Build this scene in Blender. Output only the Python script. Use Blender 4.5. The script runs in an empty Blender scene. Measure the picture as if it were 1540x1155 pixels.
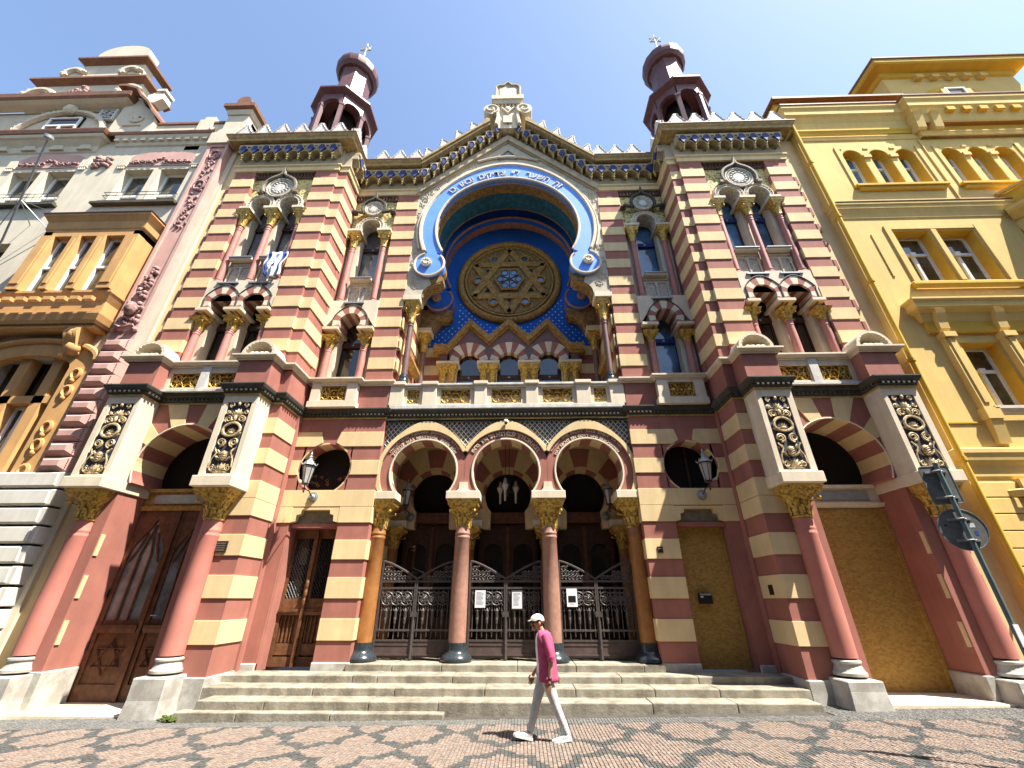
import bpy, math, random
import numpy as np
from math import sin, cos, pi, sqrt, radians
from mathutils import Matrix, Vector
random.seed(11)
sc = bpy.context.scene
COL = sc.collection
# ---------------------------------------------------------------- camera, sky, sun, exposure
cd = bpy.data.cameras.new('camera'); cam = bpy.data.objects.new('camera', cd); COL.objects.link(cam)
cd.sensor_width = 36.0; cd.lens = 36 * 626.74 / 1540; cd.clip_end = 2000; cd.clip_start = .05
cam.location = (.48, 0, 1.95); cam.rotation_euler = (radians(90 + 27.374), 0, radians(1.4785))
sc.camera = cam
SUN_EL, SUN_AZ = radians(61), radians(60)          # azimuth measured from the facade normal (-y) towards +x
w = bpy.data.worlds.new('World'); sc.world = w; w.use_nodes = True
nt = w.node_tree; bg = nt.nodes['Background']
sky = nt.nodes.new('ShaderNodeTexSky'); sky.sky_type = 'NISHITA'; sky.sun_disc = False
sky.sun_elevation = SUN_EL; sky.sun_rotation = pi - SUN_AZ
sky.air_density = 1.0; sky.dust_density = 1.0; sky.ozone_density = 1.0
nt.links.new(sky.outputs[0], bg.inputs[0]); bg.inputs[1].default_value = .092
sd = bpy.data.lights.new('sun', 'SUN'); sd.energy = 4.4; sd.angle = radians(.5); sd.color = (1, .95, .87)
sun = bpy.data.objects.new('sun', sd); COL.objects.link(sun)
sv = Vector((cos(SUN_EL) * sin(SUN_AZ), -cos(SUN_EL) * cos(SUN_AZ), sin(SUN_EL)))
sun.rotation_euler = sv.to_track_quat('Z', 'Y').to_euler(); sun.location = (20, -20, 40)
vs = sc.view_settings; vs.view_transform = 'Standard'; vs.look = 'None'; vs.gamma = 1; vs.use_curve_mapping = False
vs.exposure = 1.85
sc.cycles.max_bounces = 6; sc.cycles.diffuse_bounces = 4
# ---------------------------------------------------------------- materials
def M(name, c, rough=.8, var=.12, scale=2.5, bump=.12, bs=35, metal=0, c2=None, spec=.3, mix=(.42, .62), streak=0, warm=None):
    m = bpy.data.materials.new(name); m.use_nodes = True
    n = m.node_tree.nodes; L = m.node_tree.links; b = n['Principled BSDF']
    g = n.new('ShaderNodeNewGeometry')
    a = n.new('ShaderNodeTexNoise'); a.inputs['Scale'].default_value = scale; a.inputs['Detail'].default_value = 7; a.inputs['Roughness'].default_value = .62
    L.new(g.outputs['Position'], a.inputs['Vector'])
    r = n.new('ShaderNodeValToRGB'); r.color_ramp.elements[0].position = mix[0]; r.color_ramp.elements[1].position = mix[1]
    if c2 is None: c2 = tuple(x * (1 - var * 1.6) for x in c)
    r.color_ramp.elements[0].color = (*c2, 1); r.color_ramp.elements[1].color = (*c, 1)
    L.new(a.outputs['Fac'], r.inputs[0]); out = r.outputs[0]
    if streak:
        mp = n.new('ShaderNodeMapping'); mp.inputs['Scale'].default_value = (5, 5, .45); L.new(g.outputs['Position'], mp.inputs[0])
        s = n.new('ShaderNodeTexNoise'); s.inputs['Scale'].default_value = 1.3; s.inputs['Detail'].default_value = 6; L.new(mp.outputs[0], s.inputs['Vector'])
        q = n.new('ShaderNodeMapRange'); q.inputs[1].default_value = .35; q.inputs[2].default_value = .7; q.inputs[3].default_value = 1 - streak; q.inputs[4].default_value = 1
        L.new(s.outputs['Fac'], q.inputs[0])
        x = n.new('ShaderNodeMix'); x.data_type = 'RGBA'; x.blend_type = 'MULTIPLY'; x.inputs[0].default_value = 1
        L.new(out, x.inputs[6]); L.new(q.outputs[0], x.inputs[7]); out = x.outputs[2]
    L.new(out, b.inputs['Base Color'])
    b.inputs['Roughness'].default_value = rough; b.inputs['Metallic'].default_value = metal
    b.inputs['Specular IOR Level'].default_value = spec
    if bump:
        k = n.new('ShaderNodeTexNoise'); k.inputs['Scale'].default_value = bs; k.inputs['Detail'].default_value = 5; L.new(g.outputs['Position'], k.inputs['Vector'])
        u = n.new('ShaderNodeBump'); u.inputs['Strength'].default_value = bump; u.inputs['Distance'].default_value = .02
        L.new(k.outputs['Fac'], u.inputs['Height']); L.new(u.outputs[0], b.inputs['Normal'])
    return m
m = {}
m['cream'] = M('cream_plaster', (.70, .53, .28), .85, .07, 1.2, .10, 60, streak=.10)
m['red'] = M('red_plaster', (.36, .142, .105), .85, .10, 1.2, .10, 60, streak=.12)
m['pale'] = M('pale_stone', (.70, .60, .44), .8, .08, 1.6, .12, 50, streak=.12)
m['wallcream'] = M('grey_cream_plaster', (.48, .39, .26), .85, .10, 1.5, .15, 40, streak=.15)
m['carved'] = M('carved_stone', (.60, .53, .42), .8, .3, 16, .5, 30, mix=(.4, .55))
m['incised'] = M('incised_plaster', (.50, .44, .34), .85, .10, 5, .2, 30)
m['gold'] = M('gilded_stone', (.62, .40, .085), .42, .5, 14, .5, 26, metal=.25, c2=(.20, .105, .02), mix=(.36, .56))  # dark noise mottling stands in for crease shade in the carving
m['goldpale'] = M('pale_gilding', (.56, .44, .25), .5, .5, 16, .4, 26, metal=.1, c2=(.25, .17, .09), mix=(.36, .56))
m['goldbrown'] = M('gold_brown_paint', (.40, .235, .06), .7, .3, 9, .2, 30, c2=(.24, .13, .035))
m['reliefback'] = M('relief_ground', (.06, .045, .045), .8, .3, 12, 0, c2=(.045, .06, .09), mix=(.45, .5))
m['darkcorn'] = M('dark_cornice_stone', (.085, .078, .058), .75, .15, 3, .2, 40, streak=.2)
m['goldline'] = M('gold_fillet', (.42, .31, .10), .6, .2, 6, .1)
m['blue'] = M('blue_enamel', (.13, .30, .80), .55, .06, 3, .05, 30)
m['navy'] = M('navy_niche', (.03, .045, .17), .7, .2, 4, 0)
m['nicheblue'] = M('deep_blue_plaster', (.012, .12, .50), .75, .10, 2, .1, 30)
m['teal'] = M('teal_paint', (.03, .14, .21), .7, .25, 5, .1, 30)
m['soffitgold'] = M('gold_soffit', (.34, .20, .07), .7, .3, 7, .25, 24)
m['soffitpink'] = M('pink_soffit', (.42, .20, .13), .75, .2, 6, .2, 24)
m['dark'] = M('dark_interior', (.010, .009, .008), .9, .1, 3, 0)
m['stepstone'] = M('step_stone', (.33, .295, .225), .8, .25, 2.6, .35, 25, c2=(.17, .15, .11), mix=(.34, .60), streak=.25)
m['steptop'] = m['stepstone']
m['plinth'] = M('plinth_granite', (.44, .42, .37), .8, .2, 3, .25, 60, c2=(.30, .28, .24))
m['granite'] = M('dark_polished_granite', (.035, .045, .05), .22, .3, 30, 0, spec=.5)
m['colstone'] = M('brown_column_stone', (.33, .175, .125), .45, .12, 9, .03, 60, spec=.4)
m['colorange'] = M('orange_column_stone', (.30, .125, .035), .42, .12, 6, .03, 60, spec=.4)
m['colred'] = M('red_column_plaster', (.44, .165, .125), .7, .06, 2, .05, 50)
m['colpink'] = M('pink_column_stone', (.43, .18, .145), .6, .08, 5, .05, 50)
m['colbrown'] = M('dark_column_stone', (.16, .088, .075), .45, .1, 8, .03, 50)
m['wood'] = M('brown_door_wood', (.155, .062, .028), .5, .25, 7, .15, 30, streak=.2)
m['wood2'] = M('ochre_door_wood', (.20, .088, .038), .55, .25, 7, .15, 30, streak=.2)
m['darkwood'] = M('dark_porch_wood', (.065, .03, .015), .6, .25, 7, .1, 30)
m['iron'] = M('wrought_iron', (.075, .062, .058), .45, .2, 20, .1, 40, spec=.5)
m['ironpanel'] = M('brown_iron_panel', (.085, .058, .05), .6, .15, 6, .05, 40)
m['maroon'] = M('maroon_sheet_metal', (.14, .055, .055), .5, .15, 4, .05, 20, spec=.4)
m['white'] = M('white_plaster', (.66, .63, .56), .75, .12, 5, .15, 40, streak=.2)
m['whitepaint'] = M('white_paint', (.76, .76, .73), .5, .05, 5, 0)
m['blackiron'] = M('black_lamp_metal', (.02, .022, .022), .4, .1, 5, 0, spec=.5)
m['zinc'] = M('grey_zinc', (.33, .34, .34), .45, .1, 6, .03, 30, metal=.3)
m['sign'] = M('grey_sign_back', (.20, .205, .195), .5, .15, 8, .05, 30, metal=.2)
m['pole'] = M('painted_pole', (.11, .16, .16), .4, .1, 8, .02, 30)
m['cornice'] = M('ochre_cornice_plaster', (.40, .29, .13), .75, .2, 6, .25, 24, c2=(.27, .19, .08))
m['hood'] = M('brown_hood_stone', (.24, .20, .15), .75, .25, 8, .3, 24)
m['beige'] = M('beige_plaster', (.60, .53, .40), .9, .06, 1.1, .12, 60, streak=.10)
m['whiteblock'] = M('white_rustication', (.63, .60, .52), .85, .07, 1.5, .12, 50, streak=.1)
m['pink'] = M('pink_plaster', (.55, .33, .275), .85, .08, 1.6, .12, 50, streak=.1)
m['pinkrelief'] = M('pink_relief', (.46, .27, .24), .8, .4, 14, .5, 26)
m['orange'] = M('orange_plaster', (.60, .335, .125), .85, .09, 1.5, .12, 50, streak=.12)
m['rooftile'] = M('brown_coping_metal', (.23, .105, .055), .6, .15, 4, .05, 30)
m['yellow'] = M('yellow_plaster', (.70, .49, .165), .88, .06, 1.0, .12, 60, streak=.08)
m['yellow2'] = M('shade_ochre_plaster', (.62, .375, .045), .85, .08, 1.5, .1, 50)  # shade and bounce of reveals and undersides put into this deeper ochre
m['paper'] = M('paper_sheet', (.74, .75, .76), .5, .06, 4, 0)
m['bronze'] = M('bronze_plaque', (.075, .062, .045), .4, .3, 30, .2, 60, metal=.5)
m['plategrey'] = M('grey_lintel_plate', (.23, .21, .16), .7, .2, 5, .2, 40)
m['skin'] = M('skin', (.47, .235, .15), .55, .08, 10, .03)
m['shirt'] = M('raspberry_shirt', (.46, .075, .16), .85, .15, 9, .25, 60)
m['tee'] = M('white_tshirt', (.78, .77, .76), .85, .05, 9, .1, 50)
m['trouser'] = M('pale_grey_trousers', (.50, .50, .49), .85, .12, 9, .25, 40)
m['cap'] = M('cream_flat_cap', (.66, .61, .50), .85, .06, 9, .2, 60)
m['shoe'] = M('white_trainers', (.78, .78, .76), .6, .05, 9, .05)
m['hair'] = M('brown_hair', (.10, .06, .035), .7, .3, 40, .3)
m['black'] = M('black_plastic', (.012, .012, .013), .35, .1, 9, 0, spec=.5)
m['ground'] = M('mortar_bed', (.075, .066, .056), .95, .2, 8, .3, 40)
m['asphalt'] = M('asphalt', (.05, .05, .052), .9, .15, 30, .3, 60)
m['lampglass'] = M('frosted_lamp_glass', (.42, .40, .36), .2, .1, 5, 0, spec=.6)
m['moss'] = M('green_moss', (.09, .13, .02), .95, .3, 40, .3, 60)

def glassmat(name, c, c2, scale, rough=.06):
    k = M(name, c, rough, .1, scale, 0, c2=c2, mix=(.42, .58), spec=.9)
    return k
m['paneg'] = glassmat('grey_window_glass', (.20, .205, .21), (.09, .092, .10), .9)
m['paneb'] = glassmat('sky_toned_glass', (.08, .21, .36), (.03, .08, .14), .9)  # blue of the mirrored sky put into the base colour
m['paned'] = glassmat('dark_window_glass', (.022, .018, .014), (.008, .007, .006), 1.2)
m['paney'] = glassmat('green_grey_window_glass', (.07, .075, .055), (.02, .021, .018), 1.3)

def osb():
    k = bpy.data.materials.new('osb_board'); k.use_nodes = True
    n = k.node_tree.nodes; L = k.node_tree.links; b = n['Principled BSDF']
    g = n.new('ShaderNodeNewGeometry'); mp = n.new('ShaderNodeMapping'); mp.inputs['Scale'].default_value = (14, 14, 26); mp.inputs['Rotation'].default_value = (0, .5, 0)
    L.new(g.outputs['Position'], mp.inputs[0])
    v = n.new('ShaderNodeTexVoronoi'); v.inputs['Scale'].default_value = 1; v.inputs['Randomness'].default_value = 1; L.new(mp.outputs[0], v.inputs['Vector'])
    s = n.new('ShaderNodeSeparateColor'); L.new(v.outputs['Color'], s.inputs[0])
    z = n.new('ShaderNodeTexNoise'); z.inputs['Scale'].default_value = 1.1; z.inputs['Detail'].default_value = 8; L.new(g.outputs['Position'], z.inputs['Vector'])
    ad = n.new('ShaderNodeMath'); ad.operation = 'ADD'; L.new(s.outputs[0], ad.inputs[0]); L.new(z.outputs['Fac'], ad.inputs[1])
    r = n.new('ShaderNodeValToRGB'); e = r.color_ramp.elements; e[0].position = .35; e[0].color = (.25, .135, .022, 1); e[1].position = 1.2; e[1].color = (.37, .215, .045, 1)
    ml = n.new('ShaderNodeMath'); ml.operation = 'MULTIPLY'; ml.inputs[1].default_value = .72; L.new(ad.outputs[0], ml.inputs[0]); L.new(ml.outputs[0], r.inputs[0])
    L.new(r.outputs[0], b.inputs['Base Color']); b.inputs['Roughness'].default_value = .7
    u = n.new('ShaderNodeBump'); u.inputs['Strength'].default_value = .3; u.inputs['Distance'].default_value = .01; L.new(s.outputs[1], u.inputs['Height']); L.new(u.outputs[0], b.inputs['Normal'])
    return k
m['osb'] = osb()

def speckle(name, c1, c2, scale, thr):
    k = bpy.data.materials.new(name); k.use_nodes = True
    n = k.node_tree.nodes; L = k.node_tree.links; b = n['Principled BSDF']
    g = n.new('ShaderNodeNewGeometry'); v = n.new('ShaderNodeTexVoronoi'); v.inputs['Scale'].default_value = scale; L.new(g.outputs['Position'], v.inputs['Vector'])
    r = n.new('ShaderNodeValToRGB'); e = r.color_ramp.elements; e[0].position = thr - .06; e[0].color = (*c1, 1); e[1].position = thr + .06; e[1].color = (*c2, 1)
    L.new(v.outputs['Distance'], r.inputs[0]); L.new(r.outputs[0], b.inputs['Base Color']); b.inputs['Roughness'].default_value = .8
    u = n.new('ShaderNodeBump'); u.inputs['Strength'].default_value = .4; u.inputs['Distance'].default_value = .01; u.invert = True
    L.new(v.outputs['Distance'], u.inputs['Height']); L.new(u.outputs[0], b.inputs['Normal'])
    return k
m['mosaic'] = speckle('yellow_mosaic', (.62, .50, .20), (.20, .135, .045), 15, .62)

def cobblemat(name, c, c2):
    k = M(name, c, .75, .2, 3.0, .35, 55, c2=c2, mix=(.3, .7))
    n = k.node_tree.nodes; L = k.node_tree.links
    g = n.new('ShaderNodeNewGeometry'); x = n.new('ShaderNodeMix'); x.data_type = 'RGBA'; x.blend_type = 'MULTIPLY'; x.inputs[0].default_value = 1
    at = n.new('ShaderNodeAttribute'); at.attribute_name = 'tone'
    src = n['Principled BSDF'].inputs['Base Color'].links[0].from_socket
    L.new(src, x.inputs[6]); L.new(at.outputs['Color'], x.inputs[7]); L.new(x.outputs[2], n['Principled BSDF'].inputs['Base Color'])
    return k
m['cobpink'] = cobblemat('pink_cobble_granite', (.215, .165, .132), (.185, .145, .118))
m['cobdark'] = cobblemat('dark_cobble_basalt', (.082, .082, .075), (.058, .060, .056))
m['cobgrey'] = cobblemat('grey_cobble_granite', (.15, .145, .13), (.11, .108, .098))

def latticemat():
    k = M('blue_lattice_tiles', (.07, .16, .24), .45, .25, 20, .1, 40, c2=(.035, .06, .085)); return k
m['tile'] = latticemat()

# ---------------------------------------------------------------- geometry helpers
class MB:
    """collects shapes; build() links them as ONE mesh object"""
    ox = 0
    def __init__(s, sx=1): s.v = []; s.f = []; s.m = []; s.sx = sx; s.mi = 0
    def add(s, vv, ff):
        b = len(s.v); s.v += [(x * s.sx + MB.ox, y, z) for x, y, z in vv]
        if s.sx < 0: ff = [tuple(reversed(f)) for f in ff]
        s.f += [tuple(b + i for i in f) for f in ff]; s.m += [s.mi] * len(ff); return s
    def mat(s, i): s.mi = i; return s
    def box(s, x0, x1, y0, y1, z0, z1):
        if x0 > x1: x0, x1 = x1, x0
        return s.add([(x0, y0, z0), (x1, y0, z0), (x1, y1, z0), (x0, y1, z0), (x0, y0, z1), (x1, y0, z1), (x1, y1, z1), (x0, y1, z1)],
              [(0, 3, 2, 1), (4, 5, 6, 7), (0, 1, 5, 4), (1, 2, 6, 5), (2, 3, 7, 6), (3, 0, 4, 7)])
    def cbox(s, x, y, z, a, b, c): return s.box(x - a / 2, x + a / 2, y - b / 2, y + b / 2, z - c / 2, z + c / 2)
    def taper(s, x0, x1, y0, y1, z0, z1, dx, dy):
        """box whose top is larger by dx, dy on the front and both sides"""
        return s.add([(x0, y0, z0), (x1, y0, z0), (x1, y1, z0), (x0, y1, z0), (x0 - dx, y0 - dy, z1), (x1 + dx, y0 - dy, z1), (x1 + dx, y1, z1), (x0 - dx, y1, z1)],
              [(0, 3, 2, 1), (4, 5, 6, 7), (0, 1, 5, 4), (1, 2, 6, 5), (2, 3, 7, 6), (3, 0, 4, 7)])
    def prism(s, p, y0, y1):
        """polygon in x,z pushed along y"""
        a = sum(p[i][0] * p[(i + 1) % len(p)][1] - p[(i + 1) % len(p)][0] * p[i][1] for i in range(len(p)))
        if a < 0: p = p[::-1]
        n = len(p)
        return s.add([(x, y0, z) for x, z in p] + [(x, y1, z) for x, z in p],
              [tuple(range(n)), tuple(range(2 * n - 1, n - 1, -1))] + [(i, i + n, (i + 1) % n + n, (i + 1) % n) for i in range(n)])
    def plan(s, p, z0, z1):
        """polygon in x,y pushed up z"""
        n = len(p)
        return s.add([(x, y, z0) for x, y in p] + [(x, y, z1) for x, y in p],
              [tuple(range(n - 1, -1, -1)), tuple(range(n, 2 * n))] + [(i, (i + 1) % n, (i + 1) % n + n, i + n) for i in range(n)])
    def side(s, p, x0, x1):
        """polygon in y,z pushed along x"""
        n = len(p)
        return s.add([(x0, y, z) for y, z in p] + [(x1, y, z) for y, z in p],
              [tuple(range(n)), tuple(range(2 * n - 1, n - 1, -1))] + [(i, i + n, (i + 1) % n + n, (i + 1) % n) for i in range(n)])
    def sector(s, cx, cz, r0, r1, a0, a1, y0, y1, n=3):
        """piece of an arch ring in the x,z plane"""
        A = [radians(a0 + (a1 - a0) * i / n) for i in range(n + 1)]
        r1f = r1 if callable(r1) else (lambda a: r1); r0f = r0 if callable(r0) else (lambda a: r0)
        p = []
        for a in A: p += [(cx + r0f(a) * cos(a), y0, cz + r0f(a) * sin(a)), (cx + r1f(a) * cos(a), y0, cz + r1f(a) * sin(a)), (cx + r1f(a) * cos(a), y1, cz + r1f(a) * sin(a)), (cx + r0f(a) * cos(a), y1, cz + r0f(a) * sin(a))]
        f = []
        for i in range(n):
            o = 4 * i
            for k in range(4): f.append((o + k, o + (k + 1) % 4, o + 4 + (k + 1) % 4, o + 4 + k))
        f += [(3, 2, 1, 0), (4 * n, 4 * n + 1, 4 * n + 2, 4 * n + 3)]
        return s.add(p, f)
    def lathe(s, prof, cx=0, cy=0, seg=16, sq=False, a0=0, a1=2 * pi, rot=0):
        full = abs(a1 - a0 - 2 * pi) < 1e-6; n = seg if full else seg + 1
        V = []
        for r, z in prof:
            for i in range(n):
                a = rot + a0 + (a1 - a0) * i / seg; V.append((cx + r * cos(a), cy + r * sin(a), z))
        F = []
        for j in range(len(prof) - 1):
            for i in range(n if full else seg):
                k = (i + 1) % n; F.append((j * n + i, j * n + k, (j + 1) * n + k, (j + 1) * n + i))
        if prof[0][0] > 1e-4: F.append(tuple(range(n - 1, -1, -1)))
        if prof[-1][0] > 1e-4: F.append(tuple((len(prof) - 1) * n + i for i in range(n)))
        return s.add(V, F)
    def disc_y(s, cx, cz, r, y0, y1, n=20, ry=None):
        return s.prism([(cx + r * cos(2 * pi * i / n), cz + (ry or r) * sin(2 * pi * i / n)) for i in range(n)], y0, y1)
    def tube(s, path, r, n=6, closed=False):
        P = [Vector(p) for p in path]; N = len(P); V = []; F = []
        rr = r if hasattr(r, '__len__') else [r] * N
        ref = Vector((0, 1, 0))
        for i in range(N):
            a = P[(i - 1) % N] if (closed or i > 0) else P[i]; b = P[(i + 1) % N] if (closed or i < N - 1) else P[i]
            t = (b - a); t = t.normalized() if t.length > 1e-9 else Vector((0, 0, 1))
            u = t.cross(ref)
            if u.length < 1e-3: u = t.cross(Vector((1, 0, 0)))
            u.normalize(); v = t.cross(u)
            for k in range(n):
                q = P[i] + (u * cos(2 * pi * k / n) + v * sin(2 * pi * k / n)) * rr[i]; V.append(tuple(q))
        for i in range(N if closed else N - 1):
            j = (i + 1) % N
            for k in range(n): F.append((i * n + k, i * n + (k + 1) % n, j * n + (k + 1) % n, j * n + k))
        if not closed: F += [tuple(range(n - 1, -1, -1)), tuple((N - 1) * n + k for k in range(n))]
        return s.add(V, F)
    def ball(s, x, y, z, rx, ry=None, rz=None, u=8, v=6):
        ry = ry or rx; rz = rz or rx; V = [(x, y, z - rz)]; F = []
        for j in range(1, v):
            t = -pi / 2 + pi * j / v
            for i in range(u): a = 2 * pi * i / u; V.append((x + rx * cos(t) * cos(a), y + ry * cos(t) * sin(a), z + rz * sin(t)))
        V.append((x, y, z + rz)); T = len(V) - 1
        for i in range(u):
            k = (i + 1) % u; F.append((0, 1 + k, 1 + i)); F.append((T, 1 + (v - 2) * u + i, 1 + (v - 2) * u + k))
            for j in range(v - 2): F.append((1 + j * u + i, 1 + j * u + k, 1 + (j + 1) * u + k, 1 + (j + 1) * u + i))
        return s.add(V, F)
    def sweep(s, pts, prof, closed=False):
        """profile [(offset outwards, z)] swept along an x,y plan line with mitred corners; outwards is to the right of travel"""
        N = len(pts); off = []
        for i in range(N):
            p = Vector(pts[i])
            d0 = (p - Vector(pts[i - 1])).normalized() if i > 0 else None; d1 = (Vector(pts[i + 1]) - p).normalized() if i < N - 1 else None
            if d0 is None: d0 = d1
            if d1 is None: d1 = d0
            n0 = Vector((d0.y, -d0.x)); n1 = Vector((d1.y, -d1.x)); b = n0 + n1
            off.append(b / max(.3, b.dot(n0)))
        K = len(prof); V = []; F = []
        for i in range(N):
            for o, z in prof: V.append((pts[i][0] + off[i].x * o, pts[i][1] + off[i].y * o, z))
        for i in range(N - 1):
            for k in range(K - 1): F.append((i * K + k, (i + 1) * K + k, (i + 1) * K + k + 1, i * K + k + 1))
        F.append(tuple(range(K))); F.append(tuple((N - 1) * K + k for k in range(K - 1, -1, -1)))
        return s.add(V, F)
    def mesh(s, name, mats, smooth=False):
        me = bpy.data.meshes.new(name); me.from_pydata(s.v, [], s.f)
        for k in (mats if isinstance(mats, (list, tuple)) else [mats]): me.materials.append(m[k])
        if isinstance(mats, (list, tuple)) and len(mats) > 1: me.polygons.foreach_set('material_index', s.m)
        if smooth: me.polygons.foreach_set('use_smooth', [True] * len(s.f)); 
        me.update()
        if smooth: me.set_sharp_from_angle(angle=radians(smooth if smooth is not True else 40))
        return me
    def build(s, name, mats, parent=None, smooth=False, loc=None):
        return put(s.mesh(name, mats, smooth), name, parent, loc)
def inv_of(parent):
    if parent is None: return Matrix.Identity(4)
    if parent.type == 'EMPTY': return Matrix.Translation(-Vector(parent.location))
    return Matrix.Identity(4)
def put(me, name, parent=None, loc=None, rot=None, scale=None):
    """link one mesh object; coordinates are world for parts, relative to the part for sub-parts"""
    o = bpy.data.objects.new(name, me); COL.objects.link(o)
    if parent is not None: o.parent = parent; o.matrix_parent_inverse = inv_of(parent)
    if loc: o.location = loc
    if rot: o.rotation_euler = rot
    if scale: o.scale = scale
    return o
def bevel(o, w=.012, seg=1):
    b = o.modifiers.new('edge', 'BEVEL'); b.width = w; b.segments = seg; b.limit_method = 'ANGLE'; b.angle_limit = radians(50); return o
def thing(name, label, cat, loc=(0, 0, 0), group=None):
    o = bpy.data.objects.new(name, None); COL.objects.link(o); o.location = loc; o.empty_display_size = .3
    o['label'] = label; o['category'] = cat
    if group: o['group'] = group
    return o
def tag(o, label, cat, group=None):
    o['label'] = label; o['category'] = cat
    if group: o['group'] = group
    return o
def arc(cx, cz, r, a0, a1, n):
    rf = r if callable(r) else (lambda a: r)
    return [(cx + rf(radians(a0 + (a1 - a0) * i / n)) * cos(radians(a0 + (a1 - a0) * i / n)), cz + rf(radians(a0 + (a1 - a0) * i / n)) * sin(radians(a0 + (a1 - a0) * i / n))) for i in range(n + 1)]
def star6(r, ri=None, rot=90):
    ri = ri or r / sqrt(3)
    return [((r if k % 2 == 0 else ri) * cos(radians(rot + 30 * k)), (r if k % 2 == 0 else ri) * sin(radians(rot + 30 * k))) for k in range(12)]
def spiral(cx, cz, y, r0, r1, a0, a1, n=18):
    return [(cx + (r0 + (r1 - r0) * i / n) * cos(radians(a0 + (a1 - a0) * i / n)), y, cz + (r0 + (r1 - r0) * i / n) * sin(radians(a0 + (a1 - a0) * i / n))) for i in range(n + 1)]
SLOPE = .0145
def gz(x): return SLOPE * max(-22, min(22, x))
# ================================================================ ground and pavement
g = MB()
xs = [-60, -22, 0, 22, 60]; ys = [-40, 60]
g.add([(x, y, gz(x) - .014) for y in ys for x in xs], [(i, i + 1, i + 6, i + 5) for i in range(4)])
o = g.build('ground', 'ground'); o['kind'] = 'structure'
g = MB(); g.add([(x, y, gz(x) + .002) for y in (-3.6, 5.6) for x in xs], [(i, i + 1, i + 6, i + 5) for i in range(4)])  # out-of-view road, added dark to cut light bounced onto the facade
o = g.build('road', 'asphalt'); o['kind'] = 'structure'
def cobbles():
    rng = np.random.default_rng(5); P = .056
    V = []; F = []; T = []; MI = []
    nx = int(26 / P); x0 = -12.6
    for i in range(nx):
        x = x0 + i * P; y = 6.3 + rng.uniform(0, .08)
        while y < 10.6:
            ln = P * rng.uniform(.85, 1.25); cx = x + P / 2; cy = y + ln / 2
            if cy > 9.62 and abs(cx) < 6.1: break
            u = (cx + .65) / 1.52; v = (cy - 7.93) / 1.70
            # cells: crosses at integer (u,v), islands at half-integers
            a = u - math.floor(u + .5); b = v - math.floor(v + .5)
            au, av = abs(a), abs(b)
            cross = (av < min(.17, (.5 - au) * .85)) or (au < min(.17, (.5 - av) * .85))
            du, dv = .5 - au, .5 - av
            isl = max(du, dv) < .245 or du + dv < .35
            edge = 9.28
            k = 2 if cy > edge else (0 if (cross or isl) else 1)
            if cy > edge and cy < edge + .08 and False: k = 1
            h = rng.uniform(-.003, .003) + gz(cx); e = .0015; t = .006
            q = len(V); j = rng.uniform(-.003, .003, 8)
            a0, a1, b0, b1 = x + e + j[0], x + P - e + j[1], y + e + j[2], y + ln - e + j[3]
            V += [(a0, b0, h - .02), (a1, b0, h - .02), (a1, b1, h - .02), (a0, b1, h - .02), (a0 + t, b0 + t, h), (a1 - t, b0 + t, h + j[4]), (a1 - t, b1 - t, h + j[5]), (a0 + t, b1 - t, h)]
            F += [(q + 4, q + 5, q + 6, q + 7), (q, q + 1, q + 5, q + 4), (q + 1, q + 2, q + 6, q + 5), (q + 2, q + 3, q + 7, q + 6), (q + 3, q, q + 4, q + 7)]
            MI += [k] * 5; w_ = float(np.clip(rng.normal(1, .09), .75, 1.3)); rr = rng.normal(0, .035)
            T += [(w_ * (1 + rr), w_, w_ * (1 - rr), 1)] * 8
            y += ln
    me = bpy.data.meshes.new('cobblestones'); me.from_pydata(V, [], F)
    for k in ('cobpink', 'cobdark', 'cobgrey'): me.materials.append(m[k])
    me.polygons.foreach_set('material_index', MI)
    c = me.color_attributes.new('tone', 'FLOAT_COLOR', 'POINT'); c.data.foreach_set('color', np.array(T, dtype=np.float32).ravel())
    o = bpy.data.objects.new('cobblestones', me); COL.objects.link(o); o['kind'] = 'stuff'
cobbles()
# ---------------------------------------------------------------- entrance steps, block by block
st = thing('stone_steps', 'wide pale stone steps before the striped synagogue entrance', 'steps', (0, 10.5, 0))
def steprow(y0, y1, z0, z1, xa, xb, cuts, nose=.0):
    pts = [xa] + cuts + [xb]
    for a, b in zip(pts[:-1], pts[1:]):
        k = MB(); k.box(a + .004, b - .004, y0 + random.uniform(-.006, .006), y1, z0, z1 + random.uniform(-.003, .003))
        bevel(k.build('step_block', 'stepstone', st), .018, 2)
steprow(9.72, 10.0, -.13, .055, -6.2, -1.05, [-5.0, -3.2])
steprow(9.915, 10.47, -.05, .20, -5.95, 6.1, [-4.6, -2.55, -1.2, 1.1, 2.9, 4.5])
steprow(10.41, 11.0, 0, .345, -6.22, 6.22, [-3.9, -2.2, -.35, 1.5, 3.1, 4.4])
steprow(10.95, 11.62, .1, .48, -6.22, 6.22, [-3.3, -2.75, -1.1, 1.2, 2.55, 4.2])
steprow(11.5, 12.6, .2, .62, -3.70, 3.70, [-2.6, -1.45, .3, 1.65, 3.2])
k = MB(); k.box(-3.7, 3.7, 12.6, 14.2, .2, .615); k.build('porch_floor', 'stepstone', st)
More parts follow.
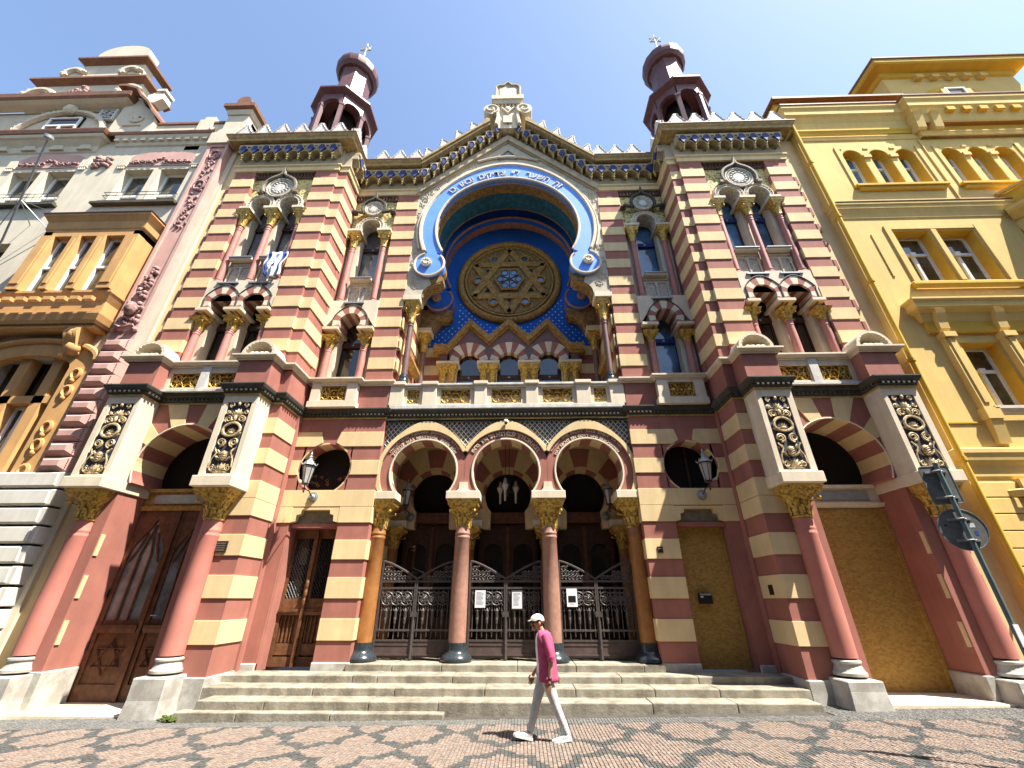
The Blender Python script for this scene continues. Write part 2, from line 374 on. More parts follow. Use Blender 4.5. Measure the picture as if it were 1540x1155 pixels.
# ================================================================ synagogue
W, C, P = 10.40, 11.60, 9.85
syn = thing('striped_synagogue', 'red and cream striped synagogue with a big blue horseshoe arch', 'synagogue', (0, 11, 0))
S = (-1, 1)
LOWC = [(1.08, 1.54), (1.98, 2.46), (2.88, 3.36), (3.80, 4.215), (4.225, 4.67), (5.11, 5.53), (5.95, 6.40)]
UPC = [(8.56 + .82 * i - .005, 8.56 + .82 * i + .415) for i in range(10)]
UPB = [(z0, z1) for z0, z1 in UPC]
D = .028                                             # cream courses stand this proud

# --- solid cores of the wings
for s in S:
    b = MB(s); b.box(6.25, 7.40, W + .06, 12.4, -.3, 6.85); b.box(9.80, 10.62, W + .06, 12.4, -.3, 6.85)
    b.build('pier', 'red', syn)
    b = MB(s); b.box(6.56, 7.40, W, 12.4, 7.1, 16.78); b.box(6.22, 6.57, W + .10, 12.4, 7.1, 16.78); b.build('pier', 'red', syn)
    b = MB(s); b.box(9.76, 10.56, W, 12.4, 7.1, 16.78); b.build('pier', 'red', syn)
    b = MB(s); b.box(10.5, 11.45, 10.53, 12.4, -.3, 18.1); b.build('edge_wall', 'cream', syn)
    b = MB(s); b.box(6.2, 6.26, 11.4, 14.4, .3, 17.5); b.build('side_wall', 'red', syn)
    # bands on lower pier: front, inner side
    for z0, z1 in LOWC:
        b = MB(s); b.plan([(7.0, W + .06), (7.0, W + .2), (6.3, W + .2), (6.3, C - .001), (6.25 - D, C - .001), (6.25 - D, W + .06 - D), (7.0, W + .06 - D)][::-1], z0, z1)
        bevel(b.build('stone_band', 'cream', syn), .006)
        b = MB(s); b.box(10.3, 10.62 + D, W + .06 - D, W + .3, z0, z1); bevel(b.build('stone_band', 'cream', syn), .006)
    # bands on upper piers
    for z0, z1 in UPC:
        b = MB(s)
        b.plan([(7.40 + .005, W + .22), (7.40 + .005, W - D), (6.56 - D, W - D), (6.56 - D, W + .10 - D), (6.22 - D, W + .10 - D), (6.20 - D, C - .001), (6.3, C - .001), (6.3, W + .22)], z0, z1)
        bevel(b.build('stone_band', 'cream', syn), .006)
        b = MB(s); b.box(9.76 - .005, 10.56 + D, W - D, W + .25, z0, z1); bevel(b.build('stone_band', 'cream', syn), .006)
        b = MB(s); b.box(10.5, 10.80, 10.50, 10.60, z0 - .41, z0 - .01); b.build('quoin', 'red', syn)
# --- pillars of the portals
def relief_mesh():
    """upright panel of scrolls, palmettes, shell and pine cone, about .62 x 1.9, face at y=0, base at z=0"""
    b = MB(); b.mat(1); b.box(-.31, .31, .035, .06, 0, 1.92); b.mat(0)
    def leaf(x, z, a, ln, wd, t=.035):
        ca, sa = cos(radians(a)), sin(radians(a)); P_ = []
        for u, v in ((0, -.25), (.35, -1), (.75, -.8), (1, 0), (.75, .8), (.35, 1), (0, .25)):
            P_.append((x + ln * u * ca - wd * v * sa, z + ln * u * sa + wd * v * ca))
        n = len(P_); c = (x + ln * .6 * ca, z + ln * .6 * sa)
        b.add([(p[0], .035, p[1]) for p in P_] + [(c[0], .035 - t - .02, c[1])], [(i, (i + 1) % n, n) for i in range(n)])
    for a in range(0, 181, 22): leaf(0, .04, a, .26 if 40 < a < 140 else .22, .035)
    for q in (-1, 1):
        b.tube(spiral(q * .2, .14, .015, .08, .02, 90, 90 + q * 540, 16), .018, 5)
    b.ball(0, .44, .0, .001)
    b.ball(0, .01, .45, .085, .07, .13, 10, 8)
    for z in (.38, .43, .48, .53): b.tube([(.088 * cos(t), .01 - .072 * sin(t), z + .012 * cos(5 * t)) for t in [pi * i / 8 for i in range(9)]], .008, 4)
    for q in (-1, 1):
        leaf(q * .06, .32, 90 - q * 50, .24, .035); leaf(q * .14, .5, 90 - q * 20, .16, .03)
        b.tube(spiral(q * .16, .80, .01, .115, .03, -90, -90 - q * 620, 24), [.026] * 12 + [.022] * 13, 5)
        leaf(q * .05, .98, 90 - q * 70, .24, .045)
        b.tube([(q * .29, .01, .15), (q * .27, 0, .35), (q * .18, .0, .52), (q * .27, .0, .66)], .018, 5)
    ring = [(.21 * cos(t) * (1.05 - .08 * sin(t)), .0, 1.15 + .18 * sin(t)) for t in [2 * pi * i / 20 for i in range(20)]]
    b.tube(ring, .035, 6, True)
    for a in range(0, 181, 30): leaf(0, 1.07, a, .15, .024, .02)
    b.ball(0, .0, 1.05, .06, .04, .04)
    for q in (-1, 1):
        b.tube(spiral(q * .17, 1.44, .01, .10, .025, -60 if q > 0 else 240, (-60 if q > 0 else 240) + q * 560, 22), .02, 5)
        b.tube(spiral(q * .24, 1.62, .01, .06, .02, 200 if q > 0 else -20, (200 if q > 0 else -20) - q * 480, 16), .016, 5)
        leaf(q * .05, 1.36, 90 - q * 40, .15, .03)
        b.tube(spiral(q * .18, 1.84, .01, .07, .02, -90, -90 + q * 500, 16), .016, 5)
    b.ball(0, .0, 1.46, .045, .04, .09)
    for a in range(10, 171, 20): leaf(0, 1.52, a, .24 if 50 < a < 130 else .2, .03)
    b.ball(0, .0, 1.86, .04, .04, .06)
    return b.mesh('gilded_relief', ['goldpale', 'reliefback'], 50)
REL = relief_mesh()
def capital_mesh(name, r, R, h, mats=('gold',), sq=True, rows=2):
    """leafy bell capital: radius r at z=0, square half-width R at z=h"""
    b = MB(); b.lathe([(r * 1.12, 0), (r * 1.16, h * .05), (r * 1.02, h * .09), (r * 1.06, h * .35), (r * 1.25, h * .55), (R * .80, h * .70), (R * .80, h * .74)], seg=16)
    for j in range(rows):
        n = 10; z0 = h * (.08 + .24 * j); hh = h * .30; rr = r * (1.08 + .10 * j)
        for i in range(n):
            a = 2 * pi * (i + .5 * j) / n; pa = pi / n * .85
            pts = []
            for t, wd, o in ((0, .75, .0), (.5, 1, .03), (.85, .8, .13), (1, .35, .26)):
                q = rr + r * o + r * .06
                pts += [(q * cos(a - pa * wd), q * sin(a - pa * wd), z0 + hh * t), (q * 1.07 * cos(a), q * 1.07 * sin(a), z0 + hh * t), (q * cos(a + pa * wd), q * sin(a + pa * wd), z0 + hh * t)]
            pts.append(((rr + r * .34) * cos(a), (rr + r * .34) * sin(a), z0 + hh * .88))
            f = []
            for k in range(3): o = 3 * k; f += [(o, o + 1, o + 4, o + 3), (o + 1, o + 2, o + 5, o + 4)]
            f += [(9, 10, 12), (10, 11, 12)]
            b.add(pts, f)
    for cx, cy in ((-1, -1), (1, -1), (1, 1), (-1, 1)):
        b.ball(cx * R * .72, cy * R * .72, h * .60, r * .26, r * .26, h * .07, 7, 5)
        b.tube([(cx * r * .75, cy * r * .75, h * .36), (cx * r * .95, cy * r * .95, h * .5), (cx * R * .74, cy * R * .74, h * .58)], r * .1, 5)
    b.taper(-R * .78, R * .78, -R * .78, R * .78, h * .72, h, R * .22, R * .22)
    # tapered block only grows to the front in taper(); add the back
    b.add([(-R * .78, R * .78, h * .72), (R * .78, R * .78, h * .72), (R, R, h), (-R, R, h)], [(0, 1, 2, 3)])
    n = 7
    for i in range(n):
        t = -1 + 2 * (i + .5) / n
        for dx, dy in ((0, -1), (1, 0), (-1, 0)):
            x = dx * R * .86 if dx else t * R * .78; y = dy * R * .86 if dy else t * R * .78
            b.ball(x, y, h * .86, R * .075, R * .075, h * .07, 6, 4)
    return b.mesh(name, list(mats), 50)
CAP_BIG = capital_mesh('gilded_capital', .205, .46, .70)
CAP_MID = capital_mesh('gilded_capital_mid', .19, .45, .75)
CAP_WIN = capital_mesh('gilded_capital_small', .105, .25, .64)
CAP_NICHE = capital_mesh('gilded_capital_niche', .105, .24, .80)
b = MB(); b.lathe([(.30, 0), (.30, .05), (.27, .08), (.24, .16), (.235, .2), (.26, .22), (.26, .25), (.225, .27)], seg=20); PBASE = b.mesh('column_base', 'plinth', 40)
b = MB(); b.lathe([(.232, 0), (.236, 1.0), (.215, 2.38), (.222, 2.40), (.222, 2.43), (.212, 2.45), (.212, 2.49), (.22, 2.51), (.22, 2.54), (.21, 2.56), (.21, 2.76)], seg=24); PSH = b.mesh('column_shaft', 'colred', 40)
for s in S:
    for px in (6.995, 10.18):
        outer = px > 9
        zb = gz(s * px) - .1
        b = MB(s); b.box(px - .34, px + .36, 9.90, 10.6, zb, .56); b.taper(px - .38, px + .40, 9.86, 10.6, zb, .40 + zb, -.04, -.04)
        bevel(b.build('pillar_plinth', 'plinth', syn), .02)
        c = PBASE; colm = put(PSH, 'pillar_column', syn, (s * (px + .06), 10.36, .90)); put(c, 'column_base', colm, (0, 0, -.30)); put(CAP_BIG, 'capital', colm, (0, 0, 2.76))
        b = MB(s); b.box(px - .50, px + .50, 9.74, 11.3 if outer else 10.75, 4.37, 4.625); bevel(b.build('impost_block', 'pale', syn), .012)
        x0, x1 = px - .455, px + .455
        b = MB(s); b.box(x0, x1, P + .06, 10.75, 4.625, 6.85)
        b.box(x0, px - .335, P, P + .06, 4.625, 6.85); b.box(px + .305, x1, P, P + .06, 4.625, 6.85); b.box(px - .335, px + .305, P, P + .06, 4.625, 4.69); b.box(px - .335, px + .305, P, P + .06, 6.61, 6.85)
        pil = b.build('pillar', 'pale', syn)
        put(REL, 'gilded_relief', pil, (s * (px - .015), P + .0, 4.69), None, (1, 1, 1))
        # red pedestal, cap and shell niche above the dark cornice
        b = MB(s); b.box(px - .5, px + .42, 9.92, 10.5, 7.1, 7.95); b.build('pedestal', 'red', syn)
        n = 14; cx = px - .06; r0, r1 = .40, .475
        b = MB(s); zz = 8.11
        for i in range(n):
            b.sector(cx, zz, r0, r1, 180 * i / n, 180 * (i + 1) / n, 9.84, W + .02, 1)
        b.prism([(cx + r0 * cos(pi * i / n), zz + r0 * sin(pi * i / n)) for i in range(n + 1)], 10.3, 10.4)
        sh = b.build('shell_niche', 'pale', syn, 30)
        b = MB(s)
        for i in range(11):                          # concave shell: ribs gathering towards the lower back
            a0, a1 = pi * i / 11, pi * (i + 1) / 11; am = (a0 + a1) / 2
            V = []
            for t, y in ((1, 9.86), (.72, 10.06), (.4, 10.2), (.08, 10.24)):
                for a, k in ((a0, 1), (am, .93), (a1, 1)): V.append((cx + .40 * t * k * cos(a), y + (.03 if k < 1 else 0), zz + .02 + .40 * t * k * sin(a)))
            F = []
            for q in range(3):
                for e in range(2): F.append((3 * q + e, 3 * q + e + 1, 3 * q + e + 4, 3 * q + e + 3))
            b.add(V, F); b.ball(cx + .40 * cos(am), 9.86, zz + .40 * sin(am), .035, .03, .035, 6, 4)
        for q in (-.2, -.07, .08, .2): b.ball(cx + q, 9.90, zz + .04, .09, .05, .055, 7, 5)
        b.build('shell', 'pale', sh, 50)
# --- dark cornice above the ground floor (follows every break of the front)
def mirror(pl): return pl + [(-x, y) for x, y in pl[::-1]]
plan1 = mirror([(-11.0, 10.9), (-10.635, 10.9), (-10.635, P), (-9.725, P), (-9.725, W + .04), (-7.45, W + .04), (-7.45, P), (-6.54, P), (-6.54, W + .06), (-6.25, W + .06), (-6.25, C), (-3.66, C), (-3.66, C + .1)])
b = MB(); b.mat(1); b.sweep(plan1, [(0, 6.82), (.035, 6.83), (.035, 6.86)]); b.mat(0)
b.sweep(plan1, [(0, 6.86), (.045, 6.87), (.045, 6.90), (.06, 6.91), (.06, 6.97), (.10, 6.975), (.10, 7.0), (.13, 7.03), (.15, 7.10), (.15, 7.13), (0, 7.14), (-.3, 7.14)])
dc = b.build('dark_cornice', ['darkcorn', 'goldline'], syn)
b = MB()                                              # dentils
pp = [Vector(p) for p in plan1]
for i in range(len(pp) - 1):
    d = pp[i + 1] - pp[i]; L = d.length
    if L < .15: continue
    d.normalize(); nn = Vector((d.y, -d.x)); k = int(L / .115)
    for j in range(k):
        q = pp[i] + d * (L * (j + .5) / k) + nn * .075
        b.cbox(q.x, q.y, 6.94, .06 if abs(d.x) > .5 else .07, .07 if abs(d.x) > .5 else .06, .06)
o = b.build('dentils', 'darkcorn', dc); o['kind'] = 'stuff'
# --- sill course of the first floor
plan2 = lambda s: [(-10.72, 10.9), (-10.72, 9.90), (-9.68, 9.90), (-9.68, 10.28), (-7.50, 10.28), (-7.50, 9.90), (-6.48, 9.90), (-6.48, W + .06), (-6.22, W + .06), (-6.22, C - .02), (-6.03, C - .02), (-6.03, C - .22), (-4.58, C - .22), (-4.58, C - .02), (-3.62, C - .02), (-3.62, C + .3)]
prof2 = [(0, 7.93), (.03, 7.95), (.03, 7.98), (.10, 8.02), (.12, 8.05), (.12, 8.10), (0, 8.115), (-.5, 8.115)]
b = MB(); b.sweep(plan2(1), prof2); b.build('sill_course', 'pale', syn)
b = MB(); b.sweep([(-x, y) for x, y in plan2(1)[::-1]], prof2); b.build('sill_course', 'pale', syn)
# --- parapets with gilded fretwork under the windows
def fret_mesh(w, h, kind):
    b = MB(); b.mat(1); b.box(-w / 2, w / 2, .05, .07, 0, h); b.mat(0)
    cx, cz = 0, h / 2; r = h * .46
    if kind == 'star':
        for rot in (90, 270):
            T = [(cx + r * cos(radians(rot + 120 * k)), 0.01, cz + r * sin(radians(rot + 120 * k))) for k in range(3)]
            b.tube(T, h * .055, 4, True)
        b.ball(cx, .03, cz, h * .10, .03, h * .10)
        for q in (-1, 1):
            e = q * (w / 2 - h * .34)
            b.ball(e, .02, cz, h * .20, .04, h * .11, 8, 6)
            for a in range(0, 360, 60): b.tube([(e, .02, cz), (e + h * .3 * cos(radians(a)), .02, cz + h * .42 * sin(radians(a)))], h * .04, 4)
            b.tube([(e + h * .30 * cos(t), .01, cz + h * .44 * sin(t)) for t in [2 * pi * i / 10 for i in range(10)]], h * .04, 4, True)
            for z in (.12, .88): b.tube(spiral(q * w * .24, h * z, .02, h * .12, h * .03, 0, 400, 10), h * .035, 4)
    else:
        for i in range(8):
            a = 2 * pi * (i + .5) / 8; b.tube([(cx + (w * .36 + w * .12 * cos(t)) * cos(a + .38 * sin(t)), .015, cz + (h * .36 + h * .10 * cos(t)) * sin(a + .38 * sin(t))) for t in [2 * pi * k / 8 for k in range(8)]], h * .045, 4, True)
        b.ball(cx, .03, cz, w * .14, .02, h * .14)
    for (x0, x1, z0, z1) in ((-w / 2, w / 2, 0, h * .05), (-w / 2, w / 2, h * .95, h), (-w / 2, -w / 2 + h * .05, 0, h), (w / 2 - h * .05, w / 2, 0, h)): b.box(x0, x1, 0, .05, z0, z1)
    return b.mesh('fretwork', ['gold', 'goldbrown'], 50)
FR = fret_mesh(.86, .47, 'star'); FRC = fret_mesh(.92, .48, 'star'); FRS = fret_mesh(.40, .48, 'ring')
def parapet(x0, x1, y, z0, z1, wins, name='window_parapet', back=.35):
    """pale wall from x0 to x1 with openings (a,b,c,d) holding fretwork"""
    b = MB(); xs_ = [x0]
    for a, e, c, d in wins: xs_ += [a, e]
    xs_.append(x1)
    zt0, zt1 = wins[0][2], wins[0][3]
    b.box(x0, x1, y, y + back, z0, zt0); b.box(x0, x1, y, y + back, zt1, z1)
    for i in range(0, len(xs_), 2): b.box(xs_[i], xs_[i + 1], y, y + back, zt0, zt1)
    return b
for s in S:
    wn = [(7.62, 8.42, 7.29, 7.76), (8.80, 9.60, 7.29, 7.76)]
    b = parapet(7.42, 9.76, 10.29, 7.12, 7.95, [(7.60, 8.46, 7.29, 7.76), (8.72, 9.58, 7.29, 7.76)]); b.sx = s; b.v = [(x * s, y, z) for x, y, z in b.v]
    b.add([], []); pz = b.build('window_parapet', 'pale', syn)
    k = MB(s); k.box(7.44, 9.74, 10.20, 10.285, 7.13, 7.20); k.box(8.47, 8.71, 10.24, 10.285, 7.20, 7.95); k.build('parapet_base', 'white', pz)
    for cx in (8.03, 9.15): put(FR, 'fretwork', pz, (s * cx, 10.33, 7.29))
    b = MB(s); b.box(3.66, 6.24, C, C + .4, 7.1, 7.95); b.build('parapet_wall', 'red', syn)
    b = parapet(4.62, 5.99, C - .22, 7.12, 7.95, [(4.94, 5.72, 7.36, 7.86)]); b.v = [(x * s, y, z) for x, y, z in b.v]
    pz = b.build('window_parapet', 'pale', syn)
    k = MB(s); k.box(4.56, 6.05, C - .27, C - .005, 7.13, 7.32); k.box(4.60, 4.90, C - .25, C - .22, 7.32, 7.93); k.box(5.74, 6.01, C - .25, C - .22, 7.32, 7.93); k.build('parapet_base', 'pale', pz)
    put(FR, 'fretwork', pz, (s * 5.33, C - .18, 7.38), None, (.9, 1, 1))
# ================================================================ windows of the upper floors
b = MB(); b.lathe([(.15, 0), (.15, .05), (.13, .07), (.12, .10), (.135, .12), (.135, .15), (.112, .17), (.110, 1.0), (.10, 1.40), (.112, 1.41), (.112, 1.44), (.10, 1.46), (.10, 1.49), (.112, 1.5), (.112, 1.53), (.10, 1.545), (.10, 1.575), (.112, 1.585), (.112, 1.615), (.10, 1.63)], seg=14)
WSH = b.mesh('window_column_shaft', 'colpink', 40)
b = MB(); b.lathe([(.15, 0), (.15, .05), (.13, .07), (.115, .10), (.13, .12), (.13, .15), (.105, .17), (.103, 1.3), (.092, 2.42), (.104, 2.43), (.104, 2.46), (.092, 2.48), (.092, 2.51), (.104, 2.52), (.104, 2.55), (.094, 2.56), (.094, 2.66)], seg=14)
WSH2 = b.mesh('window_column_shaft', 'colpink', 40)
def star_mark(r=.05):
    b = MB(); p = star6(r); b.prism(p, -.006, 0); b.ball(0, -.004, 0, r * .4, .006, r * .4); return b.mesh('star_mark', 'zinc')
STAR = star_mark()
ARROW = MB(); 
def lattice_panel(wd, h):
    b = MB(); b.mat(1); b.box(-wd / 2, wd / 2, .07, .1, 0, h * .80)
    b.mat(0)
    k = 9; x0 = -wd / 2
    for i in range(-6, k + 2):                        # carved diagonal lattice in relief
        xa = x0 + wd * i / k; xb = xa + h * .62 * .55
        za, zb = 0, h * .62
        if xa < x0: za += (x0 - xa) / .55; xa = x0
        if xb > wd / 2: zb -= (xb - wd / 2) / .55; xb = wd / 2
        if xb > xa + .02: b.tube([(xa, .065, za), (xb, .065, zb)], .009, 4)
    for q in (-1, 1):
        cx = q * wd / 4
        b.tube([(cx + wd * .21 * cos(t), .05, h * .70 + h * .14 * sin(t)) for t in [pi * i / 8 for i in range(9)]], .022, 5)
    for q in (-1, 0, 1):
        b.tube([(q * wd * .47, .03, 0), (q * wd * .47, .03, h * .58)], .026, 6); b.ball(q * wd * .47, .03, h * .60, .045, .045, .05, 6, 5)
        b.taper(q * wd * .47 - .03, q * wd * .47 + .03, .0, .07, h * .63, h * .76, .02, .01)
    b.box(-wd / 2, wd / 2, 0, .1, h * .84, h); b.box(-wd / 2, wd / 2, .04, .1, h * .76, h * .84)
    return b.mesh('lattice_panel', ['pale', 'carved'], 50)
LAT = lattice_panel(.80, 1.18)
def window_bay(s, cols, yf, glass_up, glass_lo, x_lo, x_hi):
    """two storeys of horseshoe windows between columns standing at cols (|x|), face at yf"""
    ops = [(cols[i] + cols[i + 1]) / 2 for i in range(len(cols) - 1)]
    half = (cols[1] - cols[0]) / 2; yg = yf + .62
    # deep jambs and back wall
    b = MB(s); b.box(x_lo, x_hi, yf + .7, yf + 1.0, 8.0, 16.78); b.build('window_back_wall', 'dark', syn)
    for j, cx in enumerate(cols):
        e = .17 if 0 < j < len(cols) - 1 else .20
        lo, hi = cx - e, cx + e
        if j == 0: lo = x_lo
        if j == len(cols) - 1: hi = x_hi
        b = MB(s); b.box(lo, hi, yf + .24, yf + .7, 8.12, 10.03); b.box(lo, hi, yf + .24, yf + .7, 11.15, 14.6); b.build('window_jamb', 'pale', syn)
        c = put(WSH, 'window_column', syn, (s * cx, yf + .10, 8.115), None, (1, 1, .82)); put(CAP_WIN, 'capital', c, (0, 0, 1.63), None, (1, 1, .73))
        c = put(WSH2, 'window_column', syn, (s * cx, yf + .10, 11.30)); put(CAP_WIN, 'capital', c, (0, 0, 2.66), None, (1, 1, 1.05))
        w0, w1 = cx - .28, cx + .28
        if j == 0: w0 = max(w0, x_lo - (.0 if len(cols) > 2 else .02))
        b = MB(s); b.box(max(w0, x_lo), min(w1, x_hi), yf - .17, yf + .7, 10.03, 10.135); bevel(b.build('abacus', 'pale', syn), .008)
        b = MB(s); b.box(max(w0, x_lo), min(w1, x_hi), yf - .17, yf + .7, 14.63, 14.745); bevel(b.build('abacus', 'pale', syn), .008)
        # pale block between the arches, carrying the upper column
        q0, q1 = max(cx - .27, x_lo), min(cx + .27, x_hi)
        mid = 0 < j < len(cols) - 1
        pts = [(q0, 11.30), (q1, 11.30), (q1, 10.95), (cx + .02, 10.56), (cx - .02, 10.56), (q0, 10.95)] if mid else [(q0, 11.30), (q1, 11.30), (q1, 10.80 if j == 0 else 10.2), (q0, 10.2 if j == 0 else 10.80)]
        if not mid and j == 0: pts = [(q0, 11.30), (q1, 11.30), (q1, 10.97), (q0 + .02, 10.2), (q0, 10.2)]
        if not mid and j > 0: pts = [(q0, 11.30), (q1, 11.30), (q1, 10.2), (q1 - .02, 10.2), (q0, 10.97)]
        b = MB(s); b.prism(pts, yf - .06, yf + .2); b.build('column_pedestal', 'pale', syn)
    # wall between storeys
    rI, cz = .36, 10.38
    for cx in ops:
        n = 11; a0, a1 = -40, 220
        ro = lambda a: min(.60 + .10 * max(0, sin(a)) ** 8, half / max(.35, abs(cos(a))) if sin(a) < .35 else 9)
        ar = MB(s); ar.tube([(cx + (ro(radians(t)) + .01) * cos(radians(t)), yf - .085, cz + (ro(radians(t)) + .01) * sin(radians(t))) for t in range(-24, 205, 12)], .02, 5)
        arch = ar.build('arch_moulding', 'darkcorn', syn)
        for i in range(n):
            v = MB(s); v.sector(cx, cz, rI, ro, a0 + (a1 - a0) * i / n, a0 + (a1 - a0) * (i + 1) / n, yf - .08, yf + .62, 2)
            v.build('voussoir', 'red' if i % 2 == 0 else 'pale', arch)
        # filling above, back wall behind arch
        f = MB(s); f.prism([(cx - half, 11.15)] + [(cx - half, cz + .1)] + arc(cx, cz, .58, 170, 10, 10) + [(cx + half, cz + .1), (cx + half, 11.15)], yf + .0, yf + .6)
        f.build('arch_spandrel', 'pale', syn)
        k = MB(s); k.box(cx - .36, cx + .36, yf - .11, yf + .1, 11.155, 11.215); k.build('ledge', 'zinc', syn)
        put(LAT, 'lattice_panel', syn, (s * cx, yf + .17, 11.215), None, (1.0 if len(ops) > 1 else 1.08, 1, .98))
        k = MB(s); k.box(cx - .40, cx + .40, yf - .04, yf + .3, 12.375, 12.41); k.mat(1); k.box(cx - .40, cx + .40, yf + .0, yf + .3, 12.30, 12.374); k.build('window_ledge', ['zinc', 'pale'], syn)
        k = MB(s); k.box(cx - half, cx + half, yf + .28, yf + .6, 11.2, 12.30); k.build('parapet_backing', 'pale', syn)
        # panes
        for (z0, z1, zt, mt) in ((8.12, 10.85, 9.72, glass_lo), (12.41, 15.4, 14.18, glass_up)):
            fr = MB(s); e = half - .16
            fr.box(cx - e, cx - e + .05, yg - .05, yg + .03, z0, z1); fr.box(cx + e - .05, cx + e, yg - .05, yg + .03, z0, z1); fr.box(cx - e + .05, cx + e - .05, yg - .05, yg + .03, z0, z0 + .05)
            wf = fr.build('window', 'darkwood', syn)
            t = MB(s); t.box(cx - e, cx + e, yg - .09, yg + .02, zt, zt + .17); tr = t.build('transom', 'navy' if mt == 'paneb' else 'darkwood', wf); put(STAR, 'star_mark', tr, (s * cx, yg - .095, zt + .085))
            for (p0, p1) in ((z0 + .05, zt), (zt + .17, z1)):
                p = MB(s); p.box(cx - e + .05, cx + e - .05, yg, yg + .012, p0, p1); p.build('pane', mt, wf)
            if mt != 'paned' or True:
                p = MB(s); p.add([(cx - e + .05, yg - .008, z0 + .35), (cx - e + .20, yg - .008, z0 + .62), (cx - e + .22, yg - .008, z0 + .75), (cx - e + .05, yg - .008, z0 + 1.15)], [(0, 1, 2, 3)])
                if z0 > 12 and mt == 'paneg': p.build('curtain', 'whitepaint', wf)
    # carved upper arches
    cz = 14.95; n = len(ops)
    for cx in ops:
        pl = [(cx - half, 14.745)] + [(cx - .30, 14.745)] + arc(cx, cz, .36, 214, -34, 16) + [(cx + .30, 14.745), (cx + half, 14.745), (cx + half, 15.12)] + arc(cx, cz, .53, 20, 160, 8) + [(cx - half, 15.12)]
        f = MB(s); f.prism(pl, yf - .05, yf + .55); ar = f.build('carved_arch', 'carved', syn, 30)
        k = MB(s)
        for i in range(15):
            a = radians(-20 + 220 * i / 14); k.ball(cx + .445 * cos(a), yf - .055, cz + .445 * sin(a), .028, .03, .028, 6, 4)
        k.tube([(cx + .50 * cos(radians(t)), yf - .06, cz + .50 * sin(radians(t))) for t in range(-15, 196, 14)], .022, 5)
        k.tube([(cx + .385 * cos(radians(t)), yf - .055, cz + .385 * sin(radians(t))) for t in range(-30, 211, 12)], .018, 5)
        k.build('bead_ring', 'pale', ar, 50)
    # roundel with ogee hood
    cx = sum(ops) / n; cz = 15.80 if n > 1 else 15.92; r = .40 if n > 1 else .30; hw = 1.85 if n > 1 else 1.55
    f = MB(s); ring = lambda q: [(cx + q * cos(t), yf - .08, cz + q * sin(t)) for t in [2 * pi * i / 24 for i in range(24)]]
    f.disc_y(cx, cz, r * 1.25, yf - .06, yf + .1, 24); f.tube(ring(r * 1.2), .045, 6, True); f.tube(ring(r * .98), .03, 6, True)
    ro = f.build('roundel', 'carved', syn, 50)
    f = MB(s)
    for i in range(14): a = 2 * pi * i / 14; f.ball(cx + r * .68 * cos(a), yf - .085, cz + r * .68 * sin(a), r * .15, .035, r * .12, 6, 5)
    f.disc_y(cx, cz, r * .5, yf - .10, yf - .05, 18); f.build('rosette', 'white', ro, 50)
    R0 = r * 1.55; hood = [(cx - hw * .5, cz - r * .62)] if n == 1 else []
    hood += [(cx + R0 * cos(radians(t)), cz + .0 + R0 * sin(radians(t))) for t in range(205 if n > 1 else 215, 110, -12)]
    top = 16.84 if n > 1 else 16.80
    hood += [(cx - R0 * .22, cz + R0 * 1.02), (cx - R0 * .07, cz + R0 * 1.17), (cx, top)]
    hood = hood + [(2 * cx - x, z) for x, z in hood[-2::-1]]
    f = MB(s); f.tube([(x, yf - .13, z) for x, z in hood], .065, 6); f.tube([(x * .94 + cx * .06, yf - .08, z * .94 + cz * .06) for x, z in hood], .04, 6)
    for q in (-1, 1):
        f.cbox(cx + q * (R0 + .03 if n > 1 else hw * .5), yf - .06, cz - r * .66, .22, .22, .10)
    f.build('ogee_hood', 'darkcorn' if n == 1 else 'hood', ro, 50)
    # mosaic field and saw-tooth frieze
    f = MB(s)
    for cx_ in ops:
        e0 = x_lo if cx_ == ops[0] else cx_ - half; e1 = x_hi if cx_ == ops[-1] else cx_ + half
        f.prism([(e0, 14.746), (cx_ - .45, 14.746)] + arc(cx_, 14.95, .45, 180, 0, 14) + [(cx_ + .45, 14.746), (e1, 14.746), (e1, 16.78), (e0, 16.78)], yf + .10, yf + .7)
    f.build('mosaic_field', 'mosaic', syn)
    f = MB(s); k = int((x_hi - x_lo) / .125)
    f.box(x_lo, x_hi, yf + .02, yf + .09, 16.50, 16.52)
    for i in range(k):
        xa = x_lo + (x_hi - x_lo) * i / k; f.add([(xa, yf + .095, 16.52), (xa + .10, yf + .095, 16.52), (xa + .05, yf - .03, 16.52), (xa + .03, yf + .095, 16.75), (xa + .13, yf + .095, 16.75), (xa + .08, yf - .03, 16.75)], [(0, 1, 2), (3, 5, 4), (0, 2, 5, 3), (2, 1, 4, 5), (1, 0, 3, 4)])
    f.build('sawtooth_frieze', 'colbrown', syn)
for s in S:
    window_bay(s, [7.53, 8.58, 9.63], W + .05, 'paneg' if s < 0 else 'paneb', 'paned', 7.40, 9.76)
    window_bay(s, [4.76, 5.95], C - .02, 'paneg' if s < 0 else 'paneb', 'paned' if s < 0 else 'paneb', 4.50, 6.20)
    # mid bay wall beside the big arch, with courses
    b = MB(s); b.box(3.66, 4.50, C, C + .8, 7.95, 16.8); b.build('bay_wall', 'red', syn)
    b = MB(s); b.box(4.50, 6.24, C + .95, C + 1.2, 7.95, 16.8); b.build('bay_wall', 'red', syn)
    for z0, z1 in UPC:
        b = MB(s); b.box(3.66 - D, 4.505, C - D, C + .6, z0, z1); bevel(b.build('stone_band', 'cream', syn), .006)
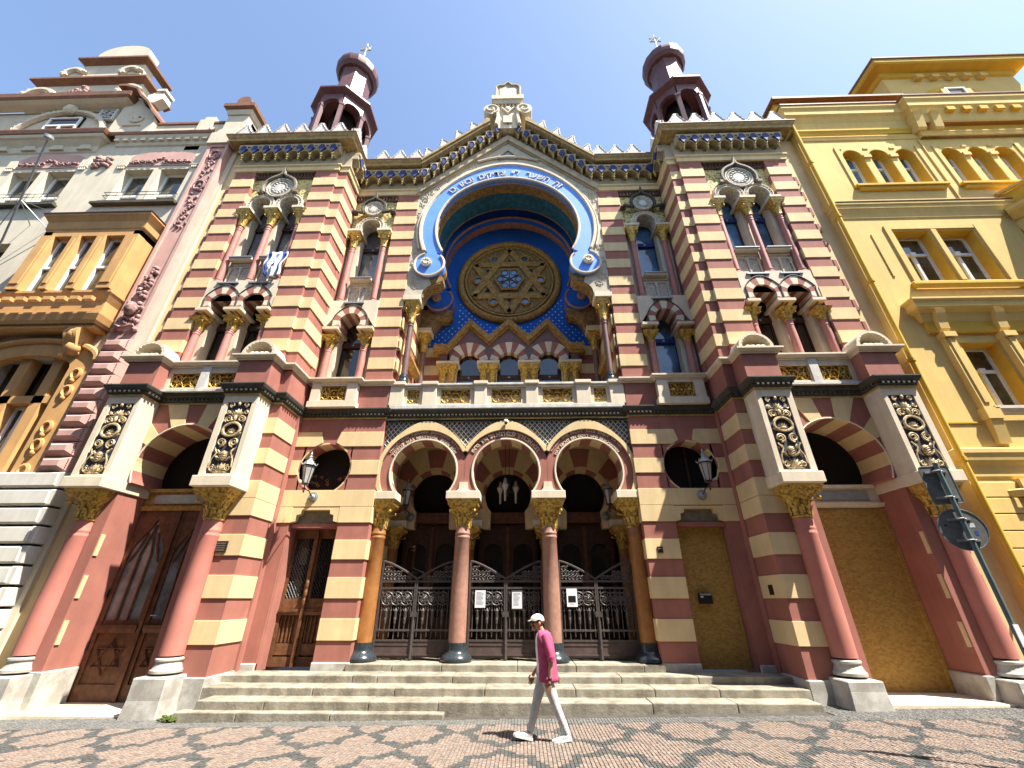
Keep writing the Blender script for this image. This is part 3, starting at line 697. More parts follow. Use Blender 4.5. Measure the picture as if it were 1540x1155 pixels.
# ================================================================ ground floor of the middle bays
RC, RZ, RR = 5.20, 5.30, .74
def clipband(x_in, x_out, z0, z1, left):
    """band ending on the round window: polygon in x,z"""
    n = 7; pts = []
    for i in range(n + 1):
        z = z0 + (z1 - z0) * i / n; d = RR + .03; h = d * d - (z - RZ) ** 2
        e = sqrt(h) if h > 0 else 0
        pts.append((RC + (e if not left else -e), z))
    return [(x_out, z0)] + pts + [(x_out, z1)] if True else pts
for s in S:
    b = MB(s); b.box(3.66, 4.52, C, C + .7, .3, 6.85); b.box(5.86, 6.26, C, C + .7, .3, 6.85)
    zch = 4.68; hx = sqrt(RR * RR - (zch - RZ) ** 2)
    aR = math.degrees(math.atan2(zch - RZ, hx))
    b.prism([(RC, 6.85), (4.52, 6.85), (4.52, 4.2), (RC, 4.2), (RC, zch), (RC - hx, zch)] + arc(RC, RZ, RR, 180 - aR, 90, 12), C, C + .7)
    b.prism([(RC, 6.85), (5.86, 6.85), (5.86, 4.2), (RC, 4.2), (RC, zch), (RC + hx, zch)] + arc(RC, RZ, RR, aR, 90, 12), C, C + .7)
    b.build('ground_floor_wall', 'red', syn)
    for z0, z1 in LOWC:
        if z1 < 3.9:
            b = MB(s); b.box(3.66 - D, 4.52, C - D, C + .3, z0, z1); bevel(b.build('stone_band', 'cream', syn), .006)
        elif z1 < 4.3:
            b = MB(s); b.box(3.66 - D, 4.54, C - D, C + .3, z0, z1); bevel(b.build('stone_band', 'cream', syn), .006)
            b = MB(s); b.box(5.84, 6.26, C - D, C + .3, z0, z1); bevel(b.build('stone_band', 'cream', syn), .006)
        elif z1 < 4.7:
            b = MB(s); b.box(3.66 - D, 6.25, C - D, C + .01, z0, z1); bevel(b.build('stone_band', 'cream', syn), .006)
        else:
            top = z1 > 6.3
            for left in (True, False):
                xo = 3.66 - D if left else 6.25
                p = clipband(0, xo, z0, z1, left)
                if top:
                    k = [(RC + (-.16 if left else .16), z) for z in ()]
                    p = [q for q in p if abs(q[0] - RC) > .17 or abs(q[0] - xo) < 1e-6]
                    e = -1 if left else 1
                    p = p[:-1] + [(RC + e * .20, 6.07), (RC + e * .29, z1), p[-1]]
                b = MB(s); b.prism(p, C - D, C + .01); bevel(b.build('stone_band', 'cream', syn), .006)
            if left or True: pass
    # striped reveal of the round window
    rw = MB(s); rw.disc_y(RC, RZ, RR + .05, C + .5, C + .52, 28); rwo = rw.build('round_window', 'dark', syn)
    nn = 12; A0, A1 = aR, 180 - aR
    for i in range(nn):
        v = MB(s); v.sector(RC, RZ, RR - .012, RR + .03, A0 + (A1 - A0) * i / nn, A0 + (A1 - A0) * (i + 1) / nn, C - .004, C + .5, 3); v.build('voussoir', 'cream' if i % 2 else 'red', rwo)
    if s < 0:
        k = MB(s)                                     # pierced metal sheet behind the left round window
        for i in range(40):
            a = random.uniform(0, 6.28); r = .68 * sqrt(random.random()); x, z = RC + r * cos(a), RZ + r * sin(a) * .9
            if z < 5.3: k.tube(spiral(x, z, C + .485, .06, .01, 0, 420, 8), .008, 4)
        k.build('pierced_screen', 'goldbrown', rwo)
    else:
        k = MB(s); k.box(RC + .05, RC + .11, C + .46, C + .49, 4.7, 6.0); k.build('mullion', 'darkwood', rwo)
    # doorway
    dz0 = .50
    b = MB(s); b.prism([(4.50, 4.2), (5.88, 4.2), (5.88, 3.80), (5.72, 3.84), (5.70, 4.0), (5.60, 4.03), (5.58, 4.14), (4.80, 4.14), (4.78, 4.03), (4.68, 4.0), (4.66, 3.84), (4.50, 3.80)], C - .02, C + .35); b.build('door_head', 'cream', syn)
    b = MB(s); b.box(4.52, 5.86, C + .16, C + .35, 3.80, 4.19); lp = b.build('lintel_plate', 'plategrey', syn)
    b = MB(s); b.box(4.46, 4.535, C + .05, C + .62, dz0 - .05, 3.69); b.box(5.845, 5.93, C + .05, C + .62, dz0 - .05, 3.69); b.box(4.46, 5.93, C + .1, C + .62, 3.69, 3.795); b.build('door_reveal', 'red', syn)
    for q in ((3.64, 4.54, C - .05, C + .3, .0, .645), (5.86, 6.27, C - .05, C + .3, 0, .62), (6.20, 7.25, W - .0, C - .055, -.2, .50), (10.25, 10.66, W, W + .4, -.3, .62)):
        b = MB(s); b.box(*q); bevel(b.build('base_course', 'plinth', syn), .02)
    if s < 0:
        dr = MB(s); dr.box(4.54, 5.84, C + .52, C + .58, dz0, 3.685); dl = dr.build('side_door', 'wood2', syn)
        for cx in (4.855, 5.525):
            lf = MB(s); hw = .322
            lf.box(cx - hw, cx - hw + .09, C + .44, C + .52, dz0, 3.68); lf.box(cx + hw - .09, cx + hw, C + .44, C + .52, dz0, 3.68)
            lf.box(cx - hw + .09, cx + hw - .09, C + .44, C + .52, 3.45, 3.68); lf.box(cx - hw + .09, cx + hw - .09, C + .44, C + .52, 1.72, 1.98)
            lf.box(cx - hw + .09, cx + hw - .09, C + .44, C + .52, dz0, .70); lf.box(cx - hw + .09, cx + hw - .09, C + .46, C + .52, .74, .98)
            lf.box(cx - hw + .02, cx + hw - .02, C + .40, C + .44, 1.68, 1.74); lf.taper(cx - hw + .05, cx + hw - .05, C + .40, C + .44, 1.60, 1.68, .03, .03)
            for i in range(5):
                x = cx - .2 + i * .1; lf.box(x - .016, x + .016, C + .47, C + .52, 1.0, 1.50); lf.ball(x, C + .49, 1.55, .028, .03, .05, 6, 5)
            leaf = lf.build('door_leaf', 'wood2', dl)
            gl = MB(s); gl.box(cx - hw + .09, cx + hw - .09, C + .505, C + .515, 1.98, 3.45); gl.build('pane', 'paned', dl)
            gr = MB(s)
            for i in range(-8, 18):
                for q in (-1, 1):
                    z0 = 1.98 + i * .12; xa, xb = cx - hw + .09, cx + hw - .09; za, zb = z0, z0 + q * (xb - xa) * 1.5
                    P0, P1 = [(xa, za), (xb, zb)] if True else 0
                    def cl(x, z, x2, z2):
                        if z < 1.98: x += (x2 - x) * (1.98 - z) / (z2 - z); z = 1.98
                        if z > 3.45: x += (x2 - x) * (3.45 - z) / (z2 - z); z = 3.45
                        return x, z
                    if max(za, zb) <= 1.98 or min(za, zb) >= 3.45: continue
                    a_ = cl(xa, za, xb, zb); b_ = cl(xb, zb, xa, za); gr.tube([(a_[0], C + .47, a_[1]), (b_[0], C + .47, b_[1])], .009, 4)
            gr.build('door_grille', 'blackiron', dl)
        ast = MB(s); ast.box(5.15, 5.23, C + .36, C + .44, dz0, 3.6)
        for z in (1.9, 2.1, 2.3): ast.ball(5.19, C + .37, z, .05, .05, .12, 7, 5)
        ast.build('astragal', 'wood2', dl); hd = MB(s); hd.tube([(5.30, C + .40, 2.0), (5.30, C + .34, 2.0), (5.40, C + .34, 2.0)], .015, 5); hd.build('handle', 'bronze', dl)
    else:
        dr = MB(s); dr.box(4.54, 5.84, C + .34, C + .37, .49, 3.685); tag(dr.build('door_board', 'osb'), 'chipboard sheet boarding up the small doorway right of the gates', 'board')
        k = MB(s); k.box(5.77, 5.835, C + .31, C + .34, .50, 3.64); k.build('board_batten', 'osb', bpy.data.objects['door_board'])
# ================================================================ side portals
PC, PZ, PR = 8.59, 5.10, 1.115
for s in S:
    wl = MB(s)
    wl.prism([(PC, 6.85), (7.40, 6.85), (7.40, 4.625), (PC - 1.02, 4.625)] + arc(PC, PZ, PR, 205, 90, 14), W + .04, W + .3)
    wl.prism([(PC, 6.85), (9.78, 6.85), (9.78, 4.625), (PC + 1.02, 4.625)] + arc(PC, PZ, PR, -25, 90, 14), W + .04, W + .3)
    po = wl.build('portal_wall', 'red', syn)
    n = 13; a0, a1 = -25, 205
    for i in range(n):
        t0, t1 = a0 + (a1 - a0) * i / n, a0 + (a1 - a0) * (i + 1) / n
        v = MB(s); v.sector(PC, PZ, PR - .012, PR + .06, t0, t1, W + .03, W + 1.05, 3)
        v.build('voussoir', 'cream' if i % 2 else 'red', po)
        if i % 2:                                     # cream courses radiate over the face
            am = radians((t0 + t1) / 2)
            def rout(a):
                c_, s_ = cos(a), sin(a); rr = 9
                if abs(c_) > 1e-3: rr = min(rr, ((9.735 - PC) if c_ > 0 else (7.445 - PC)) / c_)
                if s_ > 1e-3: rr = min(rr, (6.82 - PZ) / s_)
                return max(rr, PR + .02)
            v = MB(s); v.sector(PC, PZ, PR - .01, rout, t0, t1, W + .012, W + .05, 3); v.build('arch_course', 'cream', po)
    e = MB(s); e.tube([(PC + (PR + .01) * cos(radians(t)), W + .02, PZ + (PR + .01) * sin(radians(t))) for t in range(-25, 206, 10)], .022, 5); e.build('arch_edge', 'pale', po)
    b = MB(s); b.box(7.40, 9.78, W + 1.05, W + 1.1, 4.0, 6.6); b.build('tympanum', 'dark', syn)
    if s < 0:
        k = MB(s)
        for i in range(26): k.tube(spiral(PC + random.uniform(-.9, .1), 4.72 + random.uniform(0, .5), W + 1.03, .10, .02, random.uniform(0, 360), 500, 8), .012, 4)
        k.build('tympanum_grille', 'blackiron', syn)
    b = MB(s); b.box(7.42, 9.76, W + .72, W + 1.05, 4.54, 4.625); b.box(7.42, 9.76, W + .80, W + 1.05, 4.05, 4.54); b.taper(7.46, 9.72, W + .74, W + 1.0, 4.06, 4.16, 0, .05); b.build('portal_lintel', 'goldbrown' if s < 0 else 'pale', syn)
    b = MB(s); b.box(7.9, 9.45, W + .775, W + .80, 4.24, 4.48); b.build('lintel_inset', 'zinc', syn)
    # jambs
    b = MB(s); b.box(7.2, 7.46, 10.34, W + 1.1, .0, 4.37); b.build('portal_jamb', 'red', syn); b = MB(s); b.box(9.72, 10.0, 10.34, W + 1.1, .0, 4.37); jb = b.build('portal_jamb', 'red', syn)
    for z0, z1 in LOWC[:3]:
        k = MB(s); k.box(9.695, 9.80, 10.36, 10.46, z0, z1); k.build('stone_band', 'cream', jb)
    for q in ((7.12, 7.50, 10.32, W + .75, -.2, .44), (9.66, 10.0, 10.32, W + .75, -.3, .60)):
        b = MB(s); b.box(*q); bevel(b.build('portal_base', 'plinth', syn), .02)
    zs = gz(s * PC)
    b = MB(s); b.box(7.36, 9.82, 10.05, 11.6, zs - .2, zs + .055); bevel(b.build('door_sill', 'pale', syn), .015)
    if s < 0:
        d0 = zs + .06; yd = W + .82
        b = MB(s); b.box(7.46, 9.74, yd + .04, yd + .08, d0, 4.06); dd = b.build('portal_door', 'wood', syn)
        for cx, hw in ((8.02, .53), (9.16, .53)):
            f = MB(s)
            f.box(cx - hw, cx - hw + .10, yd - .04, yd + .04, d0, 4.05); f.box(cx + hw - .10, cx + hw, yd - .04, yd + .04, d0, 4.05)
            f.box(cx - hw + .1, cx + hw - .1, yd - .04, yd + .04, d0, d0 + .32); f.box(cx - hw + .1, cx + hw - .1, yd - .02, yd + .04, 1.32, 1.52)
            f.box(cx - hw + .04, cx + hw - .04, yd - .09, yd - .04, 1.34, 1.42); f.taper(cx - hw + .06, cx + hw - .06, yd - .07, yd - .04, 1.26, 1.34, .02, .02)
            # pointed head
            f.prism([(cx - hw + .1, 4.05), (cx - hw + .1, 3.0), (cx - hw + .16, 3.2), (cx - .10, 3.62), (cx, 3.86), (cx, 4.05)], yd - .03, yd + .04)
            f.prism([(cx + hw - .1, 4.05), (cx + hw - .1, 3.0), (cx + hw - .16, 3.2), (cx + .10, 3.62), (cx, 3.86), (cx, 4.05)], yd - .03, yd + .04)
            for x in (-.14, .14): f.tube([(cx + x, yd - .02, 1.5), (cx + x, yd - .02, 3.0), (cx + x * .3, yd - .02, 3.4), (cx - x * .2, yd - .02, 3.7)], .028, 5)
            for x in (-.38, .38): f.tube([(cx + x, yd - .02, 2.8), (cx + x * .6, yd - .02, 3.15), (cx + x * .35, yd - .02, 3.5)], .028, 5)
            # geometric lower panel: interlaced star
            f.box(cx - hw + .1, cx + hw - .1, yd + .0, yd + .04, d0 + .32, 1.30)
            zc = (d0 + .32 + 1.28) / 2
            for rot in (0, 180): f.tube([(cx + .36 * cos(radians(rot + 90 + 120 * q)), yd - .015, zc + .36 * sin(radians(rot + 90 + 120 * q))) for q in range(3)], .03, 4, True)
            for q in range(6): a = radians(60 * q + 30); f.disc_y(cx + .2 * cos(a), zc + .2 * sin(a), .05, yd - .02, yd + .01, 6)
            f.build('door_leaf', 'wood', dd)
            p = MB(s); p.box(cx - hw + .1, cx + hw - .1, yd + .01, yd + .02, 1.52, 3.9); p.build('pane', 'paneg', dd)
        f = MB(s); f.box(8.55, 8.63, yd - .09, yd - .03, d0, 4.04); f.build('astragal', 'wood', dd)
        f = MB(s)
        for z in (.45, 2.1, 1.0): f.cbox(9.70, yd - .05, z, .04, .05, .16)
        f.build('hinge', 'blackiron', dd); f = MB(s); f.tube([(8.45, yd - .06, 1.62), (8.30, yd - .06, 1.62)], .014, 5); f.build('handle', 'zinc', dd)
    else:
        b = MB(s); b.box(7.47, 9.71, W + .80, W + .83, zs + .06, 4.03); ob = tag(b.build('portal_board', 'osb'), 'big chipboard sheet boarding up the right portal between two red columns', 'board')
        k = MB(s); k.box(9.61, 9.705, W + .75, W + .80, zs + .06, 4.02); k.build('board_batten', 'osb', ob)
# ================================================================ frieze, corbel table, top cornice
K = .945                                             # slope of the gable
def topplan(o=0): return [(-10.62, 10.95), (-10.62, W), (-6.47, W), (-6.47, C), (-3.62, C)]
mp_ = [(0, 16.76), (.05, 16.78), (.05, 16.98), (.10, 17.02), (.10, 17.08), (0, 17.10)]
cp_ = [(0, 18.02), (.10, 18.04), (.12, 18.10), (.30, 18.13), (.42, 18.14), (.44, 18.24), (.49, 18.30), (.52, 18.36), (.52, 18.42), (0, 18.46), (-.4, 18.46)]
mp0 = [(-10.58, 10.95), (-10.58, W), (-6.55, W), (-6.55, W + .10), (-6.2, W + .10), (-6.2, C), (-3.60, C)]
for s in S:
    fl = (lambda pl: pl if s < 0 else [(-x, y) for x, y in pl[::-1]])
    b = MB(); b.sweep(fl(mp0), mp_); b.build('frieze_moulding', 'cream', syn)
    b = MB(); b.sweep(fl(topplan()), cp_); tc = b.build('top_cornice', 'cornice', syn)
    b = MB(); b.sweep(fl(topplan()), [(.525, 18.365), (.54, 18.40), (.54, 18.44), (0, 18.475)]); b.build('cornice_flashing', 'rooftile', tc)
    b = MB(s); b.box(6.50, 10.60, W + .01, 12.4, 16.77, 18.4); b.box(6.2, 6.53, W + .12, 12.4, 16.77, 18.4); b.box(3.64, 6.3, C + .01, 14, 16.77, 18.4); b.build('frieze_wall', 'wallcream', syn)
    b = MB(s); b.box(3.5, 11.0, 12.2, 14.4, 17.5, 18.44); b.box(6.0, 10.7, W + .3, 14.5, 18.0, 18.43); b.build('flat_roof', 'zinc', syn)
def corbel():
    b = MB(); h = .249
    b.mat(0); b.box(-h, h, -.30, 0, 17.93, 18.05)
    for q in (-1, 1):
        b.prism([(q * h, 17.66)] + [(q * h + (-q) * .235 * sin(t), 17.44 + .235 * cos(t)) for t in [pi / 2 * i / 5 for i in range(6)]] + [(q * .02, 17.42), (q * .02, 17.95), (q * h, 17.95)], -.26, 0)
    b.mat(1)
    for q in (-1, 1):
        b.tube([(q * h - q * .225 * sin(t), -.27, 17.43 + .225 * cos(t)) for t in [pi / 2 * i / 6 for i in range(7)]], .026, 5)
        b.tube([(q * h - q * .20 * sin(t), -.02, 17.43 + .20 * cos(t)) for t in [pi / 2 * i / 6 for i in range(7)]], .02, 5)
    b.lathe([(.012, 17.18), (.04, 17.22), (.02, 17.26), (.055, 17.32), (.04, 17.36), (.07, 17.43)], 0, -.22, 8)
    b.mat(2); b.prism([(.0, 17.50), (.07, 17.62)] + arc(0, 17.78, .15, -20, 200, 12) + [(-.07, 17.62)], -.335, -.262)
    b.mat(0); b.tube([(x, -.335, z) for x, z in arc(0, 17.78, .165, -10, 190, 10)], .022, 5)
    return b.mesh('corbel_arch', ['wallcream', 'goldline', 'navy'], 40)
CB = corbel()
for s in S:
    for i in range(9): put(CB, 'corbel_arch', syn, (s * (6.56 + .249 + .4975 * i * .9), W, 0), None, (.9, 1, 1))
    for i in range(2): put(CB, 'corbel_arch', syn, (s * 6.24, W + .38 + .5 * i, 0), (0, 0, s * -pi / 2))
    for i in range(5): put(CB, 'corbel_arch', syn, (s * (3.62 + .249 + .4975 * i), C, 0))
    for i in range(9): put(CB, 'corbel_arch', syn, (s * (3.45 - .375 * i), C - .02, K * .375 * i), None, (.78, 1, .9 + .1))
put(CB, 'corbel_arch', syn, (0, C - .06, K * 3.45 + .05))
# --- gable
b = MB()
for s in S:
    b.sx = s
    b.prism([(3.72, 16.76), (3.72, 17.10), (0, 17.10 + K * 3.62), (0, 16.76 + K * 3.62)], C - .12, C + .1)
    b.prism([(3.66, 16.70), (3.66, 16.77), (0, 16.77 + K * 3.62), (0, 16.70 + K * 3.62)], C - .04, C + .1)
b.sx = 1; b.build('gable_moulding', 'wallcream', syn)
b = MB()
for s in S:
    b.sx = s; b.prism([(3.64, 17.0), (3.64, 18.3), (.7, 18.3 + K * 2.9), (0, 20.9), (0, 16.95 + K * 3.62), ], C + .01, C + .7)
b.sx = 1; b.build('gable_wall', 'wallcream', syn)
gc = MB()
for s in S:
    gc.sx = s
    for (y, z0, z1) in ((C - .53, 18.30, 18.43), (C - .47, 18.15, 18.30), (C - .30, 18.08, 18.15), (C - .12, 18.0, 18.08)):
        gc.prism([(3.60, z0), (3.60, z1), (1.3, z1 + K * 2.3), (.95, z1 + K * 2.3 + .55), (.80, z1 + K * 2.3 + .50), (.78, z0 + K * 2.55 + .2), (1.1, z0 + K * 2.5)], y, C + .5)
gc.sx = 1; gc.build('gable_cornice', 'cornice', syn)
fin = MB(); fin.box(-.42, .42, C - .38, C + .4, 20.6, 22.3)
for s in S:
    fin.sx = s
    fin.disc_y(.74, 21.82, .36, C - .52, C + .3, 20); fin.tube([(x, C - .53, z) for x, _, z in spiral(.74, 21.82, 0, .34, .06, 250, -250, 24)], .05, 6)
    fin.tube([(.52, C - .45, 20.75), (.44, C - .45, 21.3), (.50, C - .45, 21.75)], .09, 6)
    for i in range(4): fin.ball(.09 + i * .16, C - .42, 22.22, .06, .05, .08, 6, 5)
fin.sx = 1
fin.ball(0, C - .42, 21.95, .16, .08, .22); fin.tube([(-.3, C - .42, 22.1), (0, C - .44, 21.6), (.3, C - .42, 22.1)], .06, 6); fin.box(-.2, .2, C - .46, C - .38, 20.9, 21.4)
fin.taper(-.58, .58, C - .48, C + .4, 22.3, 22.50, .14, .08); fin.box(-.74, .74, C - .60, C + .4, 22.50, 22.78)
fo = fin.build('gable_finial', 'pale', syn, 40)
tb = MB(); tb.prism([(-.62, 22.78), (.62, 22.78), (.62, 23.86), (.44, 24.0), (.22, 24.02), (.12, 24.16), (0, 24.32), (-.12, 24.16), (-.22, 24.02), (-.44, 24.0), (-.62, 23.86)], C - .40, C + .1)
tb.tube([(x, C - .42, z) for x, z in ((-.56, 22.8), (-.56, 23.75), (-.42, 23.9), (-.2, 23.9), (0, 24.15), (.2, 23.9), (.42, 23.9), (.56, 23.75), (.56, 22.8))], .06, 6)
tb.build('finial_tablet', 'wallcream', fo)
tb = MB(); tb.prism([(-.38, 22.85), (.38, 22.85), (.40, 23.55)] + [(.2 + .2 * cos(t), 23.58 + .17 * sin(t)) for t in [pi * i / 6 for i in range(7)]] + [(-.2 + .2 * cos(t), 23.58 + .17 * sin(t)) for t in [pi * i / 6 for i in range(7)]] + [(-.40, 23.55)], C - .415, C - .39); tb.build('tablets_of_the_law', 'white', fo)
# small blue lozenge and arch line above the big arch
b = MB(); b.prism([(-.42, 18.92), (0, 18.99), (.42, 18.92), (0, 19.42)], C - .03, C + .02); b.build('gable_lozenge', 'paneg', syn)
b = MB(); b.tube([(x, C - .04, 18.78 + .30 * (1 - (x / 1.3) ** 2)) for x in [-1.3 + .13 * i for i in range(21)]], .055, 6)
b.tube([(-.55, C - .03, 18.98), (0, C - .03, 19.56), (.55, C - .03, 18.98)], .05, 5); b.build('gable_hood_line', 'incised', syn)
# --- merlons
def merlon(wd=.76, h=.78):
    b = MB(); e = wd / 2
    half = [(0, h), (.06, h), (.10, h * .93), (.12, h * .80), (.17, h * .74), (.19, h * .62), (.25, h * .55), (.28, h * .42), (.34, h * .33), (e, h * .30), (e, 0)]
    pts = half + [(-x, z) for x, z in half[:0:-1]]
    b.prism(pts, -.07, .07)
    b.mat(1); b.tube([(x, -.02, z + .015) for x, z in half[:0:-1]] + [(0, -.02, h + .02)] + [(-x, -.02, z + .015) for x, z in half[1:]], .028, 5)
    b.mat(2); b.prism(arc(0, 0, .13, 0, 180, 8), -.085, -.06)
    b.mat(0)
    for q in (-1, 1): b.tube([(x * q * .92 - q * .02, -.075, z * .94) for x, z in half[1:-1]], .02, 5)
    return b.mesh('merlon', ['white', 'darkcorn', 'darkcorn'], 40)
MER = merlon(.76, .74)
for s in S:
    for i in range(6): put(MER, 'merlon', syn, (s * (6.35 + .38 + .765 * i), W - .36, 18.44))
    for i in range(2): put(MER, 'merlon', syn, (s * 6.10, W - .1 + .7 * i, 18.44), (0, 0, pi / 2))
    for i in range(3): put(MER, 'merlon', syn, (s * (3.86 + .72 * i), C - .36, 18.44), None, (.94, 1, .95))
    for i in range(4): put(MER, 'merlon', syn, (s * (3.22 - .62 * i), C - .36, 18.42 + K * (.36 + .62 * i) - .12), (0, s * radians(22), 0), (.82, 1, .9))
# --- turrets with onion domes and a star
for s in S:
    cx, cy = s * 8.6, 12.75; oc = pi / 8
    tu = MB(); tu.lathe([(1.42, 18.3), (1.42, 20.75), (1.5, 20.8), (1.5, 20.92), (1.2, 20.93)], cx, cy, 8, rot=oc); t0 = tu.build('turret', 'maroon', syn)
    b = MB(); b.lathe([(.62, 20.9), (.62, 24.1)], cx, cy, 8, rot=oc); b.build('turret_core', 'dark', t0)
    Rr = 1.30
    for k in range(8):
        a = oc + k * pi / 4; x, y = cx + Rr * cos(a), cy + Rr * sin(a)
        b = MB(); b.lathe([(.13, 20.92), (.13, 23.2), (.17, 23.28), (.17, 23.4)], x, y, 4, rot=a + pi / 4); b.build('turret_post', 'maroon', t0)
        a2 = a + pi / 8; hw = Rr * sin(pi / 8); d = Rr * cos(pi / 8)
        b = MB(); r = hw - .10
        b.prism([(-hw, 23.36), (-r, 23.36)] + arc(0, 23.36, r, 180, 0, 10) + [(hw, 23.36), (hw, 24.14), (-hw, 24.14)], -.09, .09)
        me = b.mesh('turret_arch', 'maroon'); put(me, 'turret_arch', t0, (cx + d * cos(a2), cy + d * sin(a2), 0), (0, 0, a2 + pi / 2))
    b = MB(); b.lathe([(1.2, 24.12), (1.32, 24.14), (1.62, 24.30), (1.66, 24.34), (1.66, 24.44), (.92, 25.1), (.92, 25.2), (.86, 25.25), (.78, 27.55), (.84, 27.68), (.84, 27.75)], cx, cy, 8, rot=oc); b.build('turret_roof', 'maroon', t0)
    b = MB(); b.lathe([(.78, 27.72), (.95, 27.78), (1.09, 27.98), (1.15, 28.22), (1.13, 28.46), (1.02, 28.68), (.80, 28.88), (.5, 29.02), (.28, 29.16), (.14, 29.4), (.09, 29.7), (.12, 29.85), (.05, 30.0)], cx, cy, 16); b.build('onion_dome', 'maroon', t0, 20)
    b = MB(); b.tube([(cx, cy, 29.9), (cx, cy, 31.9)], .035, 6)
    for rot in (90, 270): b.tube([(cx + .34 * cos(radians(rot + 120 * q)), cy, 31.35 + .34 * sin(radians(rot + 120 * q))) for q in range(3)], .05, 5, True)
    b.build('star_finial', 'whitepaint', t0)
# ================================================================ the big horseshoe arch
AZ, AR = 14.86, 2.79
rout = lambda a: 3.30 + .27 * max(0, sin(a)) ** 6
def horseshoe(y, blue, first):
    """one arch order with rolled ends at depth y"""
    root = MB(); ang0 = -28
    N = 44
    fr = MB(); fr.prism(arc(0, AZ, AR, ang0, 180 - ang0, N) + arc(0, AZ, rout, 180 - ang0, ang0, N), y, y + .30)
    A = fr.build('horseshoe_arch', blue, syn)
    e = MB()
    e.tube([(x, y - .01, z) for x, z in arc(0, AZ, AR - .02, ang0, 180 - ang0, N)], .05, 6)
    ex = arc(0, AZ, lambda a: rout(a) + .07, -22, 202, N)
    e.tube([(x, y + .0, z) for x, z in ex], .075, 6)
    e.tube([(x, y + .04, z) for x, z in arc(0, AZ, lambda a: rout(a) + .21, -18, 198, N)], .04, 6)
    e.build('arch_edge', 'pale' if first else 'soffitpink', A)
    for s in S:
        v = MB(s); v.disc_y(2.87, 12.93, .55, y - .01, y + .3, 28); V = v.build('volute', blue, A)
        v = MB(s); v.disc_y(2.87, 12.93, .56, y + .3, y + (.60 if first else .66), 28)
        v.disc_y(2.88, 12.97, .52, y + .3, y + (.60 if first else .66), 28); v.build('volute_roll', 'soffitgold' if first else 'soffitpink', V)
        v = MB(s); v.tube([(x, y - .015, z) for x, z in arc(2.87, 12.93, .55, -225, 70, 26)], .045, 6); v.build('volute_edge', 'pale' if first else 'soffitpink', V)
        v = MB(s); v.disc_y(2.97, 12.98, .19, y - .12, y, 16)
        for i in range(8): v.ball(2.97 + .11 * cos(pi * i / 4), y - .12, 12.98 + .11 * sin(pi * i / 4), .045, .03, .045, 6, 4)
        v.build('volute_boss', 'pale' if first else 'soffitpink', V)
        # fluted corbel under the roll
        v = MB(s); cur = [(2.34, 12.42), (2.34, 12.26), (2.45, 12.2)] + arc(2.45, 11.55, .62, 85, 0, 8)
        v.prism([(3.66, 12.5), (2.45, 12.5)] + cur + [(3.66, 11.5)], y + .14, y + (.62 if first else .66))
        dd = .50 if first else .54
        for i in range(5):
            yy = y + .14 + dd * i / 5; v.tube([(x - .03, yy + dd / 10, z - .03) for x, z in cur[2:]], .045, 6)
        v.build('fluted_corbel', 'soffitgold', A)
    return A
Y1, Y2 = C - .08, C + 1.95
AH1 = horseshoe(Y1, 'blue', True); AH2 = horseshoe(Y2, 'navy' if False else 'nicheblue', False)  # second order gets a darker blue: niche shade put into its colour
# soffit rings of the tunnel
def ring(y0, y1, r, t, name, mt, par, a0=-26, a1=206, n=44):
    b = MB(); b.sector(0, AZ, r, r + t, a0, a1, y0, y1, n); return b.build(name, mt, par, 30)
ring(Y1 + .3, C + .66, AR, .25, 'soffit', 'soffitgold', AH1)
ring(C + .66, C + 1.47, AR + .02, .25, 'soffit', 'teal', AH1); ring(C + 1.47, C + 1.50, AR - .01, .25, 'soffit_rib', 'goldbrown', AH1)
ring(Y2 + .3, Y2 + .66, AR, .25, 'soffit', 'soffitpink', AH2)
b = MB()                                               # raised strapwork on the first soffit
for yy in (Y1 + .36, C + .12, C + .60): b.tube([(x, yy, z) for x, z in arc(0, AZ, AR - .005, -20, 200, 44)], .022, 4)
for k in range(25):
    a = radians(-15 + 210 * k / 24); b.tube([(AR * .998 * cos(a), Y1 + .34, AZ + AR * .998 * sin(a)), (AR * .998 * cos(a), C + .6, AZ + AR * .998 * sin(a))], .016, 4)
b.build('soffit_strapwork', 'goldbrown', AH1)
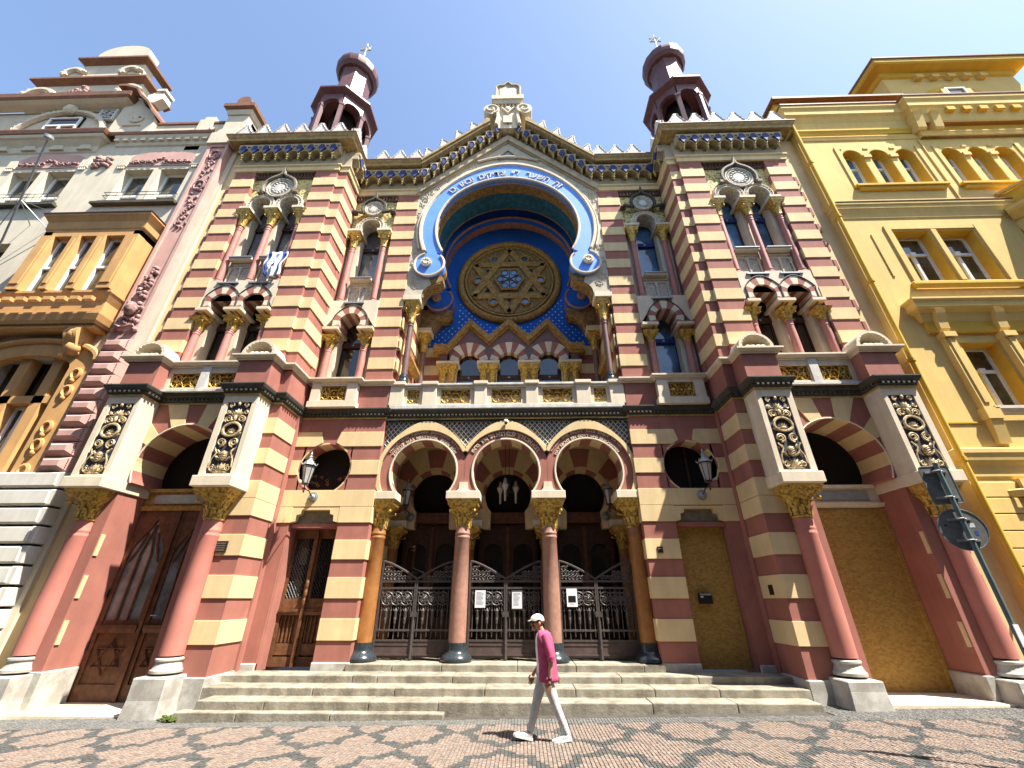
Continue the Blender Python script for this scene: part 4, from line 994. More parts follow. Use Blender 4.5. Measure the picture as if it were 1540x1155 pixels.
# spandrels around the arch
for s in S:
    b = MB(s)
    q = [(0, 17.0 + K * 3.62 - .1), (3.66, 16.9), (3.66, 11.5), (3.06, 11.5)] + arc(2.45, 11.55, .61, 0, 60, 6) + [(2.87, 12.45), (3.05, 13.2)] + arc(0, AZ, lambda a: rout(a) - .12, -20, 90, 22)
    b.prism(q, C + .02, C + .25); sp = b.build('arch_spandrel', 'incised', syn)
    k = MB(s)                                          # incised tracery, raised a little
    for (x, z, r) in ((2.95, 17.0, .32), (3.35, 16.3, .25), (3.45, 15.6, .2), (2.3, 17.75, .3), (3.5, 13.7, .16), (3.48, 13.1, .15), (3.42, 12.3, .18), (3.3, 12.0, .15), (1.5, 18.6, .25), (3.42, 16.75, .2)):
        for t in range(3):
            a = radians(40 + 60 * t); k.tube([(x + r * cos(a) * cos(u) - .45 * r * sin(a) * sin(u), C + .015, z + r * sin(a) * cos(u) + .45 * r * cos(a) * sin(u)) for u in [2 * pi * i / 12 for i in range(12)]], .014, 4, True)
    k.build('tracery', 'pale', sp)
    # niche side walls, floor strip and stripes
    b = MB(s); b.box(3.58, 3.70, C + .25, 14.3, 7.6, 18.2); b.build('niche_side_wall', 'red', syn)
    for z0, z1 in UPC[:4]:
        b = MB(s); b.box(3.55, 3.59, C + .02, 14.2, z0, z1); b.build('stone_band', 'cream', syn)
        b = MB(s); b.box(2.75, 3.58, 14.16, 14.21, z0 + .35, z1 + .35); b.build('stone_band', 'cream', syn) if z1 < 10.8 else None
    b = MB(s); b.box(2.7, 3.6, 14.19, 14.26, 7.6, 10.85); b.build('niche_back_wall', 'red', syn)
    # columns of the two orders
    for (y, mt, dz) in ((C + .18, 'colbrown', 0), (Y2 + .22, 'colbrown', 0)):
        c = MB(s); c.lathe([(.16, 8.1), (.16, 8.22), (.14, 8.25), (.15, 8.3), (.13, 8.36), (.125, 8.42)], 3.33, y, 14); base = c.build('column_base', 'granite', syn, 40)
        c = MB(s); c.lathe([(.105, 8.40), (.10, 9.6), (.092, 10.3), (.11, 10.32), (.11, 10.36), (.092, 10.38), (.092, 10.42), (.11, 10.44), (.11, 10.48), (.095, 10.5), (.095, 10.55)], 3.33, y, 14)
        cc = c.build('niche_column', mt, syn, 40); put(CAP_NICHE, 'capital', cc, (s * 3.33, y, 10.50), None, (1, 1, 1))
        c = MB(s); c.box(3.05, 3.66, y - .28, y + .3, 11.30, 11.50); bevel(c.build('abacus', 'pale', syn), .01)
    b = MB(s); b.box(3.3, 3.57, C + .5, C + 1.9, 9.35, 9.45); b.taper(3.36, 3.57, C + .52, C + 1.9, 9.25, 9.35, .05, .02); b.build('side_ledge', 'goldbrown', syn)
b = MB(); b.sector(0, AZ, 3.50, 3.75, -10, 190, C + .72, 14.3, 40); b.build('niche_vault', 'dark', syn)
b = MB(); b.box(-3.6, 3.6, 14.22, 14.4, 7.6, 18.6); b.build('niche_back_wall', 'nicheblue', syn)
b = MB(); b.box(-3.7, 3.7, C + .1, 14.3, 7.35, 7.55); b.build('balcony_floor', 'pale', syn)
b = MB()                                               # small white stars painted on the blue wall
zz = 10.6; row = 0
while zz < 13.6:
    x = -3.0 + (.13 if row % 2 else 0)
    while x < 3.0:
        if (x * x + (zz - 14.35) ** 2) > 2.35 ** 2 and not (abs(x) > 2.2 and zz > 12.0):
            st_ = .5 + .5 * random.random(); r = .026 * st_ + .006; b.add([(x + r * cos(pi * i / 3), 14.213, zz + r * sin(pi * i / 3)) for i in range(6)], [tuple(range(6))])
        x += .26
    zz += .15; row += 1
o = b.build('painted_stars', 'whitepaint', syn); o['kind'] = 'stuff'
# --- rose window
RZ0, ry = 14.38, 14.2
b = MB(); b.tube([(2.13 * cos(t), ry - .04, RZ0 + 2.13 * sin(t)) for t in [2 * pi * i / 64 for i in range(64)]], .155, 8, True); rose = b.build('rose_window', 'goldbrown', syn, 60)
b = MB()
for i in range(72):
    t = 2 * pi * i / 72; b.ball(2.13 * cos(t), ry - .12, RZ0 + 2.13 * sin(t), .09, .10, .07, 6, 4)
b.build('rope_moulding', 'goldbrown', rose, 60)
b = MB(); b.disc_y(0, RZ0, 2.02, ry - .02, ry + .02, 56); b.build('rose_groove', 'dark', rose)
b = MB()
for r, w_ in ((1.90, .07), (1.78, .03)): b.tube([(r * cos(t), ry - .06, RZ0 + r * sin(t)) for t in [2 * pi * i / 56 for i in range(56)]], w_, 6, True)
b.build('rose_ring', 'goldbrown', rose, 60)
b = MB(); b.disc_y(0, RZ0, 1.9, ry - .06, ry - .02, 56)
b.build('rose_disc', 'soffitgold', rose)
b = MB(); r = 1.78
for rot in (90, 270):
    T = [(r * cos(radians(rot + 120 * k)), ry - (.14 if rot == 90 else .133), RZ0 + r * sin(radians(rot + 120 * k))) for k in range(3)]
    for i in range(3): 
        p, q = Vector(T[i]), Vector(T[(i + 1) % 3]); d = (q - p).normalized(); nn = Vector((-d.z, 0, d.x)) * .13
        b.add([tuple(p + nn), tuple(q + nn), tuple(q - nn), tuple(p - nn)] + [tuple(v_ + Vector((0, .1, 0))) for v_ in (p + nn, q + nn, q - nn, p - nn)], [(0, 1, 2, 3), (0, 4, 5, 1), (2, 6, 7, 3)])
b.build('hexagram', 'goldbrown', rose)
for k in range(6):
    a = radians(60 * k); x, z = 1.36 * cos(a), RZ0 + 1.36 * sin(a)
    b = MB(); b.tube([(x + .19 * cos(t), ry - .12, z + .19 * sin(t)) for t in [2 * pi * i / 16 for i in range(16)]], .055, 6, True); o_ = b.build('oculus_ring', 'goldbrown', rose, 50)
    b = MB(); b.disc_y(x, z, .17, ry - .085, ry - .075, 16); b.build('oculus_pane', 'paneb', o_)
    a = radians(60 * k + 30); x, z = 1.0 * cos(a), RZ0 + 1.0 * sin(a); q = (k % 2)
    b = MB(); b.prism([(x + .2 * cos(a + 2.094 * j), z + .2 * sin(a + 2.094 * j)) for j in range(3)], ry - .10, ry - .07); b.build('triangle_light', 'dark', rose)
    b = MB(); a3 = radians(60 * k + 30)
    for q in (-1, 1): b.tube(spiral(1.55 * cos(a3 + q * .22), RZ0 + 1.55 * sin(a3 + q * .22), ry - .07, .12, .03, 0, 450, 10), .018, 4)
    b.build('rose_scroll', 'goldbrown', rose)
b = MB(); b.prism([(.62 * (1 - .17 * abs(sin(3 * t))) * cos(t), RZ0 + .62 * (1 - .17 * abs(sin(3 * t))) * sin(t)) for t in [2 * pi * i / 48 for i in range(48)]], ry - .155, ry - .15); b.build('rose_pane', 'paneb', rose)
b = MB(); b.tube([(.64 * (1 - .17 * abs(sin(3 * t))) * cos(t), ry - .16, RZ0 + .64 * (1 - .17 * abs(sin(3 * t))) * sin(t)) for t in [2 * pi * i / 48 for i in range(48)]], .05, 6, True)
b.build('rose_pane_frame', 'goldbrown', rose, 50)
b = MB()
for k in range(6):
    a = radians(60 * k + 30); b.tube([(.08 * cos(a), ry - .17, RZ0 + .08 * sin(a)), (.52 * cos(a), ry - .17, RZ0 + .52 * sin(a))], .026, 5); b.tube([(.4 * cos(radians(60 * k)) + .14 * cos(t), ry - .165, RZ0 + .4 * sin(radians(60 * k)) + .14 * sin(t)) for t in [2 * pi * i / 10 for i in range(10)]], .016, 4, True)
b.disc_y(0, RZ0, .09, ry - .19, ry - .15, 12); b.build('rose_tracery', 'darkcorn', rose)
# --- three little arches under the rose window
ya = 13.95; zig = [(-2.95, 10.72), (-2.42, 10.72), (-1.56, 11.92), (-.78, 11.12), (0, 11.92), (.78, 11.12), (1.56, 11.92), (2.42, 10.72), (2.95, 10.72)]
b = MB()
for i in range(8):
    (x0, z0), (x1, z1) = zig[i], zig[i + 1]
    b.prism([(x0, z0 - .12), (x1, z1 - .12), (x1, z1 + .16), (x0, z0 + .16)], ya - .20, ya + .25)
    b.prism([(x0, z0 - .22), (x1, z1 - .22), (x1, z1 - .12), (x0, z0 - .12)], ya - .10, ya + .25)
zg = b.build('zigzag_gable', 'goldbrown', syn)
for cx in (-1.56, 0, 1.56):
    top = [(cx - .78, 11.05), (cx, 11.85), (cx + .78, 11.05)] if cx == 0 else ([(cx - .78, 10.75), (cx, 11.85), (cx + .78, 11.05)] if cx < 0 else [(cx - .78, 11.05), (cx, 11.85), (cx + .78, 10.75)])
    b = MB(); b.prism([(cx - .78, 10.06)] + [(cx - .46, 10.06)] + arc(cx, 10.12, .455, 190, -10, 12) + [(cx + .46, 10.06), (cx + .78, 10.06)] + top[::-1], ya, ya + .25); w3 = b.build('arcade_wall', 'colbrown', syn)
    n = 11
    for i in range(n):
        v = MB(); v.sector(cx, 10.12, .44, .92 if 2 < i < 8 else .76, -8 + 196 * i / n, -8 + 196 * (i + 1) / n, ya - .03, ya + .22, 2); v.build('voussoir', 'pale' if i % 2 else 'red', w3)
    b = MB(); b.box(cx - .5, cx + .5, ya + .235, ya + .25, 7.6, 10.6); wd = b.build('arcade_window', 'paned', syn)
    b = MB(); b.box(cx - .44, cx + .44, ya + .225, ya + .235, 8.0, 9.45); b.build('pane', 'paned', wd)
    b = MB(); b.box(cx - .46, cx + .46, ya + .19, ya + .24, 9.48, 9.66); t = b.build('transom', 'darkwood', wd); put(STAR, 'star_mark', t, (cx, ya + .185, 9.56))
for cx in (-2.34, -.78, .78, 2.34):
    b = MB(); b.box(cx - .43, cx + .43, ya - .28, ya + .25, 9.95, 10.07); bevel(b.build('abacus', 'pale', syn), .01)
    b = MB(); b.box(cx - .32, cx + .32, ya + .02, ya + .25, 7.6, 9.95); pr = b.build('arcade_pier', 'pale', syn)
    for q in (-.17, .17):
        c = MB(); c.lathe([(.10, 7.6), (.10, 9.25)], cx + q, ya - .08, 10); cc = c.build('arcade_column', 'colbrown', pr, 40)
    put(CAP_NICHE, 'gilded_capital', pr, (cx - .17, ya - .08, 9.15), None, (.9, .9, 1)); put(CAP_NICHE, 'gilded_capital', pr, (cx + .17, ya - .08, 9.15), None, (.9, .9, 1))
b = MB(); b.box(-2.6, 2.6, 14.205, 14.216, 7.6, 10.6); b.build('arcade_backing', 'dark', syn)
for s in S:
    b = MB(s); b.box(2.42, 2.72, ya - .02, ya + .2, 10.07, 10.62); b.build('arcade_pier', 'colbrown', syn)
# --- balustrade of the balcony
yb = C + .06
wn = [(-3.10, -2.72, 7.34, 7.82), (-2.05, -1.13, 7.34, 7.82), (-.46, .46, 7.34, 7.82), (1.13, 2.05, 7.34, 7.82), (2.72, 3.10, 7.34, 7.82)]
b = parapet(-3.58, 3.58, yb, 7.13, 7.93, wn); bal = b.build('balustrade', 'pale', syn)
b = MB(); b.box(-3.6, 3.6, yb - .10, yb + .40, 7.93, 8.0); b.box(-3.6, 3.6, yb - .06, yb + .36, 7.88, 7.93); b.box(-3.6, 3.6, yb - .08, yb, 7.14, 7.27); bevel(b.build('balustrade_rail', 'white', bal), .01)
for x in (-2.39, -.80, .80, 2.39, -3.42, 3.42):
    e = .22 if abs(x) > 2 else .19
    b = MB(); b.box(x - e, x + e, yb - .07, yb + .3, 7.27, 7.95); b.box(x - e - .03, x + e + .03, yb - .14, yb + .42, 7.95, 8.06); bevel(b.build('balustrade_post', 'pale', bal), .01)
for x in (-1.59, 0, 1.59): put(FRC, 'fretwork', bal, (x, yb + .02, 7.34))
for x in (-2.91, 2.91): put(FRS, 'fretwork', bal, (x, yb + .02, 7.34))
# ================================================================ porch: three horseshoe arches on columns
AX = (-2.37, 0, 2.37); az, ar = 5.22, .95; ya0, ya1 = C + .10, C + .70
exr = lambda a: 1.25 + .155 * max(0, sin(a)) ** 10
exm = lambda a: 1.36 + .17 * max(0, sin(a)) ** 9
f1 = MB(); f1.box(-3.7, 3.7, ya0 + .10, ya1, 6.55, 6.86)
def mid_limit(cx, side):
    return cx + side * 1.185
for cx in AX:
    lo = -3.70 if cx < -1 else cx - 1.185; hi = 3.70 if cx > 1 else cx + 1.185
    for (xa, sd) in ((lo, -1), (hi, 1)):
        a_s = 217 if sd < 0 else -37
        p = [(cx, 6.56), (xa, 6.56), (xa, 4.64), (cx + sd * .76, 4.64)] + arc(cx, az, ar, a_s, 90, 16)
        f1.prism(p, ya0 + .10, ya1)
aw = f1.build('tile_spandrel', 'tile', syn)
b = MB()                                               # white diagonal trellis over the blue tiles
k = 0
def trel(xa, za, xb, zb):
    """clip a diagonal to the region above the arches"""
    N = 44; run = []
    for i in range(N + 1):
        x = xa + (xb - xa) * i / N; z = za + (zb - za) * i / N
        inside = -3.66 < x < 3.66 and 4.9 < z < 6.83
        if inside:
            for cx in AX:
                a = math.atan2(z - az, x - cx)
                if math.hypot(x - cx, z - az) < exm(a): inside = False
        if inside: run.append((x, ya0 + .095, z))
        else:
            if len(run) > 1: b.tube([run[0], run[-1]], .010, 4)
            run = []
    if len(run) > 1: b.tube([run[0], run[-1]], .010, 4)
for i in range(-6, 62):
    x = -4.4 + i * .148; trel(x, 5.2, x + 1.35, 6.83); trel(x, 6.83, x + 1.35, 5.2)
o = b.build('tile_trellis', 'pale', aw); o['kind'] = 'stuff'
def lettering(txt, cx, cz, r, a_mid, size, y, mt, par, span=None, depth=.02, name='lettering', off=.02):
    """text set on an arc, letters one by one, joined as one lettering part; a_mid in degrees, text runs clockwise"""
    widths = []; meshes = []
    for ch in txt:
        cu = bpy.data.curves.new('t', 'FONT'); cu.body = ch; cu.size = size; cu.extrude = depth; cu.resolution_u = 3; cu.offset = size * off
        ob = bpy.data.objects.new('t', cu); COL.objects.link(ob); bpy.context.view_layer.update()
        me = bpy.data.meshes.new_from_object(ob.evaluated_get(bpy.context.evaluated_depsgraph_get()))
        n = len(me.vertices); co = np.empty(n * 3); me.vertices.foreach_get('co', co); co = co.reshape(-1, 3)
        fs = [tuple(p.vertices) for p in me.polygons]
        w_ = (co[:, 0].max() - co[:, 0].min()) if n else size * .42
        meshes.append((co, fs)); widths.append(w_)
        bpy.data.objects.remove(ob); bpy.data.curves.remove(cu); bpy.data.meshes.remove(me)
    gap = size * .12
    total = sum(widths) + gap * (len(txt) - 1)
    if span: gap += (radians(span) * r - total) / max(1, len(txt) - 1); total = radians(span) * r
    b = MB(); t = -total / 2
    for (co, fs), w_ in zip(meshes, widths):
        if len(co):
            a = radians(a_mid) - (t + w_ / 2) / r
            ca, sa = cos(a), sin(a); mx = (co[:, 0].max() + co[:, 0].min()) / 2
            V = []
            for x, z, d in co:
                u = x - mx; R_ = r + z
                V.append((cx + R_ * ca + u * sa, y - d, cz + R_ * sa - u * ca))
            b.add(V, fs)
        t += w_ + gap
    return b.build(name, mt, par)
TXT = [("NEMÁME-LI VŠICHNI JEDNOHO OTCE", "ZDALIŽ NÁS NESTVOŘIL JEDEN BŮH"), None, ("HABEN WIR NICHT ALLE EINEN VATER", "HAT NICHT EIN GOTT UNS ERSCHAFFEN")]
for i, cx in enumerate(AX):
    sl, sr = (9 if i == 0 else 1.182), (9 if i == 2 else 1.182)
    exr_ = lambda a: min(exr(a), (sr if cos(a) > 0 else sl) / max(1e-3, abs(cos(a)))); exm_ = lambda a: min(exm(a), (sr if cos(a) > 0 else sl) / max(1e-3, abs(cos(a))))
    r = MB(); r.sector(cx, az, ar, exr_, -37, 217, ya0 + .02, ya1, 40); ra = r.build('porch_arch', 'red', syn)
    b = MB(); A0, A1 = (-12, 192)
    if i == 1: A0, A1 = 27, 153
    elif i == 0: A0, A1 = 27, 217
    else: A0, A1 = -37, 153
    b.sector(cx, az, lambda a: min(1.25, exm_(a) - .01), exm_, A0, A1, ya0 - .05, ya0 + .12, 36)
    b.build('arch_hood', 'cream', ra)
    e = MB(); e.tube([(x, ya0 + .01, z) for x, z in arc(cx, az, ar + .015, -37, 217, 36)], .03, 6); e.build('arch_edge', 'pale', ra)
    e = MB(); e.tube([(x, ya0 - .03, z) for x, z in arc(cx, az, lambda a: exr(a) - .01, max(A0, 20), min(A1, 160), 30)], .018, 5); e.build('arch_line', 'red', ra)
    n = 13
    for j in range(n):
        v = MB(); v.sector(cx, az, ar - .012, ar + .1, -37 + 254 * j / n, -37 + 254 * (j + 1) / n, ya0 + .06, ya1 + .01, 3); v.build('voussoir', 'cream' if j % 2 else 'red', ra)
    if TXT[i]:
        lettering(TXT[i][0], cx, az, 1.165, 92, .125, ya0 + .015, 'pale', ra, 118, .016, 'raised_lettering')
        lettering(TXT[i][1], cx, az, 1.01, 92, .118, ya0 + .015, 'pale', ra, 122, .016, 'raised_lettering')
    else:
        lettering('הלא אב אחד לכלנו הלא אל אחד בראנו'[::-1], cx, az, 1.07, 91, .19, ya0 + .015, 'pale', ra, 118, .016, 'raised_lettering')
b = MB(); b.box(-3.7, 3.7, ya0 + .3, 14.25, 6.55, 6.7); b.build('porch_ceiling', 'wallcream', syn)
b = MB(); b.lathe([(.36, .62), (.385, .65), (.385, .69), (.34, .75), (.28, .80), (.245, .84), (.235, .88), (.235, 1.02)], 0, 0, 24); GB = b.mesh('column_base', 'granite', 40)
b = MB(); b.lathe([(.215, 1.02), (.212, 2.2), (.195, 3.42), (.208, 3.44), (.208, 3.47), (.195, 3.49), (.195, 3.52), (.208, 3.54), (.208, 3.57), (.195, 3.59), (.195, 3.72)], 0, 0, 24); SH = b.mesh('porch_column', 'colstone', 40); SHO = b.mesh('porch_column', 'colorange', 40)
for cx in (-3.52, -1.185, 1.185, 3.52):
    inn = abs(cx) < 2
    c = put(SH if inn else SHO, 'porch_column', syn, (cx, C + .40, 0)); put(GB, 'column_base', c); put(CAP_MID, 'capital', c, (0, 0, 3.68), None, (1, .85, 1))
    b = MB(); b.box(max(cx - .47, -3.66), min(cx + .47, 3.66), C + .0, C + .82, 4.43, 4.64); bevel(b.build('impost_block', 'pale', syn), .012)
    if inn:
        b = MB(); b.prism([(cx - .20, 4.64), (cx + .20, 4.64), (cx + .13, 4.72), (cx + .11, 4.90), (cx - .11, 4.90), (cx - .13, 4.72)], C + .06, C + .14); b.build('impost_crest', 'pale', syn)
# porch interior
b = MB(); b.box(-3.72, -3.60, C + .66, 14.3, .6, 6.6); b.box(3.60, 3.72, C + .66, 14.3, .6, 6.6); b.build('porch_side_wall', 'red', syn)
for z0, z1 in LOWC:
    b = MB(); b.box(-3.605, -3.58, C + .66, 13.7, z0, z1); b.build('stone_band', 'cream', syn); b = MB(); b.box(3.58, 3.605, C + .66, 13.7, z0, z1); b.build('stone_band', 'cream', syn)
yp = 13.45; pz, pr = 4.94, .75
for cx in AX:
    b = MB()
    for sd in (-1, 1):
        xa = cx + sd * 1.185 if abs(cx + sd * 1.185) < 3 else sd * 3.62
        b.prism([(cx, 6.56), (xa, 6.56), (xa, 3.9), (cx + sd * .55, 3.9)] + arc(cx, pz, pr, 225 if sd < 0 else -45, 90, 12), yp, yp + .35)
    w4 = b.build('inner_arch_wall', 'cream', syn)
    n = 9
    for j in range(n):
        if j % 2 == 1: continue
        v = MB(); v.sector(cx, pz, pr + .14, lambda a: min(1.5, 1.18 / max(.2, abs(cos(a)))), -28 + 236 * j / n, -28 + 236 * (j + 1) / n, yp - .02, yp + .01, 3); v.build('voussoir', 'red', w4)
    for j in range(n):
        v = MB(); v.sector(cx, pz, pr - .01, pr + .06, -28 + 236 * j / n, -28 + 236 * (j + 1) / n, yp - .01, yp + .35, 3); v.build('voussoir', 'red' if j % 2 else 'cream', w4)
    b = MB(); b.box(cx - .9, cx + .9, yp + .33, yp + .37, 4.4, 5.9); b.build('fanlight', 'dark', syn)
    b = MB(); b.box(cx - .95, cx + .95, yp + .1, yp + .34, 4.08, 4.40); b.build('door_lintel', 'wood', syn)
    b = MB(); b.box(cx - .92, cx + .92, yp + .34, yp + .40, .62, 4.1); pd = b.build('porch_door', 'darkwood', syn)
    for q in (-.45, .45):
        f = MB(); f.box(cx + q - .42, cx + q - .30, yp + .28, yp + .34, .62, 4.05); f.box(cx + q + .30, cx + q + .42, yp + .28, yp + .34, .62, 4.05)
        f.box(cx + q - .30, cx + q + .30, yp + .28, yp + .34, .62, 1.5); f.prism([(cx + q - .3, 4.05), (cx + q - .3, 3.2)] + arc(cx + q, 3.2, .3, 180, 0, 8) + [(cx + q + .3, 4.05)], yp + .28, yp + .34); f.build('door_leaf', 'darkwood', pd)
        f = MB(); f.box(cx + q - .3, cx + q + .3, yp + .325, yp + .335, 1.5, 3.5); f.build('pane', 'paned', pd)
    f = MB(); f.box(cx - .05, cx + .05, yp + .24, yp + .28, .62, 4.0); f.build('astragal', 'wood', pd)
for cx in (-3.5, -1.185, 1.185, 3.5):
    c = MB(); c.lathe([(.19, .62), (.18, 3.3)], cx, yp - .05, 14); cc = c.build('porch_inner_column', 'colorange', syn, 40); put(CAP_MID, 'capital', cc, (cx, yp - .05, 3.28), None, (.85, .8, .85))
    b = MB(); b.box(max(cx - .42, -3.6), min(cx + .42, 3.6), yp - .35, yp + .3, 3.90, 4.10); b.build('impost_block', 'pale', syn)
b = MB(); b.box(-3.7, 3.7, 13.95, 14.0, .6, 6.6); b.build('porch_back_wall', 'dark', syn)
# ================================================================ iron gates between the columns
def gate_mesh_scroll(w, mirror_):
    b = MB(); q = 1
    # crest filling: scrolls under the sloping rail, x from 0 (high) to w (low)
    for i in range(9):
        x = .07 + (w - .14) * i / 9; top = .50 - .40 * (x / w) ** .8
        for j in range(max(1, int(top / .13))):
            z = 2.38 + .06 + j * .13
            b.tube(spiral(x + .02 * j, 0, 0, .055, .012, 90 * i + 60 * j, 90 * i + 60 * j + 440, 9), .011, 4)
            b.v[-40:] = b.v[-40:]
            # shift last tube up to its height
            nn = 40
            b.v[-nn:] = [(vx, vy, vz + z) for vx, vy, vz in b.v[-nn:]]
            b.ball(x + .05, -.01, z + .03, .022, .02, .022, 5, 4)
    return b
def gate(cx, w, label):
    g = thing('iron_gate', label, 'gate', (cx, C + .62, .62), 'wrought iron gates of the porch')
    y = C + .62
    for sd in (-1, 1):                                  # two leaves
        hw = w / 2; xs0, xs1 = cx + sd * .02, cx + sd * hw
        X = lambda t: cx + sd * (hw - t)                 # t from the hinge side
        f = MB(); f.box(X(0), X(.05), y - .03, y + .03, .66, 2.86); f.box(cx + sd * .004, cx + sd * .045, y - .03, y + .03, .64, 2.42)
        fr = f.build('leaf_frame', 'iron', g)
        for z0, z1 in ((2.36, 2.41), (2.20, 2.25), (1.24, 1.285), (1.02, 1.06)):
            r = MB(); r.box(xs0, xs1, y - .022, y + .022, z0, z1); r.build('rail', 'iron', fr)
        r = MB(); N = 10; r.tube([(X(hw * i / N * .98 + .02), y, 2.88 - .44 * (i / N) ** 1.35 * 1.0) for i in range(N + 1)], .028, 6); r.build('crest_rail', 'iron', fr)
        p = MB(); p.box(xs0, xs1, y - .01, y + .015, .68, 1.02); p.box(xs0, xs1, y - .02, y - .01, .93, .97); p.box(xs0, xs1, y - .025, y - .01, .72, .76); p.build('kick_panel', 'ironpanel', fr)
        nb = 7
        for i in range(nb):
            x = X(.05 + (hw - .09) * (i + .5) / nb); long = i % 2 == 1
            b = MB(); b.tube([(x, y, 1.05 if long else 1.12), (x, y, 2.2)], .013, 6); b.ball(x, y, 1.70, .026, .026, .03, 6, 4)
            if not long: b.ball(x, y, 1.26, .035, .03, .035, 6, 4); b.lathe([(.022, 1.22), (.004, 1.10)], x, y, 6)
            else:
                for q in (-1, 1):
                    b.tube([(x, y, 1.42), (x + q * .03, y, 1.55), (x + q * .02, y, 1.66), (x + q * .07, y, 1.74), (x + q * .05, y, 1.79)], .012, 4)
                b.lathe([(.008, 1.36), (.03, 1.42), (.035, 1.50), (.02, 1.56), (.034, 1.62), (.045, 1.70), (.02, 1.76)], x, y - .005, 8)
            b.build('bar', 'iron', fr)
        sc_ = MB()                                       # rosettes and interlacing arcs of the frieze
        for i in range(3):
            x = X(.05 + (hw - .09) * (2 * i + 1.5) / nb); z = 1.98
            for r_, t_ in ((.155, .011), (.055, .014), (.09, .008)): sc_.tube([(x + r_ * cos(t), y - .02, z + r_ * sin(t)) for t in [2 * pi * k / 16 for k in range(16)]], t_, 4, True)
            for k in range(8): a = pi * k / 4; sc_.tube([(x + .055 * cos(a), y - .02, z + .055 * sin(a)), (x + .15 * cos(a + .4), y - .015, z + .15 * sin(a + .4))], .009, 4)
            sc_.ball(x, y - .025, z, .035, .02, .035, 7, 5)
            for q in (-1, 1): sc_.tube([(x + q * .16, y - .015, z + .16), (x + q * .06, y - .015, z - .02), (x + q * .15, y - .015, z - .16)], .01, 4)
        for i in range(8):
            t = .08 + (hw - .2) * i / 8; hh = .44 - .44 * (t / hw) ** 1.35 - .02
            for j in range(max(1, int(hh / .12))):
                cz_ = 2.47 + .115 * j; x = X(t + .03)
                sc_.tube([(x + (.055 - .0045 * k) * cos(.85 * k + i), y - .012, cz_ + (.055 - .0045 * k) * sin(.85 * k + i)) for k in range(10)], .012, 4)
                sc_.ball(x + .045, y - .02, cz_ + .045, .024, .02, .02, 5, 4)
        sc_.build('scrollwork', 'iron', fr, 50)
        if sd < 0 and cx > -1: 
            pass
    k = MB(); k.cbox(cx, y - .04, 1.62, .16, .04, .12); k.lathe([(.03, .64), (.03, 1.58)], cx, y - .035, 8); k.build('lock_post', 'iron', g)
    return g
gate(-2.37, 1.94, 'wrought iron gate left of the porch columns, with no paper on it')
gate(0, 1.94, 'wrought iron gate in the middle of the porch, with two paper notices')
gate(2.37, 1.94, 'wrought iron gate right of the porch columns, with one picture poster')
def notice(x, z, w_, h_, label, frame=False, pic=False):
    y = C + .62 - .05
    b = MB(); b.box(x - w_ / 2, x + w_ / 2, y - .008, y, z - h_ / 2, z + h_ / 2); o = tag(b.build('paper_notice', 'paper'), label, 'notice')
    if frame:
        k = MB()
        for x0, x1, z0, z1 in ((-w_ / 2 - .02, w_ / 2 + .02, h_ / 2, h_ / 2 + .02), (-w_ / 2 - .02, w_ / 2 + .02, -h_ / 2 - .02, -h_ / 2), (-w_ / 2 - .02, -w_ / 2, -h_ / 2, h_ / 2), (w_ / 2, w_ / 2 + .02, -h_ / 2, h_ / 2)): k.box(x + x0, x + x1, y - .015, y, z + z0, z + z1)
        k.build('frame', 'iron', o)
    k = MB()
    if pic:
        k.box(x - w_ * .36, x + w_ * .36, y - .011, y - .008, z - h_ * .26, z + h_ * .10); k.build('picture', 'black', o)
        k = MB(); k.box(x - w_ * .2, x + w_ * .2, y - .010, y - .008, z - h_ * .36, z - h_ * .33); k.build('print_lines', 'plategrey', o)
    else:
        for i in range(11): k.box(x - w_ * .38, x + w_ * random.uniform(.1, .38), y - .0105, y - .008, z + h_ * (.38 - .07 * i) - .005, z + h_ * (.38 - .07 * i) + .004)
        k.build('print_lines', 'zinc', o)
notice(-.66, 1.97, .27, .40, 'white paper notice in sunlight on the left leaf of the middle gate')
notice(.30, 1.95, .26, .40, 'framed grey paper notice in shade on the right leaf of the middle gate', True)
notice(1.72, 2.0, .27, .42, 'white poster with a dark picture on the right iron gate', False, True)
